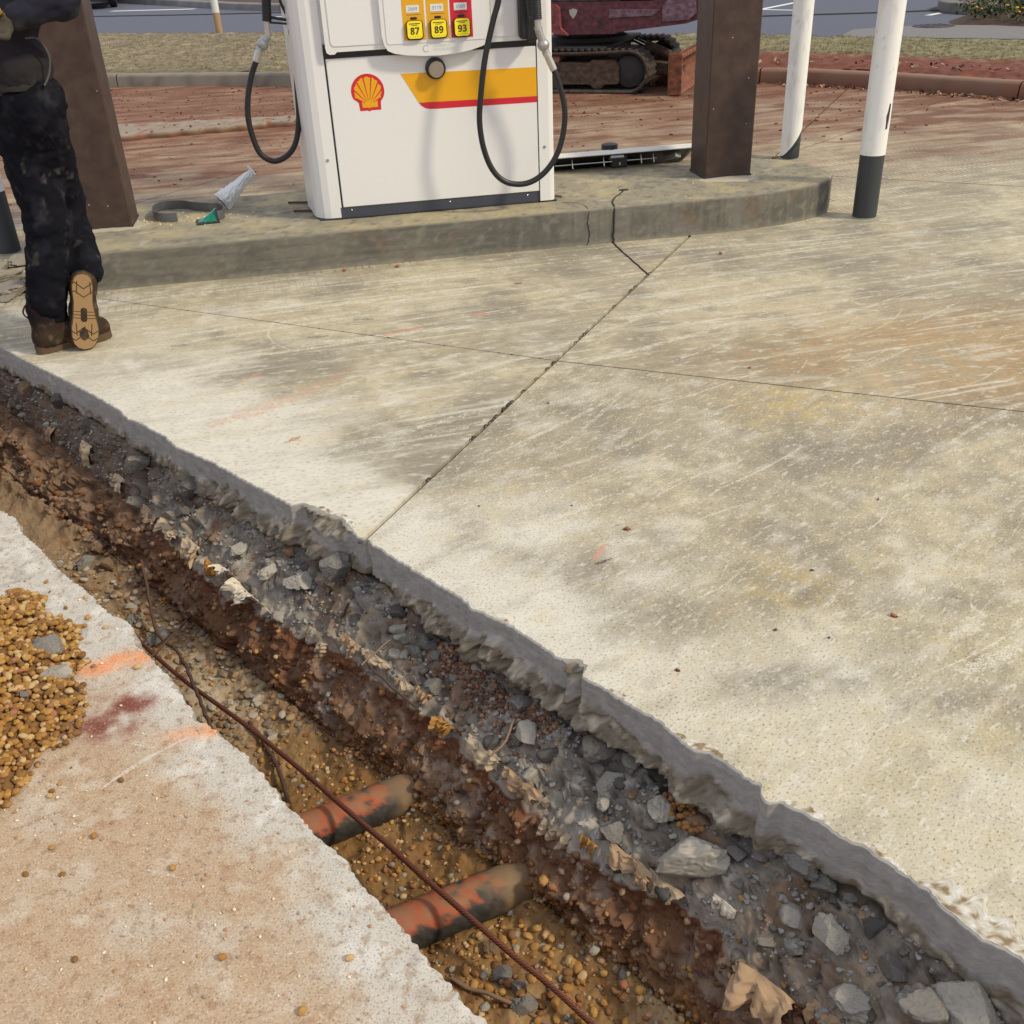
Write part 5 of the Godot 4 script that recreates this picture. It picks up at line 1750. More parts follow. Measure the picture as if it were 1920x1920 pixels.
	box(mb, Vector3(1.125, 1.16, -5.44), Vector3(0.012, 0.14, 0.012), 0.004, Basis(Vector3(0, 0, 1), 0.12))
	put("nozzle_cradle", mb, dark, d)
	mb = MB.new()
	box(mb, Vector3(1.165, 1.45, -5.41), Vector3(0.05, 0.24, 0.07), 0.02)
	put("nozzle", mb, dark, d)
	var zr := -5.36
	hose(d, [Vector3(1.0, 2.06, -5.45), Vector3(1.01, 1.7, -5.40), Vector3(0.99, 1.35, zr), Vector3(0.969, 1.208, zr), Vector3(0.938, 1.117, zr), Vector3(0.89, 0.954, zr), Vector3(0.859, 0.784, zr), Vector3(0.846, 0.659, zr), Vector3(0.861, 0.528, zr), Vector3(0.903, 0.419, zr), Vector3(0.971, 0.354, zr), Vector3(1.07, 0.338, zr), Vector3(1.158, 0.372, zr), Vector3(1.231, 0.448, zr), Vector3(1.275, 0.551, zr), Vector3(1.291, 0.68, zr), Vector3(1.265, 0.808, zr), Vector3(1.232, 0.892, zr)], [Vector3(1.198, 0.965, zr), Vector3(1.186, 0.998, zr), Vector3(1.162, 1.07, zr), Vector3(1.158, 1.112, zr), Vector3(1.155, 1.30, -5.38)], rubber, zinc, steel, dark)
	var zl := -5.75
	hose(d, [Vector3(0.03, 2.06, zl), Vector3(0.012, 1.6, zl), Vector3(-0.004, 1.238, zl), Vector3(-0.022, 1.045, zl), Vector3(-0.040, 0.844, zl), Vector3(-0.053, 0.688, zl), Vector3(-0.085, 0.570, zl), Vector3(-0.136, 0.506, zl), Vector3(-0.211, 0.479, zl), Vector3(-0.275, 0.517, zl), Vector3(-0.303, 0.60, zl), Vector3(-0.312, 0.706, zl), Vector3(-0.295, 0.809, zl), Vector3(-0.26, 0.909, zl), Vector3(-0.225, 0.975, zl)], [Vector3(-0.205, 1.02, zl), Vector3(-0.182, 1.047, zl), Vector3(-0.150, 1.085, zl), Vector3(-0.145, 1.15, zl), Vector3(-0.124, 1.32, zl)], rubber, zinc, steel, dark)
	mb = MB.new()
	tube(mb, PackedVector3Array([Vector3(-0.14, 1.17, zl), Vector3(-0.02, 1.145, zl)]), 0.007, 8)
	tube(mb, PackedVector3Array([Vector3(-0.14, 1.145, zl), Vector3(-0.02, 1.13, zl)]), 0.005, 8)
	tube(mb, curve([Vector3(-0.07, 1.30, zl), Vector3(-0.065, 1.23, zl), Vector3(-0.04, 1.17, zl), Vector3(-0.02, 1.16, zl)], 0.02), 0.007, 8)
	put("hose_bracket", mb, dark, d)
	# anchor straps sticking out at the foot
	for e in [[Vector3(-0.18, IH + 0.008, -6.02), Vector3(-0.05, IH + 0.008, -5.98)], [Vector3(-0.15, IH + 0.008, -5.80), Vector3(-0.04, IH + 0.008, -5.77)], [Vector3(1.28, IH + 0.015, -5.60), Vector3(1.325, IH + 0.008, -5.60)]]:
		mb = MB.new()
		tube(mb, PackedVector3Array(e), 0.006, 7)
		put("anchor_strap", mb, M.rusty_wire, d)


func hose(d: Node3D, run: Array, fit: Array, rubber: Material, zinc: Material, steel: Material, dark: Material) -> void:
	var mb := MB.new()
	tube(mb, curve(run, 0.012), 0.0148, 16)
	put("hose", mb, rubber, d)
	var e: Vector3 = run[run.size() - 1]
	mb = MB.new()
	tube(mb, PackedVector3Array([e + (e - fit[0]) * 0.15, e, fit[0]]), [0.0175, 0.0185, 0.0175], 16)
	put("ferrule", mb, zinc, d)
	mb = MB.new()
	tube(mb, PackedVector3Array([fit[0] - (fit[1] - fit[0]) * 0.4, fit[0]]), 0.021, 6)
	tube(mb, PackedVector3Array([fit[2] - (fit[3] - fit[2]) * 0.05, fit[2] + (fit[3] - fit[2]) * 0.3]), 0.021, 6)
	put("hex_nut", mb, zinc, d)
	mb = MB.new()
	var path := PackedVector3Array()
	var rad := []
	for k in 13:
		var a := -PI / 2 + PI * k / 12.0
		path.append(fit[1] + (fit[1] - fit[0]).normalized() * sin(a) * 0.030)
		rad.append(maxf(cos(a) * 0.030, 0.002))
	tube(mb, path, rad, 18)
	tube(mb, curve([fit[0], fit[1], fit[2]], 0.01), 0.019, 16)
	put("swivel", mb, steel, d)
	mb = MB.new()
	tube(mb, PackedVector3Array([fit[2], fit[3] + Vector3(0, 0.01, 0)]), 0.0155, 16)
	put("coupling", mb, zinc, d)
	mb = MB.new()
	var ribs := PackedVector3Array()
	var rr := []
	for k in 60:
		ribs.append(fit[3].lerp(fit[4], k / 59.0))
		rr.append(0.0225 + (0.0022 if k % 3 == 0 else 0.0))
	tube(mb, ribs, rr, 18)
	put("bend_sleeve", mb, dark, d)


func columns() -> void:
	var brown := mat("brown_paint", Color8(75, 60, 53), 0.42)
	brown.metallic_specular = 0.4
	grain(brown, M.soft, 0.9)
	var fleck := mat("paint_chip", Color8(190, 184, 176), 0.8)
	for e in [[Vector3(2.361, IH, -5.878), "brown square canopy column standing on the round end of the island"], [Vector3(-1.152, IH, -5.905), "dusty brown canopy column behind the standing person"]]:
		var t := thing("canopy_column", e[1], "column", e[0], "brown columns carrying the canopy")
		var mb := MB.new()
		box(mb, Vector3(0, 2.3, 0), Vector3(0.284, 4.6, 0.25), 0.007)
		put("shaft", mb, brown, t)
		mb = MB.new()
		box(mb, Vector3(0, 0.006, 0), Vector3(0.292, 0.012, 0.258), 0.003)
		put("foot_seal", mb, M.tar, t)
		var r := RandomNumberGenerator.new()
		r.seed = int(e[0].x * 100.0)
		for k in 4:
			mb = MB.new()
			var s := r.randf_range(0.003, 0.006)
			box(mb, Vector3(r.randf_range(-0.12, 0.12), r.randf_range(0.1, 1.0), 0.1253), Vector3(s, s * 0.7, 0.0012), 0.0, Basis(Vector3(0, 0, 1), r.randf()))
			put("paint_chip", mb, fleck, t)
	# bollards
	var sleeve := mat("sleeve_white", Color.WHITE, 0.5, 0.0, true)
	var band := mat("band_grey", Color8(56, 60, 62), 0.55)
	var slot := mat("torn_dark", Color8(58, 44, 36), 0.9)
	grain(band, M.speckle, 4.0)
	var k := 0
	for e in [[Vector3(3.035, 0, -5.345), "white bollard with dark grey foot band and a torn slot"], [Vector3(3.345, 0, -7.03), "white bollard behind the island whose sleeve is cut slantwise at the foot"], [Vector3(-1.80, 0, -6.26), "dark footed bollard beyond the person at the left edge"]]:
		var t := thing("bollard", e[1], "bollard", e[0], "bollards guarding the pump island")
		var low := 0.345
		var mb := MB.new()
		lathe(mb, [Vector2(0.066, 0.0), Vector2(0.066, 0.35)], 40, Transform3D())
		put("foot_band", mb, band, t)
		mb = MB.new()
		var slant := k == 1
		var kk := k
		mb.grid(48, 60, func(a: float, b: float) -> Vector3:
			var ang := a * TAU
			var y0 := low
			if slant:
				y0 = 0.12 + 0.10 * cos(ang) 
			var r := 0.0685 + 0.0004 * nb.get_noise_2d(a * 20.0, b * 30.0)
			return Vector3(cos(ang) * r, lerpf(y0, 1.25, b), -sin(ang) * r)
		, func(p: Vector3, _a: float, _b: float) -> Color:
			var v := nb.get_noise_3dv(p * Vector3(14, 5, 14) + UP * kk * 9.0)
			return tint(Vector3(224, 224, 220).lerp(Vector3(204, 202, 196), 0.6 * ss(0.15, 0.55, v)).lerp(Vector3(160, 158, 152), 0.5 * ss(0.46, 0.62, nb.get_noise_3dv(p * 22.0 + UP * kk)))))
		var sl := put("sleeve", mb, sleeve, t)
		mb = MB.new()
		lathe(mb, [Vector2(0.0685, 1.25), Vector2(0.06, 1.28), Vector2(0.035, 1.305), Vector2(0.0, 1.315)], 40, Transform3D(), sg(224, 224, 220))
		put("dome_cap", mb, sleeve, t)
		mb = MB.new()
		lathe(mb, [Vector2(0.068, 0.0), Vector2(0.069, 0.004), Vector2(0.066, 0.006)], 40, Transform3D())
		put("foot_rim", mb, mat("rim_pale", Color8(150, 146, 136), 0.8), t)
		if k == 0:
			mb = MB.new()
			var outline := PackedVector2Array([Vector2(-0.010, -0.07), Vector2(0.002, -0.066), Vector2(0.006, -0.02), Vector2(0.008, 0.06), Vector2(-0.002, 0.062), Vector2(-0.006, 0.03), Vector2(-0.013, 0.0), Vector2(-0.011, -0.03)])
			prism(mb, outline, 0.0665, 0.0692, Transform3D(Basis(UP, 0.42), Vector3(0, 0.55, 0)))
			put("torn_slot", mb, slot, sl)
			mb = MB.new()
			box(mb, Vector3(0.011, 0, 0.0695), Vector3(0.004, 0.14, 0.003), 0.001)
			put("sleeve_lip", mb, sleeve, sl, Transform3D(Basis(UP, 0.42), Vector3(0, 0.55, 0)))
		if k == 1:
			mb = MB.new()
			for q in [[-0.012, 0.045], [0.0, 0.05], [0.012, 0.052]]:
				box(mb, Vector3(q[0], 0.86, 0.0688), Vector3(0.003, q[1], 0.0012), 0.0004)
			for i in 6:
				box(mb, Vector3(-0.018, 0.838 + 0.011 * i, 0.0682), Vector3(0.006, 0.004, 0.0012), 0.0004)
			put("moulded_mark", mb, sleeve, sl, Transform3D(Basis(UP, 0.1), Vector3.ZERO))
			mb = MB.new()
			mb.grid(12, 14, func(a: float, b: float) -> Vector3:
				var ang := lerpf(1.15, 2.5, a)
				var r := 0.0715 + 0.006 * sin(b * PI) * (0.5 + 0.5 * sin(a * 9.0 + b * 5.0))
				return Vector3(cos(ang) * r, lerpf(0.012, 0.02 + 0.10 * (1.0 - a), b), -sin(ang) * -r))
			put("crumpled_flap", mb, band, t)
		k += 1


func island_things() -> void:
	# the band of steel strap
	var strap := MB.new()
	var line := curve([Vector3(-0.775, 0, -5.812), Vector3(-0.829, 0, -5.815), Vector3(-0.89, 0, -5.86), Vector3(-0.922, 0, -5.98), Vector3(-0.905, 0, -6.094), Vector3(-0.85, 0, -6.126), Vector3(-0.768, 0, -6.109), Vector3(-0.704, 0, -6.045), Vector3(-0.626, 0, -5.99), Vector3(-0.566, 0, -5.96), Vector3(-0.530, 0, -5.88), Vector3(-0.530, 0, -5.79), Vector3(-0.565, 0, -5.765)], 0.012)
	for k in line.size():
		var d := (line[mini(k + 1, line.size() - 1)] - line[maxi(k - 1, 0)]).normalized()
		var n := d.cross(UP) * 0.0011
		for q in [[0.002, n], [0.05, n], [0.05, -n], [0.002, -n]]:
			strap.add(line[k] + UP * (IH + q[0]) + q[1])
	for k in line.size() - 1:
		for i in 4:
			strap.quad(k * 4 + i, (k + 1) * 4 + i, (k + 1) * 4 + (i + 1) % 4, k * 4 + (i + 1) % 4)
	var sm := mat("strap_steel", Color8(112, 114, 116), 0.42, 0.6)
	tag(put("steel_strap", strap, sm), "bent grey steel strap lying as an open loop on the island", "strap")
	# a green packet on a small dark tray
	var gp := thing("green_packet", "shiny green packet on a dark card inside the strap loop", "packet", Vector3(-0.61, IH + 0.002, -5.745))
	var mb := MB.new()
	box(mb, Vector3(0, 0.003, 0), Vector3(0.12, 0.006, 0.11), 0.001, Basis(UP, 0.12))
	put("card", mb, M.tar, gp)
	mb = MB.new()
	mb.grid(10, 8, func(a: float, b: float) -> Vector3:
		var x := lerpf(-0.05, 0.05, a)
		var z := lerpf(-0.04, 0.035, b)
		return Vector3(x, 0.007 + 0.062 * pow(a, 1.3) * ss(1.0, 0.6, absf(b - 0.5) * 2.0) + 0.006 * nb.get_noise_2d(a * 6.0, b * 6.0), z))
	var gm := mat("green_foil", Color8(12, 122, 98), 0.3)
	put("wrapper", mb, gm, gp)
	mb = MB.new()
	box(mb, Vector3(0.052, 0.035, 0.0), Vector3(0.003, 0.07, 0.07), 0.001)
	put("upright_card", mb, M.tar, gp)
	# the silver pouch leaning on its corner
	var pouch := thing("silver_pouch", "crumpled silver pouch standing tilted behind the strap", "pouch", Vector3(-0.545, IH, -6.03))
	var axis := Vector3(0.185, 0.135, -0.11)
	var across := Vector3(-0.5, 0.65, -0.1).normalized()
	var thick := axis.cross(across).normalized()
	mb = MB.new()
	for side in [1.0, -1.0]:
		mb.grid(18, 26, func(a: float, b: float) -> Vector3:
			var w := lerpf(0.062, 0.018, pow(b, 0.8)) * (1.0 if b < 0.93 else 0.95)
			var fat := 0.034 * sin(PI * clampf(a, 0.0, 1.0)) * pow(1.0 - b, 0.7) * minf(1.0, b * 7.0 + 0.3)
			var crease := 0.012 * nb.get_noise_3d(a * 4.0, b * 7.0, side * 3.0) + 0.010 * absf(nc.get_noise_3d(a * 9.0, b * 14.0, side * 7.0))
			return axis * b + across * ((a - 0.5) * 2.0 * w + 0.006 * nb.get_noise_2d(b * 8.0, side)) + thick * side * (fat + crease * sin(PI * a)) + UP * 0.036)
	put("foil", mb, mat("silver_foil", Color8(216, 218, 218), 0.4, 0.35), pouch)
	mb = MB.new()
	box(mb, axis * 0.99 + UP * 0.046, Vector3(0.012, 0.062, 0.002), 0.0, Basis(axis.normalized(), across, axis.normalized().cross(across)))
	put("seam", mb, M.silver_foil, pouch)
	# pale crumbs of mortar in a row behind the strap
	for k in 7:
		var o := put("mortar_crumb", rocks[k % 10], M.rock_pale)
		o.transform = Transform3D(spin().scaled(Vector3.ONE * rng.randf_range(0.018, 0.032)), Vector3(-0.80 + 0.035 * k + rng.randf_range(-0.01, 0.01), IH + 0.006, -6.2 + rng.randf_range(-0.03, 0.03)))
		tag(o, "crumb of pale mortar in the row behind the steel strap", "mortar crumb", "mortar crumbs behind the strap")
	# the removed door panel leaning behind the island, inside out
	var pn := thing("door_panel", "removed white dispenser door leaning behind the island, dark inside facing out", "door panel")
	var b2 := Basis(Vector3.RIGHT, -0.45)
	var at := Vector3(1.87, 0.305, -6.22)
	mb = MB.new()
	box(mb, b2 * Vector3(0, -0.004, -0.33), Vector3(0.90, 0.008, 0.66), 0.002, b2)
	put("skin", mb, M.white_paint, pn, Transform3D(Basis(), at))
	mb = MB.new()
	box(mb, b2 * Vector3(0, -0.008, -0.004), Vector3(0.90, 0.028, 0.010), 0.003, b2)
	for s in [-0.446, 0.446]:
		box(mb, b2 * Vector3(s, -0.016, -0.33), Vector3(0.008, 0.036, 0.64), 0.002, b2)
	put("rim", mb, M.white_paint, pn, Transform3D(Basis(), at))
	mb = MB.new()
	box(mb, b2 * Vector3(0, -0.0145, -0.335), Vector3(0.87, 0.012, 0.63), 0.002, b2)
	put("lining", mb, mat("dark_lining", Color8(36, 40, 40), 0.5), pn, Transform3D(Basis(), at))
	mb = MB.new()
	tube(mb, PackedVector3Array([b2 * Vector3(-0.43, -0.05, -0.06), b2 * Vector3(0.22, -0.05, -0.06)]), 0.004, 8)
	for x in [-0.32, -0.12, -0.02, 0.12, 0.2]:
		tube(mb, PackedVector3Array([b2 * Vector3(x, -0.02, -0.06), b2 * Vector3(x, -0.075, -0.06)]), 0.004, 8)
	put("latch_rod", mb, M.zinc, pn, Transform3D(Basis(), at))
	mb = MB.new()
	box(mb, b2 * Vector3(-0.04, -0.03, -0.05), Vector3(0.09, 0.02, 0.05), 0.004, b2)
	box(mb, b2 * Vector3(0.33, -0.045, -0.1), Vector3(0.05, 0.03, 0.12), 0.004, b2 * Basis(UP, 0.5))
	put("latch", mb, M.cast_steel, pn, Transform3D(Basis(), at))
	mb = MB.new()
	box(mb, Vector3(1.87, 0.10, -6.66), Vector3(0.5, 0.2, 0.12), 0.01)
	box(mb, Vector3(1.85, 0.245, -6.27), Vector3(0.10, 0.10, 0.05), 0.006)
	put("prop_block", mb, M.tar, pn)
	mb = MB.new()
	lathe(mb, [Vector2(0.05, 0), Vector2(0.05, 0.03), Vector2(0.03, 0.035), Vector2(0, 0.035)], 20, Transform3D(Basis(), Vector3(1.79, 0.305, -6.27)))
	put("lock_ring", mb, M.black_plastic, pn)
	# broken concrete where the island ends at the left
	for e in [[-1.58, -5.42, 0.26, "low broken lump in front of the island's broken end, nearest"], [-1.72, -5.60, 0.30, "large broken slab lump at the island's broken end"], [-1.52, -5.72, 0.24, "broken lump against the island's end face"], [-1.80, -5.85, 0.26, "broken lump between the bollard and the large slab lump"], [-1.66, -5.98, 0.22, "farthest broken lump behind the person's legs"], [-1.60, -5.30, 0.14, "small broken chip at the foot of the lumps by the boots"]]:
		var o2 := put("broken_lump", rocks[int(e[2] * 100.0) % 10], M.rock_dust)
		o2.transform = Transform3D(Basis.from_euler(Vector3(0.1, e[0] * 5.0, 0.1)).scaled(Vector3(e[2], e[2] * 0.45, e[2])), Vector3(e[0], e[2] * 0.08, e[1]))
		tag(o2, e[3], "concrete lump", "broken concrete at the left end of the island")
	# crumbs of red clay and small bits on the main slab
	for e in [[0.74, -2.379, 0.012], [1.252, -1.815, 0.012], [0.67, -1.742, 0.008], [0.35, -5.22, 0.02], [0.08, -5.235, 0.02], [1.15, -2.05, 0.008], [0.72, -3.3, 0.008], [1.54, -3.41, 0.010], [2.0, -4.9, 0.018], [0.35, -2.62, 0.006], [0.62, -2.55, 0.006], [1.5, -2.35, 0.007], [0.95, -1.83, 0.008], [1.06, -1.77, 0.006]]:
		var o3 := put("clay_crumb", small_rocks[int(e[0] * 50.0) % 8], M.pebble_red if e[2] > 0.0085 else M.rock_dark)
		o3.transform = Transform3D(spin().scaled(Vector3.ONE * e[2] * 1.3), Vector3(e[0], e[2] * 0.3, e[1]))
		tag(o3, "small crumb of dirt lying loose on the scraped slab", "crumb", "dirt crumbs on the scraped slab")


# ---------- behind the forecourt: kerb, grass, road, digger
func along(line: PackedVector3Array, d: float) -> Array:      # point and direction at a distance along a line
	for k in line.size() - 1:
		var l := line[k].distance_to(line[k + 1])
		if d <= l or k == line.size() - 2:
			return [line[k].lerp(line[k + 1], d / l), (line[k + 1] - line[k]).normalized()]
		d -= l
	return [line[0], Vector3.RIGHT]


func run_length(line: PackedVector3Array) -> float:
	var s := 0.0
	for k in line.size() - 1:
		s += line[k].distance_to(line[k + 1])
	return s


func kerb_run(line: PackedVector3Array, height: float, width: float, colour: Callable, piece := 2.6) -> void:
	var total := run_length(line)
	var prof := [Vector2(0.0, -0.05), Vector2(0.015, height * 0.75), Vector2(0.03, height * 0.93), Vector2(0.06, height), Vector2(width - 0.02, height), Vector2(width, height - 0.02), Vector2(width, -0.05)]
	var d := 0.0
	while d < total - 0.05:
		var e := minf(d + piece, total)
		var mb := MB.new()
		var n := 26
		for i in n + 1:
			var q := along(line, lerpf(d + 0.006, e - 0.006, float(i) / n))
			var dir: Vector3 = q[1]
			var out := Vector3(dir.z, 0, -dir.x)
			for p in prof:
				var w: Vector3 = q[0] + out * (p.x + 0.006 * nb.get_noise_2d(d + i * 0.1, p.y * 9.0)) + UP * p.y
				mb.add(w, colour.call(w, p.y / height))
		for i in n:
			for j in prof.size() - 1:
				var a := i * prof.size() + j
				mb.quad(a, a + prof.size(), a + prof.size() + 1, a + 1)
		struct("kerb", mb, M.kerb)
		d = e


func background() -> void:
	mat("kerb", Color.WHITE, 0.95, 0.0, true)
	mat("turf", Color.WHITE, 0.95, 0.0, true)
	grain(M.kerb, M.speckle, 2.0)
	var asphalt := mat("asphalt", Color8(88, 92, 107), 0.9)
	grain(asphalt, M.speckle, 0.9)
	var front := PackedVector3Array([Vector3(-14, 0, -19.85), Vector3(-2.39, 0, -14.26), Vector3(-0.2, 0, -13.2), Vector3(2.5, 0, -11.86), Vector3(4.2, 0, -11.02), Vector3(4.9, 0, -10.55), Vector3(5.6, 0, -9.72), Vector3(6.25, 0, -8.70), Vector3(7.6, 0, -6.2)])
	kerb_run(front, 0.14, 0.16, func(p: Vector3, f: float) -> Color:
		var v := nb.get_noise_3dv(p * 2.0)
		var v2 := nb.get_noise_3dv(p * 9.0)
		var q := Vector3(140, 132, 118).lerp(Vector3(108, 100, 90), ss(-0.1, 0.4, v2) * (1.0 - 0.6 * f))
		q = q.lerp(Vector3(146, 94, 70), ss(0.0, 2.5, p.x) * (0.55 + 0.4 * v))
		q = q.lerp(Vector3(104, 56, 40), ss(1.0, 4.5, p.x) * ss(0.7, 0.1, f + 0.5 * v) * 0.8)
		return tint(q))
	# the grass verge between kerb and road
	var back := PackedVector3Array([Vector3(-14, 0, -29.4), Vector3(-3.5, 0, -22.2), Vector3(-1.49, 0, -20.7), Vector3(-0.16, 0, -19.9), Vector3(3.0, 0, -17.0), Vector3(6.03, 0, -13.96), Vector3(6.9, 0, -13.12), Vector3(7.45, 0, -12.6), Vector3(8.3, 0, -11.5), Vector3(10.0, 0, -8.4)])
	var lf := run_length(front)
	var lb := run_length(back)
	var turf := MB.new()
	var verge := func(a: float, b: float) -> Vector3:
		var q := along(front, lf * a)
		var dir: Vector3 = q[1]
		var p: Vector3 = (q[0] + Vector3(dir.z, 0, -dir.x) * 0.15).lerp(along(back, lb * a)[0], b)
		p.y = 0.135 + 0.03 * sin(PI * b) - 0.12 * ss(0.9, 1.0, b) + 0.03 * nb.get_noise_2d(p.x * 1.5, p.z * 1.5) + 0.012 * nc.get_noise_2d(p.x * 5.0, p.z * 5.0) * ss(0.0, 0.1, b)
		if p.x > 2.0:
			p.y += 0.03 * ss(0.0, 0.12, b) + 0.02 * nb.get_noise_2d(p.x * 9.0, p.z * 9.0) * ss(0.3, 0.0, b)
		return p
	turf.grid(520, 80, verge, func(p: Vector3, a: float, b: float) -> Color:
		var v := nb.get_noise_3dv(p * 1.2)
		var v2 := nb.get_noise_3dv(p * Vector3(5, 1, 9))
		var fine := nc.get_noise_3dv(p * Vector3(14, 1, 26))
		var q := Vector3(124, 112, 86).lerp(Vector3(104, 92, 74), ss(0.0, 0.5, v2)).lerp(Vector3(140, 128, 100), ss(0.1, 0.5, v - 0.3 * v2))
		q = q.lerp(Vector3(118, 116, 78), 0.6 * ss(3.0, 5.0, p.x))
		var bare := ss(3.0, 4.5, p.x) * ss(0.36, 0.22, b + 0.14 * v2 + 0.05 * fine)
		q = q.lerp(Vector3(106, 58, 42), bare)
		q = q.lerp(Vector3(88, 82, 50), ss(0.1, 0.0, b) * ss(2.0, 0.0, p.x) * 0.7)
		return tint(q * (1.0 + 0.22 * fine)))
	struct("grass_verge", turf, M.turf)
	var blade := MB.new()
	for k in 7:
		var a := k * 0.9
		var r := Vector3(cos(a), 0, sin(a))
		var lean := Vector3(cos(a * 2.3), 0, sin(a * 2.3)) * 0.35
		var w := Vector3(-r.z, 0, r.x) * 0.05
		blade.face([r * 0.25 - w, r * 0.25 + w, r * 0.35 + lean + UP * (0.8 + 0.2 * sin(a * 5.0))])
	var list := []
	for k in 36000:
		var b := rng.randf_range(0.01, 0.97)
		var a2 := rng.randf_range(0.30, 0.97)
		var p2: Vector3 = verge.call(a2, b)
		if p2.x > 3.5 and b < 0.26 and rng.randf() > 0.06:
			continue
		var s := rng.randf_range(0.018, 0.042)
		var c: Color = [sg(128, 116, 88), sg(108, 96, 74), sg(142, 130, 102), sg(98, 94, 66), sg(118, 104, 82)][rng.randi_range(0, 4)]
		list.append([Transform3D(Basis(UP, rng.randf() * TAU).scaled(Vector3.ONE * s), p2 - UP * 0.008), c])
	var gm := mat("grass_blade", Color.WHITE, 0.9, 0.0, true)
	scatter("dry_grass", blade.mesh(), gm, list)
	# dead leaves and bark caught along the kerb at the right
	var litter := MB.new()
	for q in [[-0.5, -0.2], [0.5, -0.16], [0.42, 0.22], [-0.44, 0.2]]:
		litter.add(Vector3(q[0], 0.05 * q[1], q[1]))
	litter.quad(0, 3, 2, 1)
	list = []
	for k in 900:
		var q := along(front, lf * rng.randf_range(0.66, 0.96))
		var dir: Vector3 = q[1]
		var off := rng.randf_range(-0.16, -0.01) if k % 3 else rng.randf_range(0.16, 0.55)
		var p3: Vector3 = q[0] + Vector3(dir.z, 0, -dir.x) * off + UP * (0.008 if off < 0.0 else 0.19)
		list.append([Transform3D(Basis.from_euler(Vector3(rng.randfn() * 0.4, rng.randf() * TAU, rng.randfn() * 0.4)).scaled(Vector3.ONE * rng.randf_range(0.02, 0.07)), p3), [sg(120, 70, 50), sg(92, 56, 42), sg(166, 140, 110), sg(78, 48, 38)][k % 4]])
	scatter("leaf_litter", litter.mesh(), gm, list)
	# clods and crumbs of clay dropped over the old paving
	list = []
	while list.size() < 5200:
		var x := rng.randf_range(-4.5, 8.0)
		var z := rng.randf_range(-14.0, -6.6)
		var thick := ss(-7.0, -10.5, z) * (0.3 + ss(0.0, 0.5, nb.get_noise_2d(x * 0.9, z * 1.6)))
		if rng.randf() > thick or (x > 0.0 and z < -13.1 + x * 0.45):
			continue
		var s2 := 0.006 + 0.034 * pow(rng.randf(), 5.0)
		list.append([Transform3D(spin().scaled(Vector3(s2, s2 * 0.6, s2)), Vector3(x, 0.002 + s2 * 0.1 + (0.05 if x < 0.6 and z < -9.9 and z > -10.6 else 0.0), z)), [sg(118, 72, 54), sg(96, 58, 44), sg(140, 100, 78), sg(152, 118, 94)][list.size() % 4]])
	scatter("clay_clods", small_rocks[1], M.crumb, list)
	# road
	var road := MB.new()
	var rp := PackedVector2Array([Vector2(-200, -180), Vector2(200, -180), Vector2(200, 60), Vector2(14, 0)])
	for k in range(back.size() - 1, -1, -1):
		rp.append(Vector2(back[k].x - 0.3, back[k].z + 0.4))
	rp.append(Vector2(-200, -110))
	flat_top(road, rp, 0.006, top_far)
	struct("road", road, asphalt)
	var paint := mat("road_paint", Color8(206, 206, 204), 0.8)
	for e in [[-4.9, -32.1, -2.6, -30.9, 0.14], [8.6, -19.9, 10.4, -21.6, 0.07], [8.6, -19.9, 9.2, -19.0, 0.07], [10.17, -16.75, 11.2, -17.5, 0.06], [0.5, -25.2, -0.6, -25.9, 0.08]]:
		var a3 := Vector3(e[0], 0.010, e[1])
		var b3 := Vector3(e[2], 0.010, e[3])
		var side: Vector3 = (b3 - a3).cross(UP).normalized() * e[4]
		var mb := MB.new()
		mb.face([a3 - side, b3 - side, b3 + side, a3 + side], Color.WHITE, Vector3(0, -50, 0))
		struct("road_marking", mb, paint)
	var seam := MB.new()
	for e in [[-5.5, -30.2, 0.6, -26.6], [8.0, -18.4, 12.0, -17.2]]:
		var pts := curve([Vector3(e[0], 0.009, e[1]), Vector3((e[0] + e[2]) * 0.5, 0.009, (e[1] + e[3]) * 0.5 + 0.15), Vector3(e[2], 0.009, e[3])], 0.4)
		tube(seam, pts, 0.02, 5)
	struct("road_seam", seam, M.tar)
	# far side of the road
	var fk := PackedVector3Array([Vector3(-30, 0, -80), Vector3(-5.2, 0, -36.4), Vector3(-3.24, 0, -32.9), Vector3(-1.59, 0, -29.6), Vector3(-0.2, 0, -27.6), Vector3(2.5, 0, -25.8), Vector3(8, 0, -24.5), Vector3(30, 0, -22)])
	kerb_run(fk, 0.16, 0.3, func(p: Vector3, _f: float) -> Color:
		return tint(Vector3(128, 126, 124) * (1.0 + 0.2 * nb.get_noise_3dv(p * 2.0))), 4.0)
	var bank := MB.new()
	var lk := run_length(fk)
	bank.grid(160, 14, func(a: float, b: float) -> Vector3:
		var q := along(fk, lk * a)
		var dir: Vector3 = q[1]
		var p: Vector3 = q[0] + Vector3(dir.z, 0, -dir.x) * (0.28 + 12.0 * b)
		return p + UP * (0.13 + 1.6 * b + 0.1 * nb.get_noise_2d(p.x, p.z))
	, func(p: Vector3, _a: float, _b: float) -> Color:
		return tint(Vector3(82, 62, 58) * (1.0 + 0.3 * nb.get_noise_3dv(p * 4.0))))
	struct("mulch_bank", bank, M.turf)
	# the concrete apron with a manhole, and the drain inlet behind it
	var md := PackedVector2Array([Vector2(6.70, -12.98), Vector2(6.73, -13.06), Vector2(7.38, -13.92), Vector2(8.41, -13.88), Vector2(9.05, -13.3), Vector2(9.6, -12.0), Vector2(9.2, -10.4), Vector2(8.36, -11.62), Vector2(7.5, -12.42)])
	var ap := thing("manhole_apron", "flat concrete apron with a round manhole beyond the grass verge", "concrete apron")
	var mb2 := MB.new()
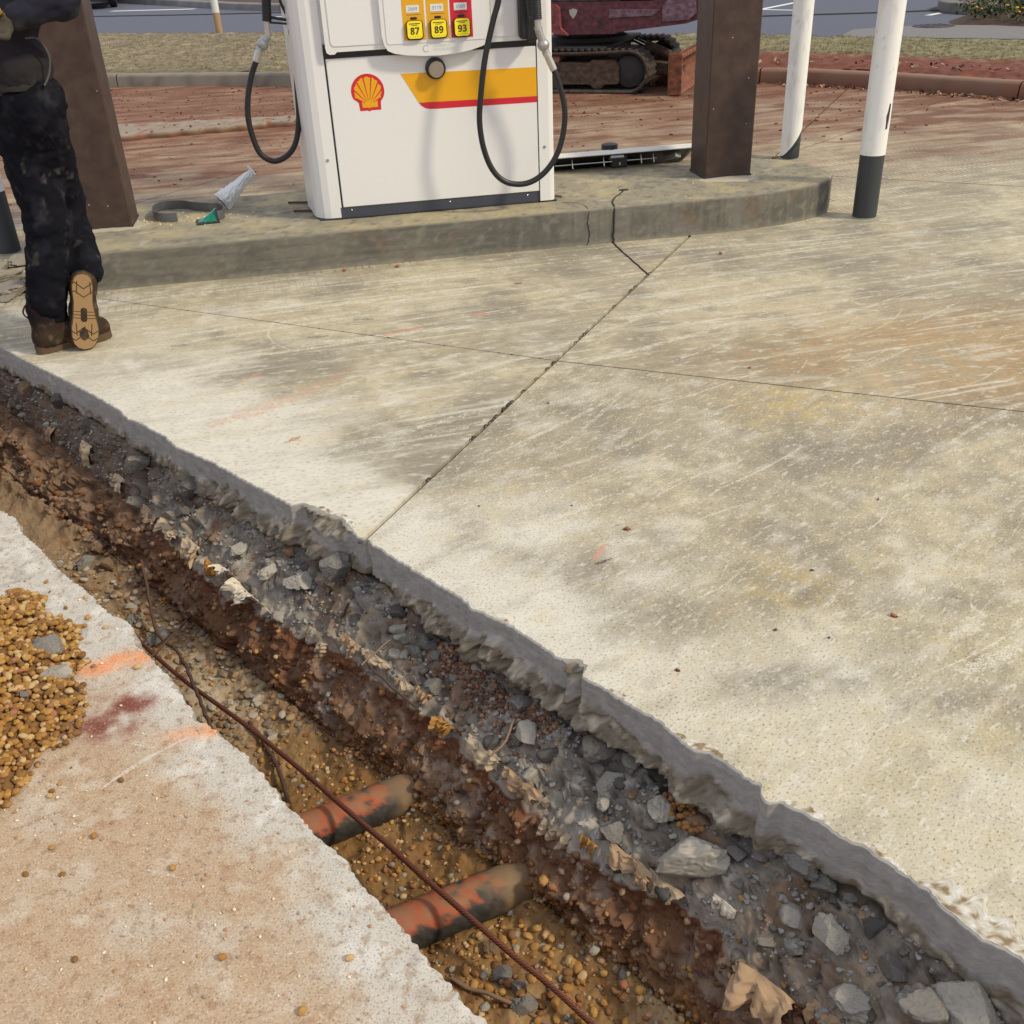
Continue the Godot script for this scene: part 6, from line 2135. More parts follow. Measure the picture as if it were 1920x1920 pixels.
	prism(mb2, PackedVector2Array(Array(md).map(func(p: Vector2) -> Vector2: return Vector2(p.x, -p.y))), -0.05, 0.15, Transform3D(Basis(Vector3.RIGHT, Vector3(0, 0, -1), Vector3(0, 1, 0)), Vector3.ZERO))
	var am := mat("apron_concrete", Color8(122, 120, 118), 0.9)
	grain(am, M.speckle, 1.2)
	put("slab", mb2, am, ap)
	mb2 = MB.new()
	lathe(mb2, [Vector2(0.27, 0.0), Vector2(0.27, 0.006), Vector2(0.0, 0.007)], 40, Transform3D(Basis(), Vector3(8.4, 0.151, -13.66)))
	put("manhole_cover", mb2, mat("manhole_iron", Color8(70, 60, 66), 0.7, 0.3), ap)
	mb2 = MB.new()
	for k in 5:
		box(mb2, Vector3(8.4 + 0.09 * (k - 2), 0.1595, -13.66), Vector3(0.015, 0.006, 0.34), 0.001)
	put("manhole_rib", mb2, M.manhole_iron, ap)
	var ring := PackedVector3Array()
	for k in 41:
		var a4 := TAU * k / 40.0
		ring.append(Vector3(13.0 + cos(a4) * 2.0, 0, -17.0 - sin(a4) * 1.4))
	ring.reverse()
	kerb_run(ring, 0.16, 0.3, func(p: Vector3, _f: float) -> Color:
		return tint(Vector3(116, 112, 106) * (1.0 + 0.2 * nb.get_noise_3dv(p * 3.0))), 3.0)
	mb2 = MB.new()
	for k in 40:
		var a5 := TAU * k / 40.0
		var a6 := TAU * (k + 1) / 40.0
		mb2.face([Vector3(13.0 + cos(a5) * 2.45, 0.012, -17.0 - sin(a5) * 1.75), Vector3(13.0 + cos(a6) * 2.45, 0.012, -17.0 - sin(a6) * 1.75), Vector3(13.0 + cos(a6) * 2.0, 0.012, -17.0 - sin(a6) * 1.4), Vector3(13.0 + cos(a5) * 2.0, 0.012, -17.0 - sin(a5) * 1.4)], Color.WHITE, Vector3(0, -50, 0))
	struct("gutter", mb2, M.tar)
	mb2 = MB.new()
	lathe(mb2, [Vector2(1.72, 0.13), Vector2(1.0, 0.2), Vector2(0.0, 0.22)], 36, Transform3D(Basis().scaled(Vector3(1, 1, 0.66)), Vector3(13.0, 0, -17.0)), sg(96, 72, 58))
	struct("mulch_bed", mb2, M.turf)
	flower_bed()
	# white post with rust at the foot
	var post := thing("white_post", "slim white post with a rusty foot standing in the verge", "post", Vector3(-1.42, 0.12, -21.2))
	mb2 = MB.new()
	lathe(mb2, [Vector2(0.062, 0.28), Vector2(0.062, 3.0), Vector2(0.0, 3.02)], 20)
	put("shaft", mb2, mat("post_white", Color8(206, 206, 200), 0.6), post)
	mb2 = MB.new()
	lathe(mb2, [Vector2(0.064, -0.1), Vector2(0.064, 0.28)], 20)
	put("rusty_foot", mb2, mat("post_rust", Color8(158, 128, 92), 0.8), post)
	# the low broken strip where the old paving starts
	var strip := MB.new()
	strip.grid(150, 14, func(a: float, b: float) -> Vector3:
		var x := lerpf(-5.0, 0.6, a)
		var z0 := lerpf(-9.62, -10.2, a) + 0.06 * nb.get_noise_2d(x * 4.0, 1.0)
		var z1 := lerpf(-11.5, -10.38, a) + 0.08 * nb.get_noise_2d(x * 3.0, 6.0)
		var f := clampf((b - 0.2) / 0.8, 0.0, 1.0)
		return Vector3(x, 0.05 * ss(0.0, 0.2, b) * ss(1.0, 0.8, b) + 0.004 * nb.get_noise_2d(x * 8.0, b * 9.0) + 0.002, lerpf(z0, z1, f))
	, func(p: Vector3, _a: float, b: float) -> Color:
		var v := nb.get_noise_3dv(p * 5.0)
		var q := Vector3(150, 136, 118).lerp(Vector3(146, 92, 66), ss(0.1, 0.5, v)).lerp(Vector3(176, 166, 150), 0.7 * ss(0.25, 0.5, nb.get_noise_3dv(p * 11.0)))
		return tint(q.lerp(Vector3(112, 62, 44), ss(0.13, 0.06, b) * 0.7)))
	struct("paving_strip", strip, M.kerb)
	car()
	digger()


func flower_bed() -> void:
	var bed := thing("flower_bed", "low bed of dark green plants with yellow flowers beside the concrete apron", "flower bed", Vector3(10.1, 0.1, -13.9))
	var soil := MB.new()
	lathe(soil, [Vector2(1.0, 0.0), Vector2(0.8, 0.08), Vector2(0.0, 0.1)], 30, Transform3D(Basis().scaled(Vector3(1.1, 1, 1.2)), Vector3.ZERO), sg(76, 56, 46))
	put("soil", soil, M.turf, bed)
	var leaf := MB.new()
	for q in [[0.0, 0.0], [0.22, 0.45], [0.0, 1.0], [-0.22, 0.45]]:
		leaf.add(Vector3(q[0], 0.12 * sin(q[1] * 3.0), q[1]))
	leaf.quad(0, 1, 2, 3)
	var leaves := []
	var heads := []
	for k in 1100:
		var a := rng.randf() * TAU
		var r := sqrt(rng.randf())
		var p := Vector3(cos(a) * r * 1.0, 0.06 + rng.randf() * 0.24 * (0.5 + 0.5 * nb.get_noise_2d(cos(a) * r * 6.0, sin(a) * r * 6.0) + 0.3), sin(a) * r * 1.15)
		leaves.append([Transform3D(Basis.from_euler(Vector3(rng.randf_range(-1.1, 0.2), rng.randf() * TAU, 0)).scaled(Vector3.ONE * rng.randf_range(0.06, 0.12)), p), [sg(52, 70, 36), sg(72, 86, 46), sg(44, 56, 36), sg(84, 78, 48)][k % 4]])
		if k % 44 == 0:
			heads.append([Transform3D(Basis().scaled(Vector3.ONE * 0.05), p + UP * 0.08), [sg(222, 176, 40), sg(230, 200, 90), sg(220, 150, 40)][k % 3]])
	scatter("foliage", leaf.mesh(), M.grass_blade, leaves, bed)
	scatter("flowers", rock_mesh(1, 900, 0, 0.2, Vector3(1, 0.5, 1)), M.crumb, heads, bed)


func car() -> void:
	var c := thing("parked_car", "dark car at the far end of the road, seen from its end", "car", Vector3(-6.1, 0.006, -35.6))
	c.rotation.y = 0.12
	var body := mat("car_paint", Color8(40, 46, 58), 0.3, 0.3)
	var trim := mat("car_trim", Color8(26, 28, 32), 0.6)
	var glass := mat("car_glass", Color8(30, 36, 42), 0.1)
	var mb := MB.new()
	var rings := [[-2.15, 0.30, 0.62, 0.72], [-2.0, 0.22, 0.78, 0.86], [-1.2, 0.20, 0.92, 0.9], [0.0, 0.20, 0.96, 0.91], [1.2, 0.20, 0.92, 0.9], [2.0, 0.22, 0.84, 0.86], [2.2, 0.30, 0.68, 0.72]]
	for r in rings:
		for q in [[-0.9, 0.0], [-1.0, 0.25], [-0.98, 0.7], [-0.85, 1.0], [0.85, 1.0], [0.98, 0.7], [1.0, 0.25], [0.9, 0.0]]:
			mb.add(Vector3(q[0] * r[3], lerpf(r[1], r[2], q[1]), r[0]))
	for i in rings.size() - 1:
		for j in 8:
			mb.quad(i * 8 + j, i * 8 + (j + 1) % 8, (i + 1) * 8 + (j + 1) % 8, (i + 1) * 8 + j)
	for e in [0, rings.size() - 1]:
		var pts := []
		for j in 8:
			pts.append(mb.v[e * 8 + j])
		mb.face(pts, Color.WHITE, Vector3(0, 0.5, 0))
	put("body", mb, body, c)
	mb = MB.new()
	prism(mb, PackedVector2Array([Vector2(-1.7, 0.9), Vector2(1.0, 0.92), Vector2(0.3, 1.42), Vector2(-1.2, 1.44)]), -0.68, 0.68, Transform3D(Basis(Vector3(0, 0, 1), Vector3(0, 1, 0), Vector3(-1, 0, 0)), Vector3.ZERO))
	put("cabin", mb, glass, c)
	mb = MB.new()
	box(mb, Vector3(0, 1.45, -0.45), Vector3(1.25, 0.05, 1.5), 0.02)
	put("roof", mb, body, c)
	for e in [-2.14, 2.2]:
		mb = MB.new()
		box(mb, Vector3(0, 0.40, e), Vector3(1.56, 0.22, 0.14), 0.05)
		box(mb, Vector3(0, 0.24, e * 0.98), Vector3(1.4, 0.08, 0.10), 0.02)
		put("bumper", mb, trim, c)
	for e in [[-0.8, 1.35], [0.8, 1.35], [-0.8, -1.35], [0.8, -1.35]]:
		mb = MB.new()
		lathe(mb, [Vector2(0.0, -0.11), Vector2(0.28, -0.11), Vector2(0.32, -0.08), Vector2(0.32, 0.08), Vector2(0.28, 0.11), Vector2(0.0, 0.11)], 28, Transform3D(Basis(Vector3(0, 1, 0), Vector3(1, 0, 0), Vector3(0, 0, -1)), Vector3(e[0], 0.32, e[1])))
		put("wheel", mb, trim, c)
	for x in [-0.6, 0.6]:
		mb = MB.new()
		box(mb, Vector3(x, 0.66, 2.14), Vector3(0.34, 0.12, 0.08), 0.03)
		put("headlight", mb, mat("lamp_glass", Color8(200, 204, 210), 0.2), c)


func track_belt(len_: float, h: float, w: float) -> MB:
	var r := h * 0.5
	var mb := MB.new()
	var loop := PackedVector2Array()
	for k in 18:
		var a := -PI / 2 + PI * k / 17.0
		loop.append(Vector2(-r + cos(a) * r, r + sin(a) * r))
	for k in 10:
		loop.append(Vector2(lerpf(-r, -len_ + r, (k + 1) / 11.0), h - 0.02 * sin(PI * (k + 1) / 11.0)))
	for k in 18:
		var a2 := PI / 2 + PI * k / 17.0
		loop.append(Vector2(-len_ + r + cos(a2) * r, r + sin(a2) * r))
	for k in 10:
		loop.append(Vector2(lerpf(-len_ + r, -r, (k + 1) / 11.0), 0.0))
	var n := loop.size()
	var cen := Vector2(-len_ * 0.5, r)
	for k in n:
		var p := loop[k]
		var nrm := (loop[(k + 1) % n] - loop[(k + n - 1) % n]).normalized()
		var inw := Vector2(-nrm.y, nrm.x) * 0.035
		if (p + inw - cen).length() > (p - cen).length():
			inw = -inw
		for q in [[p, w * 0.5 - 0.008], [p + inw * 0.25, w * 0.5], [p + inw, w * 0.5], [p + inw, -w * 0.5], [p + inw * 0.25, -w * 0.5], [p, -w * 0.5 + 0.008]]:
			mb.add(Vector3(q[0].x, q[0].y, q[1]))
	for k in n:
		for j in 6:
			mb.quad(k * 6 + j, ((k + 1) % n) * 6 + j, ((k + 1) % n) * 6 + (j + 1) % 6, k * 6 + (j + 1) % 6)
	return mb


func digger() -> void:
	var d := thing("excavator", "maroon tracked excavator with a rusty dozer blade parked by the kerb", "excavator", Vector3(3.39, 0, -10.5))
	d.basis = Basis(Vector3(0.855, 0, 0.5186), UP, Vector3(-0.5186, 0, 0.855))
	var maroon := mat("maroon_paint", Color8(112, 56, 66), 0.6)
	var faded := mat("faded_paint", Color8(140, 108, 122), 0.6)
	var pinkish := mat("worn_red", Color8(156, 78, 78), 0.6)
	var rubber := mat("track_rubber", Color8(84, 72, 63), 0.9)
	var mud := mat("muddy_steel", Color8(104, 84, 68), 0.9)
	var rust := mat("blade_rust", Color8(146, 88, 58), 0.8)
	var beige := mat("cab_beige", Color8(150, 146, 138), 0.6)
	var dark := mat("dark_steel", Color8(40, 36, 36), 0.7)
	for m in [maroon, faded, mud, rust, beige, rubber, pinkish]:
		grain(m, M.blotch, 1.6)
	var h := 0.41
	for z in [-0.17, -1.42]:
		var tr := put("track", track_belt(1.95, h, 0.33), rubber, d, Transform3D(Basis(), Vector3(0, 0, z)))
		for k in 62:
			var p := Vector3()
			var ang := 0.0
			var f := k / 62.0 * (2.0 * 1.54 + TAU * 0.205)
			if f < 1.54:
				p = Vector3(-0.205 - f, h, 0); ang = 0.0
			elif f < 1.54 + PI * 0.205:
				var a := PI / 2 + (f - 1.54) / 0.205
				p = Vector3(-1.745 + cos(a) * 0.205, 0.205 + sin(a) * 0.205, 0); ang = a - PI / 2
			elif f < 3.08 + PI * 0.205:
				p = Vector3(-1.745 + (f - 1.54 - PI * 0.205), 0, 0)
			else:
				var a2 := -PI / 2 + (f - 3.08 - PI * 0.205) / 0.205
				p = Vector3(-0.205 + cos(a2) * 0.205, 0.205 + sin(a2) * 0.205, 0); ang = a2 - PI / 2
			var lug := MB.new()
			box(lug, p, Vector3(0.035, 0.028, 0.31), 0.006, Basis(Vector3(0, 0, 1), ang))
			put("lug", lug, rubber, tr)
		var mb := MB.new()
		prism(mb, PackedVector2Array([Vector2(-1.62, 0.09), Vector2(-1.1, 0.085), Vector2(-1.06, 0.05), Vector2(-0.98, 0.05), Vector2(-0.94, 0.085), Vector2(-0.62, 0.085), Vector2(-0.58, 0.05), Vector2(-0.5, 0.05), Vector2(-0.46, 0.085), Vector2(-0.33, 0.09), Vector2(-0.31, 0.11), Vector2(-0.31, 0.26), Vector2(-0.36, 0.315), Vector2(-0.60, 0.315), Vector2(-0.62, 0.29), Vector2(-1.62, 0.31)]), -0.12, 0.13)
		put("track_frame", mb, mud, d, Transform3D(Basis(), Vector3(0, 0, z)))
		for e in [[-0.205, 0.205, 0.15], [-1.745, 0.205, 0.15]]:
			mb = MB.new()
			lathe(mb, [Vector2(0.0, -0.11), Vector2(e[2], -0.11), Vector2(e[2], 0.10), Vector2(0.06, 0.12), Vector2(0.0, 0.12)], 24, Transform3D(Basis(Vector3.RIGHT, Vector3(0, 0, 1), Vector3(0, -1, 0)), Vector3(e[0], e[1], z)))
			put("idler", mb, dark, d)
		for x in [-1.4, -1.02, -0.54]:
			mb = MB.new()
			lathe(mb, [Vector2(0.0, -0.1), Vector2(0.05, -0.1), Vector2(0.05, 0.11), Vector2(0.0, 0.11)], 16, Transform3D(Basis(Vector3.RIGHT, Vector3(0, 0, 1), Vector3(0, -1, 0)), Vector3(x, 0.075, z)))
			put("roller", mb, mud, d)
		mb = MB.new()
		lathe(mb, [Vector2(0.0, -0.1), Vector2(0.04, -0.1), Vector2(0.04, 0.13), Vector2(0.0, 0.13)], 16, Transform3D(Basis(Vector3.RIGHT, Vector3(0, 0, 1), Vector3(0, -1, 0)), Vector3(-0.98, 0.33, z)))
		put("top_roller", mb, mat("roller_pink", Color8(150, 106, 90), 0.8), d)
	var mb3 := MB.new()
	box(mb3, Vector3(-0.95, 0.30, -0.79), Vector3(0.9, 0.2, 1.0), 0.02)
	box(mb3, Vector3(-0.95, 0.42, -0.79), Vector3(1.0, 0.04, 1.5), 0.01)
	put("undercarriage", mb3, dark, d)
	mb3 = MB.new()
	lathe(mb3, [Vector2(0.42, 0.42), Vector2(0.42, 0.48), Vector2(0.38, 0.5), Vector2(0.38, 0.56)], 36, Transform3D(Basis(), Vector3(-0.85, 0, -0.79)))
	put("turntable", mb3, dark, d)
	# blade with its arms and ram
	mb3 = MB.new()
	var prof := PackedVector2Array()
	for k in 9:
		var f2 := k / 8.0
		prof.append(Vector2(0.36 - 0.09 * sin(PI * f2), 0.015 + 0.38 * f2))
	for k in 9:
		var f3 := 1.0 - k / 8.0
		prof.append(Vector2(0.32 - 0.09 * sin(PI * f3), 0.015 + 0.38 * f3))
	prism(mb3, prof, -1.72, 0.12)
	box(mb3, Vector3(0.335, 0.36, -0.8), Vector3(0.07, 0.05, 1.84), 0.012)
	for z in [0.115, -1.715]:
		box(mb3, Vector3(0.30, 0.2, z), Vector3(0.14, 0.38, 0.02), 0.006)
	put("blade", mb3, rust, d)
	for z in [-0.45, -1.15]:
		mb3 = MB.new()
		box(mb3, Vector3(-0.05, 0.2, z), Vector3(0.66, 0.13, 0.09), 0.012, Basis(Vector3(0, 0, 1), -0.08))
		put("blade_arm", mb3, mud, d)
	mb3 = MB.new()
	tube(mb3, PackedVector3Array([Vector3(-0.18, 0.40, -0.62), Vector3(0.17, 0.26, -0.62)]), 0.052, 18)
	tube(mb3, PackedVector3Array([Vector3(0.14, 0.272, -0.62), Vector3(0.17, 0.26, -0.62)]), 0.06, 18)
	put("ram", mb3, mud, d)
	mb3 = MB.new()
	tube(mb3, PackedVector3Array([Vector3(-0.30, 0.45, -0.62), Vector3(-0.17, 0.397, -0.62)]), 0.026, 14)
	put("ram_rod", mb3, mat("chrome", Color8(210, 210, 212), 0.15, 1.0), d)
	# upper house
	mb3 = MB.new()
	prism(mb3, PackedVector2Array([Vector2(-1.02, 0.60), Vector2(-0.92, 0.55), Vector2(-0.36, 0.555), Vector2(-0.33, 0.57), Vector2(0.36, 0.64), Vector2(0.46, 0.67), Vector2(0.50, 0.74), Vector2(0.50, 0.86), Vector2(0.42, 0.93), Vector2(0.2, 0.96), Vector2(0.02, 0.84), Vector2(-1.10, 0.85), Vector2(-1.10, 0.68)]), -1.52, -0.06)
	put("house", mb3, maroon, d)
	mb3 = MB.new()
	prism(mb3, PackedVector2Array([Vector2(-0.42, 0.70), Vector2(0.02, 0.715), Vector2(0.10, 0.77), Vector2(-0.42, 0.775)]), -0.07, -0.048)
	put("side_recess", mb3, faded, d)
	mb3 = MB.new()
	prism(mb3, PackedVector2Array([Vector2(0.12, 0.66), Vector2(0.38, 0.675), Vector2(0.45, 0.73), Vector2(0.44, 0.83), Vector2(0.32, 0.90), Vector2(0.22, 0.90), Vector2(0.12, 0.80)]), -0.07, -0.035)
	put("corner_cover", mb3, faded, d)
	mb3 = MB.new()
	for e in [[-0.52, 0.672], [-0.515, 0.651], [-0.52, 0.63], [-0.51, 0.61]]:
		box(mb3, Vector3(e[0], e[1], -0.058), Vector3(0.05, 0.010, 0.006), 0.002)
	box(mb3, Vector3(-0.59, 0.70, -0.058), Vector3(0.02, 0.035, 0.006), 0.002)
	put("vent_slot", mb3, dark, d)
	mb3 = MB.new()
	prism(mb3, PackedVector2Array([Vector2(-0.84, 0.775), Vector2(-0.83, 0.735), Vector2(-0.795, 0.695), Vector2(-0.765, 0.735), Vector2(-0.75, 0.775), Vector2(-0.795, 0.79)]), -0.065, -0.055)
	put("shield_badge", mb3, mat("badge_grey", Color8(168, 168, 158), 0.5), d)
	mb3 = MB.new()
	prism(mb3, PackedVector2Array([Vector2(-1.5, 0.62), Vector2(-1.06, 0.60), Vector2(-0.96, 0.56), Vector2(-0.84, 0.55), Vector2(-0.92, 0.62), Vector2(-0.93, 0.80), Vector2(-0.97, 0.83), Vector2(-1.5, 0.835)]), -0.6, 0.0)
	put("swing_bracket", mb3, pinkish, d)
	mb3 = MB.new()
	lathe(mb3, [Vector2(0.0, 0), Vector2(0.085, 0), Vector2(0.095, 0.01), Vector2(0.10, 0.0)], 28, Transform3D(Basis(Vector3.RIGHT, Vector3(0, 0, 1), Vector3(0, -1, 0)), Vector3(-1.12, 0.72, 0.003)))
	put("bracket_hole", mb3, dark, d)
	mb3 = MB.new()
	tube(mb3, PackedVector3Array([Vector3(-1.4, 0.71, 0.02), Vector3(-1.06, 0.715, 0.02)]), 0.014, 10)
	tube(mb3, PackedVector3Array([Vector3(-1.4, 0.67, 0.02), Vector3(-1.1, 0.675, 0.02)]), 0.012, 10)
	put("pipes", mb3, mud, d)
	mb3 = MB.new()
	box(mb3, Vector3(-0.80, 1.25, -0.55), Vector3(1.0, 0.80, 0.95), 0.03)
	put("cab", mb3, beige, d)
	mb3 = MB.new()
	box(mb3, Vector3(-0.80, 1.4, -0.07), Vector3(0.8, 0.42, 0.03), 0.01)
	box(mb3, Vector3(-0.295, 1.35, -0.55), Vector3(0.03, 0.5, 0.7), 0.01)
	put("cab_window", mb3, M.car_glass, d)
	mb3 = MB.new()
	box(mb3, Vector3(-0.1, 1.03, -0.7), Vector3(0.42, 0.26, 1.2), 0.03)
	put("engine_cover", mb3, dark, d)
	mb3 = MB.new()
	box(mb3, Vector3(0.16, 1.0, -0.5), Vector3(0.015, 0.12, 0.02), 0.003, Basis(Vector3(0, 0, 1), 0.3))
	box(mb3, Vector3(0.20, 1.0, -0.5), Vector3(0.015, 0.12, 0.02), 0.003, Basis(Vector3(0, 0, 1), -0.2))
	box(mb3, Vector3(0.18, 0.955, -0.5), Vector3(0.10, 0.02, 0.03), 0.003)
	put("yellow_handle", mb3, mat("handle_yellow", Color8(196, 176, 40), 0.5), d)
	mb3 = MB.new()
	tube(mb3, curve([Vector3(-1.45, 0.72, -0.3), Vector3(-1.9, 1.3, -0.3), Vector3(-2.5, 1.7, -0.3), Vector3(-3.2, 1.5, -0.3)], 0.08), 0.11, 8)
	put("boom", mb3, maroon, d)
	mb3 = MB.new()
	tube(mb3, PackedVector3Array([Vector3(-3.15, 1.55, -0.3), Vector3(-3.35, 0.55, -0.3)]), 0.08, 8)
	put("dipper", mb3, maroon, d)
	mb3 = MB.new()
	prism(mb3, PackedVector2Array([Vector2(-3.55, 0.6), Vector2(-3.2, 0.58), Vector2(-3.05, 0.35), Vector2(-3.15, 0.08), Vector2(-3.45, 0.02), Vector2(-3.3, 0.25)]), -0.55, -0.05)
	put("bucket", mb3, mud, d)


# ---------- the person
func smooth_min(a: float, b: float, k: float) -> float:
	var h := clampf(0.5 + 0.5 * (b - a) / k, 0.0, 1.0)
	return lerpf(b, a, h) - k * h * (1.0 - h)


func fleshed(bones: Array, cell: float, k: float, folds := 0.0, fold_freq := 9.0) -> MB:     # tapered limbs [from, to, radius, radius], joined smoothly and meshed as one surface
	var lo := Vector3.ONE * 1e9
	var hi := -lo
	for b in bones:
		var r: float = maxf(b[2], b[3]) + 3.0 * cell + 0.5 * k
		lo = lo.min(b[0] - Vector3.ONE * r).min(b[1] - Vector3.ONE * r)
		hi = hi.max(b[0] + Vector3.ONE * r).max(b[1] + Vector3.ONE * r)
	var nx := int((hi.x - lo.x) / cell) + 2
	var ny := int((hi.y - lo.y) / cell) + 2
	var nz := int((hi.z - lo.z) / cell) + 2
	var f := PackedFloat32Array()
	f.resize(nx * ny * nz)
	f.fill(1.0)
	for b in bones:
		var a: Vector3 = b[0]
		var ab: Vector3 = b[1] - a
		var len2 := maxf(ab.length_squared(), 1e-9)
		var ra: float = b[2]
		var rb: float = b[3]
		var r: float = maxf(ra, rb) + 2.5 * cell + 0.5 * k
		var p0 := ((a.min(b[1]) - Vector3.ONE * r - lo) / cell).max(Vector3.ZERO)
		var p1 := ((a.max(b[1]) + Vector3.ONE * r - lo) / cell).min(Vector3(nx - 1, ny - 1, nz - 1))
		for z in range(int(p0.z), int(p1.z) + 1):
			for y in range(int(p0.y), int(p1.y) + 1):
				for x in range(int(p0.x), int(p1.x) + 1):
					var p := lo + Vector3(x, y, z) * cell
					var t := clampf((p - a).dot(ab) / len2, 0.0, 1.0)
					var d := (p - a - ab * t).length() - lerpf(ra, rb, t)
					var i := (z * ny + y) * nx + x
					f[i] = smooth_min(f[i], d, k) if f[i] < 0.9 else d
	var mb := MB.new()
	var ids := {}
	var offs := [0, 1, nx, nx + 1, nx * ny, nx * ny + 1, nx * ny + nx, nx * ny + nx + 1]
	for z in nz - 1:
		for y in ny - 1:
			for x in nx - 1:
				var i := (z * ny + y) * nx + x
				var inside := 0
				for o in offs:
					if f[i + o] < 0.0:
						inside += 1
				if inside == 0 or inside == 8:
					continue
				var sum := Vector3.ZERO
				var n := 0
				for e in [[0, 1], [2, 3], [4, 5], [6, 7], [0, 2], [1, 3], [4, 6], [5, 7], [0, 4], [1, 5], [2, 6], [3, 7]]:
					var va := f[i + offs[e[0]]]
					var vb := f[i + offs[e[1]]]
					if (va < 0.0) != (vb < 0.0):
						var t := va / (va - vb)
						var ca := Vector3(e[0] & 1, (e[0] >> 1) & 1, e[0] >> 2)
						var cb := Vector3(e[1] & 1, (e[1] >> 1) & 1, e[1] >> 2)
						sum += ca.lerp(cb, t)
						n += 1
				ids[i] = mb.add(lo + (Vector3(x, y, z) + sum / n) * cell)
	for i in ids:
		var x: int = i % nx
		var y: int = (i / nx) % ny
		var z: int = i / (nx * ny)
		if x < 1 or y < 1 or z < 1:
			continue
		for ax in [[1, nx, nx * ny], [nx, nx * ny, 1], [nx * ny, 1, nx]]:
			var va := f[i]
			var vb := f[i + ax[0]]
			if (va < 0.0) == (vb < 0.0):
				continue
			var q := [i, i - ax[1], i - ax[1] - ax[2], i - ax[2]]
			if not (ids.has(q[1]) and ids.has(q[2]) and ids.has(q[3])):
				continue
			if va < 0.0:
				mb.quad(ids[q[0]], ids[q[1]], ids[q[2]], ids[q[3]])
			else:
				mb.quad(ids[q[3]], ids[q[2]], ids[q[1]], ids[q[0]])
	if folds > 0.0:
		var nr := mb.normals()
		for k2 in mb.v.size():
			var p := mb.v[k2]
			var e := absf(nb.get_noise_3dv(p * Vector3(1.0, 1.7, 1.0) * fold_freq))
			mb.v[k2] += nr[k2] * (folds * (0.6 - 2.2 * e) + folds * 0.6 * nb.get_noise_3dv(p * fold_freq * 2.2))
	return mb


func sole_outline(grow := 0.0) -> PackedVector2Array:      # x towards the toe, y to the inner side
	var keys := [-0.155, 0.0, -0.150, 0.022, -0.135, 0.036, -0.10, 0.043, -0.03, 0.040, 0.03, 0.047, 0.08, 0.056, 0.12, 0.054, 0.15, 0.044, 0.168, 0.026, 0.175, 0.0]
	var top := []
	var bottom := []
	for k in 41:
		var x := -0.155 + 0.33 * (0.5 - 0.5 * cos(PI * k / 40.0))
		var w := table(keys, x)
		top.append(Vector2(x, w + 0.004 * sin(x * 18.0)))
		bottom.append(Vector2(x, -w + 0.004 * sin(x * 18.0)))
	bottom.reverse()
	var out := PackedVector2Array(top.slice(0, 40))
	out.append_array(PackedVector2Array(bottom.slice(0, 40)))
	if grow != 0.0:
		return Geometry2D.offset_polygon(out, grow)[0]
	return out


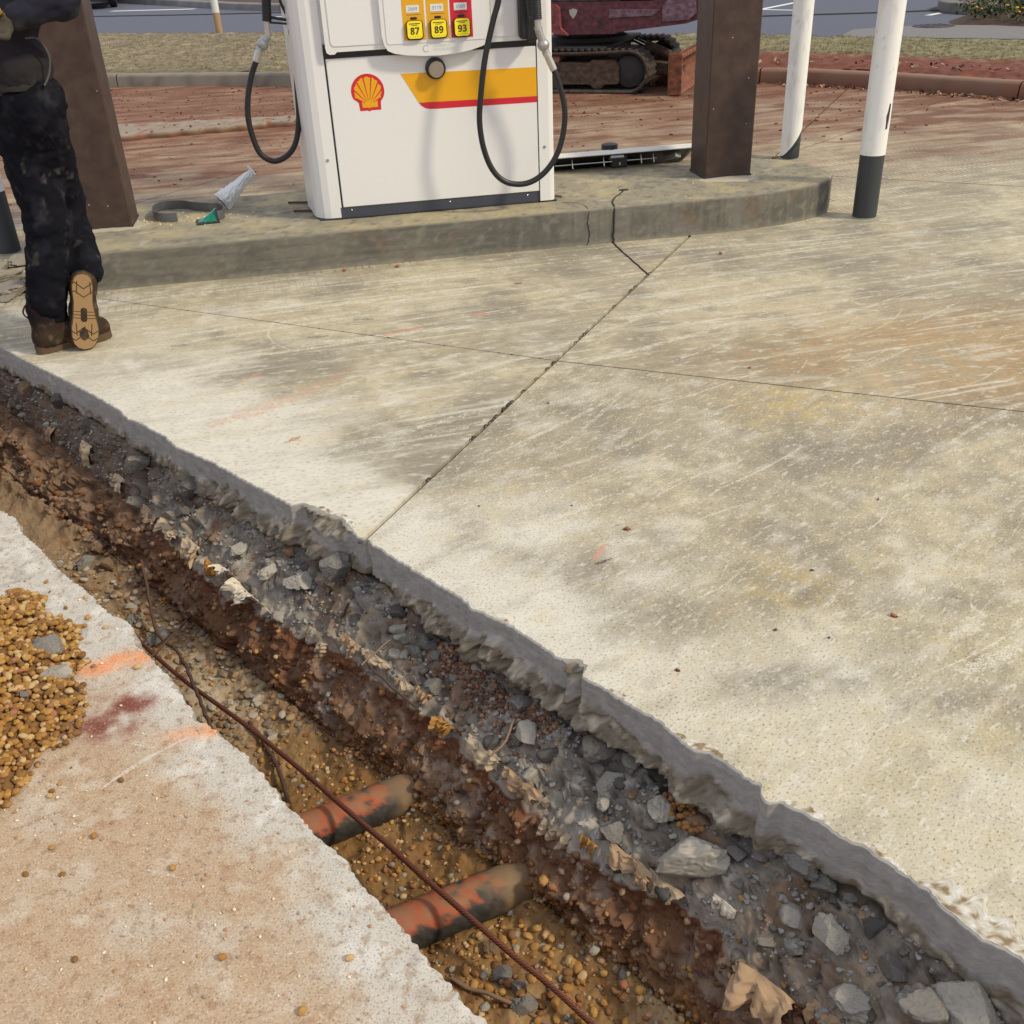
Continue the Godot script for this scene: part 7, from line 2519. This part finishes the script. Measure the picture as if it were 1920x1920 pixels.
func boot(parent: Node3D, xf: Transform3D) -> void:
	var mb := fleshed([[Vector3(-0.105, 0.062, 0), Vector3(0.02, 0.062, 0), 0.050, 0.050], [Vector3(0.02, 0.058, 0.006), Vector3(0.115, 0.05, 0.01), 0.052, 0.046], [Vector3(0.02, 0.058, -0.006), Vector3(0.11, 0.05, -0.01), 0.052, 0.046], [Vector3(0.11, 0.05, 0), Vector3(0.132, 0.05, 0), 0.047, 0.041], [Vector3(0.0, 0.075, 0), Vector3(-0.06, 0.13, 0), 0.046, 0.05], [Vector3(-0.09, 0.07, 0), Vector3(-0.085, 0.185, 0), 0.052, 0.062], [Vector3(-0.05, 0.13, 0), Vector3(-0.06, 0.185, 0), 0.05, 0.054]], 0.008, 0.02, 0.0022, 26.0)
	for k in mb.v.size():
		var p := mb.v[k]
		mb.c[k] = tint(Vector3(66, 53, 45).lerp(Vector3(100, 84, 68), ss(0.0, 0.5, nb.get_noise_3dv(p * 20.0))).lerp(Vector3(46, 38, 34), ss(0.1, 0.16, p.y)))
	var b := put("boot", mb, M.cloth, parent, xf)
	var side := Basis(Vector3.RIGHT, Vector3(0, 0, 1), Vector3(0, -1, 0))      # outline lies flat: x stays, y becomes sideways, thickness goes down
	mb = MB.new()
	prism(mb, sole_outline(), -0.034, -0.004, Transform3D(side, Vector3.ZERO))
	put("sole", mb, M.sole, b)
	# tread: the outline cut by zigzag grooves
	var lugs := [sole_outline(-0.004)]
	var cuts := []
	for x in [0.115, 0.085, -0.062, -0.098]:
		var z := PackedVector2Array()
		for i in 5:
			z.append(Vector2(x + (0.018 if i % 2 == 1 else -0.008) * (1.0 if x > 0 else -1.0), -0.07 + 0.035 * i))
		cuts.append_array(Geometry2D.offset_polyline(z, 0.0022))
	for x in [0.036, 0.022, 0.008]:
		for s in [-1.0, 1.0]:
			cuts.append_array(Geometry2D.offset_polyline(PackedVector2Array([Vector2(x, 0.014 * s), Vector2(x - 0.002, 0.07 * s)]), 0.0016))
	cuts.append_array(Geometry2D.offset_polyline(PackedVector2Array([Vector2(0.13, 0.0), Vector2(0.10, 0.0)]), 0.0018))
	for s in [-0.028, 0.028]:
		cuts.append_array(Geometry2D.offset_polyline(PackedVector2Array([Vector2(0.11, s), Vector2(0.06, s * 1.1)]), 0.0018))
		cuts.append_array(Geometry2D.offset_polyline(PackedVector2Array([Vector2(-0.07, s), Vector2(-0.12, s * 0.9)]), 0.0018))
	var badge := rounded(-0.008, -0.0115, 0.05, 0.0115, 0.009)
	cuts.append_array(Geometry2D.offset_polyline(PackedVector2Array(Array(badge) + [badge[0]]), 0.0013))
	for i in 5:
		cuts.append_array(Geometry2D.offset_polyline(PackedVector2Array([Vector2(0.004 + i * 0.0085, -0.006), Vector2(0.004 + i * 0.0085, 0.006)]), 0.0014))
	for c in cuts:
		var next := []
		for l in lugs:
			next.append_array(Geometry2D.clip_polygons(l, c))
		lugs = next
	for l in lugs:
		if l.size() < 3 or Geometry2D.is_polygon_clockwise(l) == Geometry2D.is_polygon_clockwise(cuts[0]) and false:
			continue
		var m2 := MB.new()
		prism(m2, l, -0.004, 0.0005, Transform3D(side, Vector3.ZERO))
		if m2.ix.size() > 0:
			put("tread_lug", m2, M.sole_lug, b)
	mb = MB.new()
	var pull := PackedVector3Array()
	for i in 9:
		var a := PI * i / 8.0
		pull.append(Vector3(-0.142 - 0.018 * sin(a), 0.165 + 0.03 * (i / 8.0 - 0.5) * 2.0 + 0.02, 0))
	tube(mb, pull, 0.004, 6, sg(70, 56, 46))
	put("pull_loop", mb, M.cloth, b)


func person() -> void:
	mat("cloth", Color.WHITE, 0.9, 0.0, true)
	var sole := mat("sole", Color8(92, 72, 50), 0.8)
	var lug := mat("sole_lug", Color8(162, 128, 86), 0.75)
	grain(sole, M.speckle, 6.0)
	grain(lug, M.speckle, 6.0)
	grain(M.cloth, M.speckle, 9.0)
	M.cloth.metallic_specular = 0.2
	var skin := mat("skin", Color8(176, 128, 102), 0.6)
	var o := thing("person", "person in a dark hoodie and dusty black trousers, one boot tipped on its toe", "person")
	var lh := Vector3(-1.14, 0.94, -4.54)
	var rh := Vector3(-1.04, 0.94, -4.46)
	var lk := Vector3(-1.115, 0.52, -4.50)
	var la := Vector3(-1.195, 0.12, -4.46)
	var rk := Vector3(-1.075, 0.56, -4.70)
	var ra := Vector3(-1.02, 0.29, -4.545)
	var ch := Vector3(-1.10, 1.30, -4.54)
	var nk := Vector3(-1.12, 1.50, -4.58)
	var hd := Vector3(-1.12, 1.64, -4.61)
	var lsh := Vector3(-1.25, 1.42, -4.62)
	var rsh := Vector3(-0.985, 1.42, -4.46)
	var rel := Vector3(-0.835, 1.345, -4.36)
	var rwr := Vector3(-1.00, 1.295, -4.29)
	var lel := Vector3(-1.40, 1.17, -4.66)
	var lwr := Vector3(-1.34, 1.02, -4.86)
	# the body, one surface from head to toe
	var body := fleshed([[hd + Vector3(0, 0.05, 0.01), hd + Vector3(0.012, -0.035, -0.02), 0.088, 0.068], [nk + Vector3(0, -0.04, 0), hd, 0.054, 0.052], [lsh, rsh, 0.065, 0.065], [ch + Vector3(-0.06, 0.05, -0.04), ch + Vector3(0.06, 0.05, 0.04), 0.11, 0.11], [ch, (lh + rh) * 0.5 + Vector3(0, 0.06, 0), 0.11, 0.10], [lh, rh, 0.09, 0.09], [lh, lk, 0.075, 0.052], [lk, la, 0.05, 0.036], [rh, rk, 0.075, 0.052], [rk, ra, 0.05, 0.036], [rsh, rel, 0.05, 0.04], [rel, rwr, 0.04, 0.028], [lsh, lel, 0.05, 0.04], [lel, lwr, 0.04, 0.028]], 0.016, 0.04)
	put("body", body, skin, o)
	# face turned away: nose, ears, hair
	var fwd := Vector3(0.55, 0, -0.83).normalized()
	var side := Vector3(0.83, 0, 0.55).normalized()
	var face := fleshed([[hd + fwd * 0.085 + Vector3(0, 0.01, 0), hd + fwd * 0.108 + Vector3(0, -0.02, 0), 0.010, 0.014], [hd + side * 0.082 + Vector3(0, 0.02, 0), hd + side * 0.084 + Vector3(0, -0.02, 0), 0.013, 0.010], [hd - side * 0.082 + Vector3(0, 0.02, 0), hd - side * 0.084 + Vector3(0, -0.02, 0), 0.013, 0.010]], 0.006, 0.006)
	put("nose_and_ears", face, skin, o)
	var hair := fleshed([[hd + Vector3(0, 0.065, 0.0) - fwd * 0.02, hd + Vector3(0, 0.02, 0) - fwd * 0.045, 0.092, 0.075]], 0.01, 0.02, 0.003, 30.0)
	for k in hair.c.size():
		hair.c[k] = sg(42, 34, 30)
	put("hair", hair, M.cloth, o)
	for s in [-1.0, 1.0]:
		var eye := MB.new()
		lathe(eye, [Vector2(0.0, 0.0), Vector2(0.011, 0.003), Vector2(0.007, 0.008), Vector2(0.0, 0.010)], 12, disc_axis(hd + fwd * 0.078 + side * 0.032 * s + Vector3(0, 0.02, 0), hd + fwd * 0.2 + side * 0.032 * s + Vector3(0, 0.02, 0)))
		put("eye", eye, mat("eye_white", Color8(226, 222, 214), 0.3), o)
	var mouth := MB.new()
	tube(mouth, curve([hd + fwd * 0.086 - side * 0.022 + Vector3(0, -0.05, 0), hd + fwd * 0.096 + Vector3(0, -0.052, 0), hd + fwd * 0.086 + side * 0.022 + Vector3(0, -0.05, 0)], 0.006), 0.004, 6)
	put("mouth", mouth, mat("lips", Color8(150, 90, 80), 0.6), o)
	# trousers
	var hem := Vector3(0, 0.09, 0)
	var tr := fleshed([[lh + Vector3(-0.01, 0.06, 0), rh + Vector3(0.01, 0.06, 0), 0.108, 0.108], [lh, lk, 0.104, 0.083], [lk, la + hem, 0.083, 0.078], [rh, rk, 0.102, 0.078], [rk, ra + (rk - ra) * 0.05, 0.076, 0.066]], 0.0105, 0.035, 0.009, 6.0)
	for k in tr.v.size():
		var p := tr.v[k]
		var q := Vector3(25, 26, 32)
		q = q.lerp(Vector3(38, 38, 44), ss(0.0, 0.5, nb.get_noise_3dv(p * 9.0)))
		var dust := ss(0.25, 0.6, nb.get_noise_3dv(p * Vector3(13, 7, 13) + UP * 3.0) + 0.4 * nb.get_noise_3dv(p * 40.0))
		dust *= 0.3 + 0.7 * (exp(-pow((p.y - 0.72) / 0.10, 2)) + exp(-pow((p.y - 0.34) / 0.10, 2)))
		q = q.lerp(Vector3(104, 98, 90), 0.7 * dust)
		tr.c[k] = tint(q)
	put("trousers", tr, M.cloth, o)
	var inner := fleshed([[la + Vector3(0.02, 0.12, -0.01), la + Vector3(0.008, 0.03, -0.01), 0.062, 0.06]], 0.01, 0.01, 0.004, 14.0)
	for k in inner.c.size():
		inner.c[k] = sg(26, 26, 32)
	put("inner_cuff", inner, M.cloth, o)
	# back pocket edge and side seam
	var seam := MB.new()
	var pk := curve([Vector3(-1.085, 0.93, -4.38), Vector3(-1.03, 0.915, -4.365), Vector3(-0.985, 0.86, -4.375), Vector3(-0.985, 0.80, -4.39)], 0.01)
	tube(seam, pk, 0.0035, 5, sg(26, 28, 36))
	put("pocket_edge", seam, M.cloth, o)
	# hoodie with its hem band and the arm bent behind the back
	var hood := fleshed([[Vector3(-1.17, 1.12, -4.56), Vector3(-1.06, 1.12, -4.47), 0.118, 0.118], [Vector3(-1.16, 1.33, -4.58), Vector3(-1.05, 1.33, -4.50), 0.122, 0.12], [lsh, rsh, 0.08, 0.078], [Vector3(-1.12, 1.1, -4.52), Vector3(-1.11, 1.4, -4.54), 0.13, 0.12], [nk + Vector3(0, -0.03, 0.04), nk + Vector3(0, 0.01, 0.07), 0.075, 0.07], [rsh, rel, 0.068, 0.062], [rel, rwr + (rel - rwr) * 0.1, 0.06, 0.045], [lsh, lel, 0.068, 0.06], [lel, lwr, 0.058, 0.044]], 0.0115, 0.035, 0.007, 8.0)
	for k in hood.v.size():
		var p2 := hood.v[k]
		var q2 := Vector3(50, 48, 50).lerp(Vector3(70, 67, 66), ss(-0.1, 0.5, nb.get_noise_3dv(p2 * 7.0)))
		q2 = q2.lerp(Vector3(44, 46, 56), ss(1.24, 1.32, p2.y) * 0.7)
		hood.c[k] = tint(q2)
	put("hoodie", hood, M.cloth, o)
	var band := fleshed([[Vector3(-1.172, 1.055, -4.555), Vector3(-1.068, 1.055, -4.475), 0.112, 0.112], [Vector3(-1.172, 1.085, -4.555), Vector3(-1.068, 1.085, -4.475), 0.113, 0.113]], 0.011, 0.01, 0.002, 20.0)
	for k in band.v.size():
		band.v[k].y = clampf(band.v[k].y, 1.045, 1.11)
		band.c[k] = sg(62, 59, 58)
	put("hem_band", band, M.cloth, o)
	var cord := MB.new()
	tube(cord, curve([Vector3(-0.985, 1.225, -4.345), Vector3(-0.945, 1.22, -4.36), Vector3(-0.925, 1.16, -4.38), Vector3(-0.94, 1.10, -4.38), Vector3(-0.965, 1.06, -4.37)], 0.01), 0.004, 6, sg(96, 92, 90))
	put("draw_cord", cord, M.cloth, o)
	# gloved hands, five fingers each
	var glove := mat("glove", Color8(62, 58, 46), 0.85)
	for e in [[rwr, (rwr - rel).normalized(), Vector3(0.1, 0.5, 0.85).normalized()], [lwr, (lwr - lel).normalized(), Vector3(-0.8, 0.2, 0.5).normalized()]]:
		var w: Vector3 = e[0]
		var d: Vector3 = e[1]
		var n: Vector3 = (e[2] - d * e[2].dot(d)).normalized()
		var s2 := d.cross(n)
		var bones := [[w - d * 0.03, w + d * 0.02, 0.032, 0.032], [w + d * 0.03 - s2 * 0.02, w + d * 0.085 - s2 * 0.03, 0.022, 0.020], [w + d * 0.03 + s2 * 0.02, w + d * 0.085 + s2 * 0.03, 0.022, 0.020], [w + d * 0.03, w + d * 0.085, 0.022, 0.022]]
		for k in 4:
			var b0: Vector3 = w + d * 0.09 + s2 * (-0.033 + 0.022 * k)
			var l: float = [0.030, 0.036, 0.034, 0.026][k]
			var b1 := b0 + (d * 0.85 + n * 0.45).normalized() * l
			var b2 := b1 + (d * 0.35 + n * 0.9).normalized() * l * 0.75
			var b3 := b2 + (d * -0.25 + n * 0.95).normalized() * l * 0.6
			bones.append_array([[b0, b1, 0.0115, 0.0105], [b1, b2, 0.0105, 0.0098], [b2, b3, 0.0098, 0.009]])
		var t0: Vector3 = w + d * 0.03 - s2 * 0.03
		var t1 := t0 + (d * 0.6 - s2 * 0.7 + n * 0.3).normalized() * 0.038
		bones.append_array([[t0, t1, 0.014, 0.012], [t1, t1 + (d * 0.8 + n * 0.6).normalized() * 0.03, 0.012, 0.0105]])
		put("glove", fleshed(bones, 0.005, 0.006), glove, o)
	var fit := MB.new()
	lathe(fit, [Vector2(0.0, -0.035), Vector2(0.018, -0.035), Vector2(0.018, 0.0), Vector2(0.013, 0.004), Vector2(0.013, 0.035), Vector2(0.0, 0.035)], 12, disc_axis(rwr + (rwr - rel).normalized() * 0.06 + Vector3(0.0, 0.035, 0.03), rwr + (rwr - rel).normalized() * 0.16 + Vector3(0.02, 0.03, 0.03)))
	tag(put("brass_fitting", fit, mat("brass", Color8(196, 156, 72), 0.35, 0.85)), "small brass fitting held in the gloved hand", "pipe fitting")
	# boots
	var toe := Vector3(0.88, 0, -0.475).normalized()
	boot(o, Transform3D(Basis(toe, UP, toe.cross(UP)), Vector3(-1.145, 0.0345, -4.493) - UP * 0.034 + UP * 0.0))
	var dx := Vector3(-0.20, -0.975, 0.09).normalized()
	var ny := Vector3(0.24, 0.27, 0.93)
	ny = (ny - dx * ny.dot(dx)).normalized()
	boot(o, Transform3D(Basis(dx, -ny, dx.cross(-ny)), Vector3(-1.078, 0.004, -4.395) - dx * 0.176))


func materials() -> void:
	M.speckle = grain_texture(0.35, 0.82, 1.0, 5, 2)
	M.blotch = grain_texture(0.02, 0.55, 1.0, 6, 5)
	M.soft = grain_texture(0.02, 0.84, 1.0, 6, 5)
	M.bumps = grain_texture(0.12, 0.0, 1.0, 8, 4)
	mat("joint", Color8(52, 48, 42), 0.95)
	mat("clay", Color8(150, 98, 70), 0.95)
	mat("plain_soil", Color8(110, 76, 52), 0.95)
	mat("tar", Color8(44, 42, 40), 0.85)
	mat("soil", Color.WHITE, 0.95, 0.0, true)
	mat("broken", Color.WHITE, 0.95, 0.0, true)
	mat("island", Color.WHITE, 0.9, 0.0, true)
	for k in ["soil", "broken", "island"]:
		grain(M[k], M.speckle, 6.0)
		M[k].metallic_specular = 0.2


func _ready() -> void:
	# camera, sky, sun
	var cam := Camera3D.new()
	cam.transform = Transform3D(Basis(Vector3(0.98064761, -0.03968379, 0.19171716), Vector3(0.12973223, 0.86510661, -0.48452048), Vector3(-0.14662817, 0.50001575, 0.85351299)), Vector3(0, 1.5, 0))
	cam.fov = 53.86
	cam.near = 0.05
	cam.far = 600.0
	add_child(cam)
	var env := Environment.new()
	var sky := ProceduralSkyMaterial.new()
	sky.sky_top_color = Color(0.73, 0.745, 0.79)
	sky.sky_horizon_color = Color(0.84, 0.84, 0.85)
	sky.ground_bottom_color = Color(0.4, 0.38, 0.35)
	sky.ground_horizon_color = Color(0.6, 0.6, 0.6)
	env.background_mode = Environment.BG_SKY
	env.sky = Sky.new()
	env.sky.sky_material = sky
	env.tonemap_mode = Environment.TONE_MAPPER_LINEAR
	env.tonemap_exposure = 1.6
	env.sdfgi_enabled = true
	env.ssao_enabled = true
	env.ssil_enabled = true
	var we := WorldEnvironment.new()
	we.environment = env
	add_child(we)
	var sun := DirectionalLight3D.new()
	sun.light_energy = 0.6
	sun.light_color = Color(1.0, 0.95, 0.84)
	sun.light_angular_distance = 6.0
	sun.shadow_enabled = true
	add_child(sun)
	sun.look_at_from_position(Vector3(0.80, 0.78, 0.52), Vector3.ZERO)
	for n in [na, nb, nc, ncell]:
		n.frequency = 1.0
		n.noise_type = FastNoiseLite.TYPE_SIMPLEX_SMOOTH
	na.seed = 1; na.fractal_octaves = 2
	nb.seed = 3; nb.fractal_octaves = 3
	nc.seed = 7; nc.fractal_octaves = 1
	ncell.seed = 11
	ncell.noise_type = FastNoiseLite.TYPE_CELLULAR
	ncell.cellular_return_type = FastNoiseLite.RETURN_DISTANCE
	ncell.fractal_type = FastNoiseLite.FRACTAL_NONE
	for n in [nblock, nseam]:
		n.frequency = 1.0
		n.seed = 21
		n.noise_type = FastNoiseLite.TYPE_CELLULAR
		n.fractal_type = FastNoiseLite.FRACTAL_NONE
	nblock.cellular_return_type = FastNoiseLite.RETURN_CELL_VALUE
	nseam.cellular_return_type = FastNoiseLite.RETURN_DISTANCE2_SUB
	rng.seed = 12
	materials()
	# the ground and the trench
	await ground_maps()
	ground_sheet()
	pavement()
	trench()
	slab_face()
	# stones, scraps, pipes and cable in and by the trench
	rubble()
	gravel_pile()
	trench_things()
	# the pump island
	island()
	dispenser()
	columns()
	island_things()
	# behind it
	background()
	person()
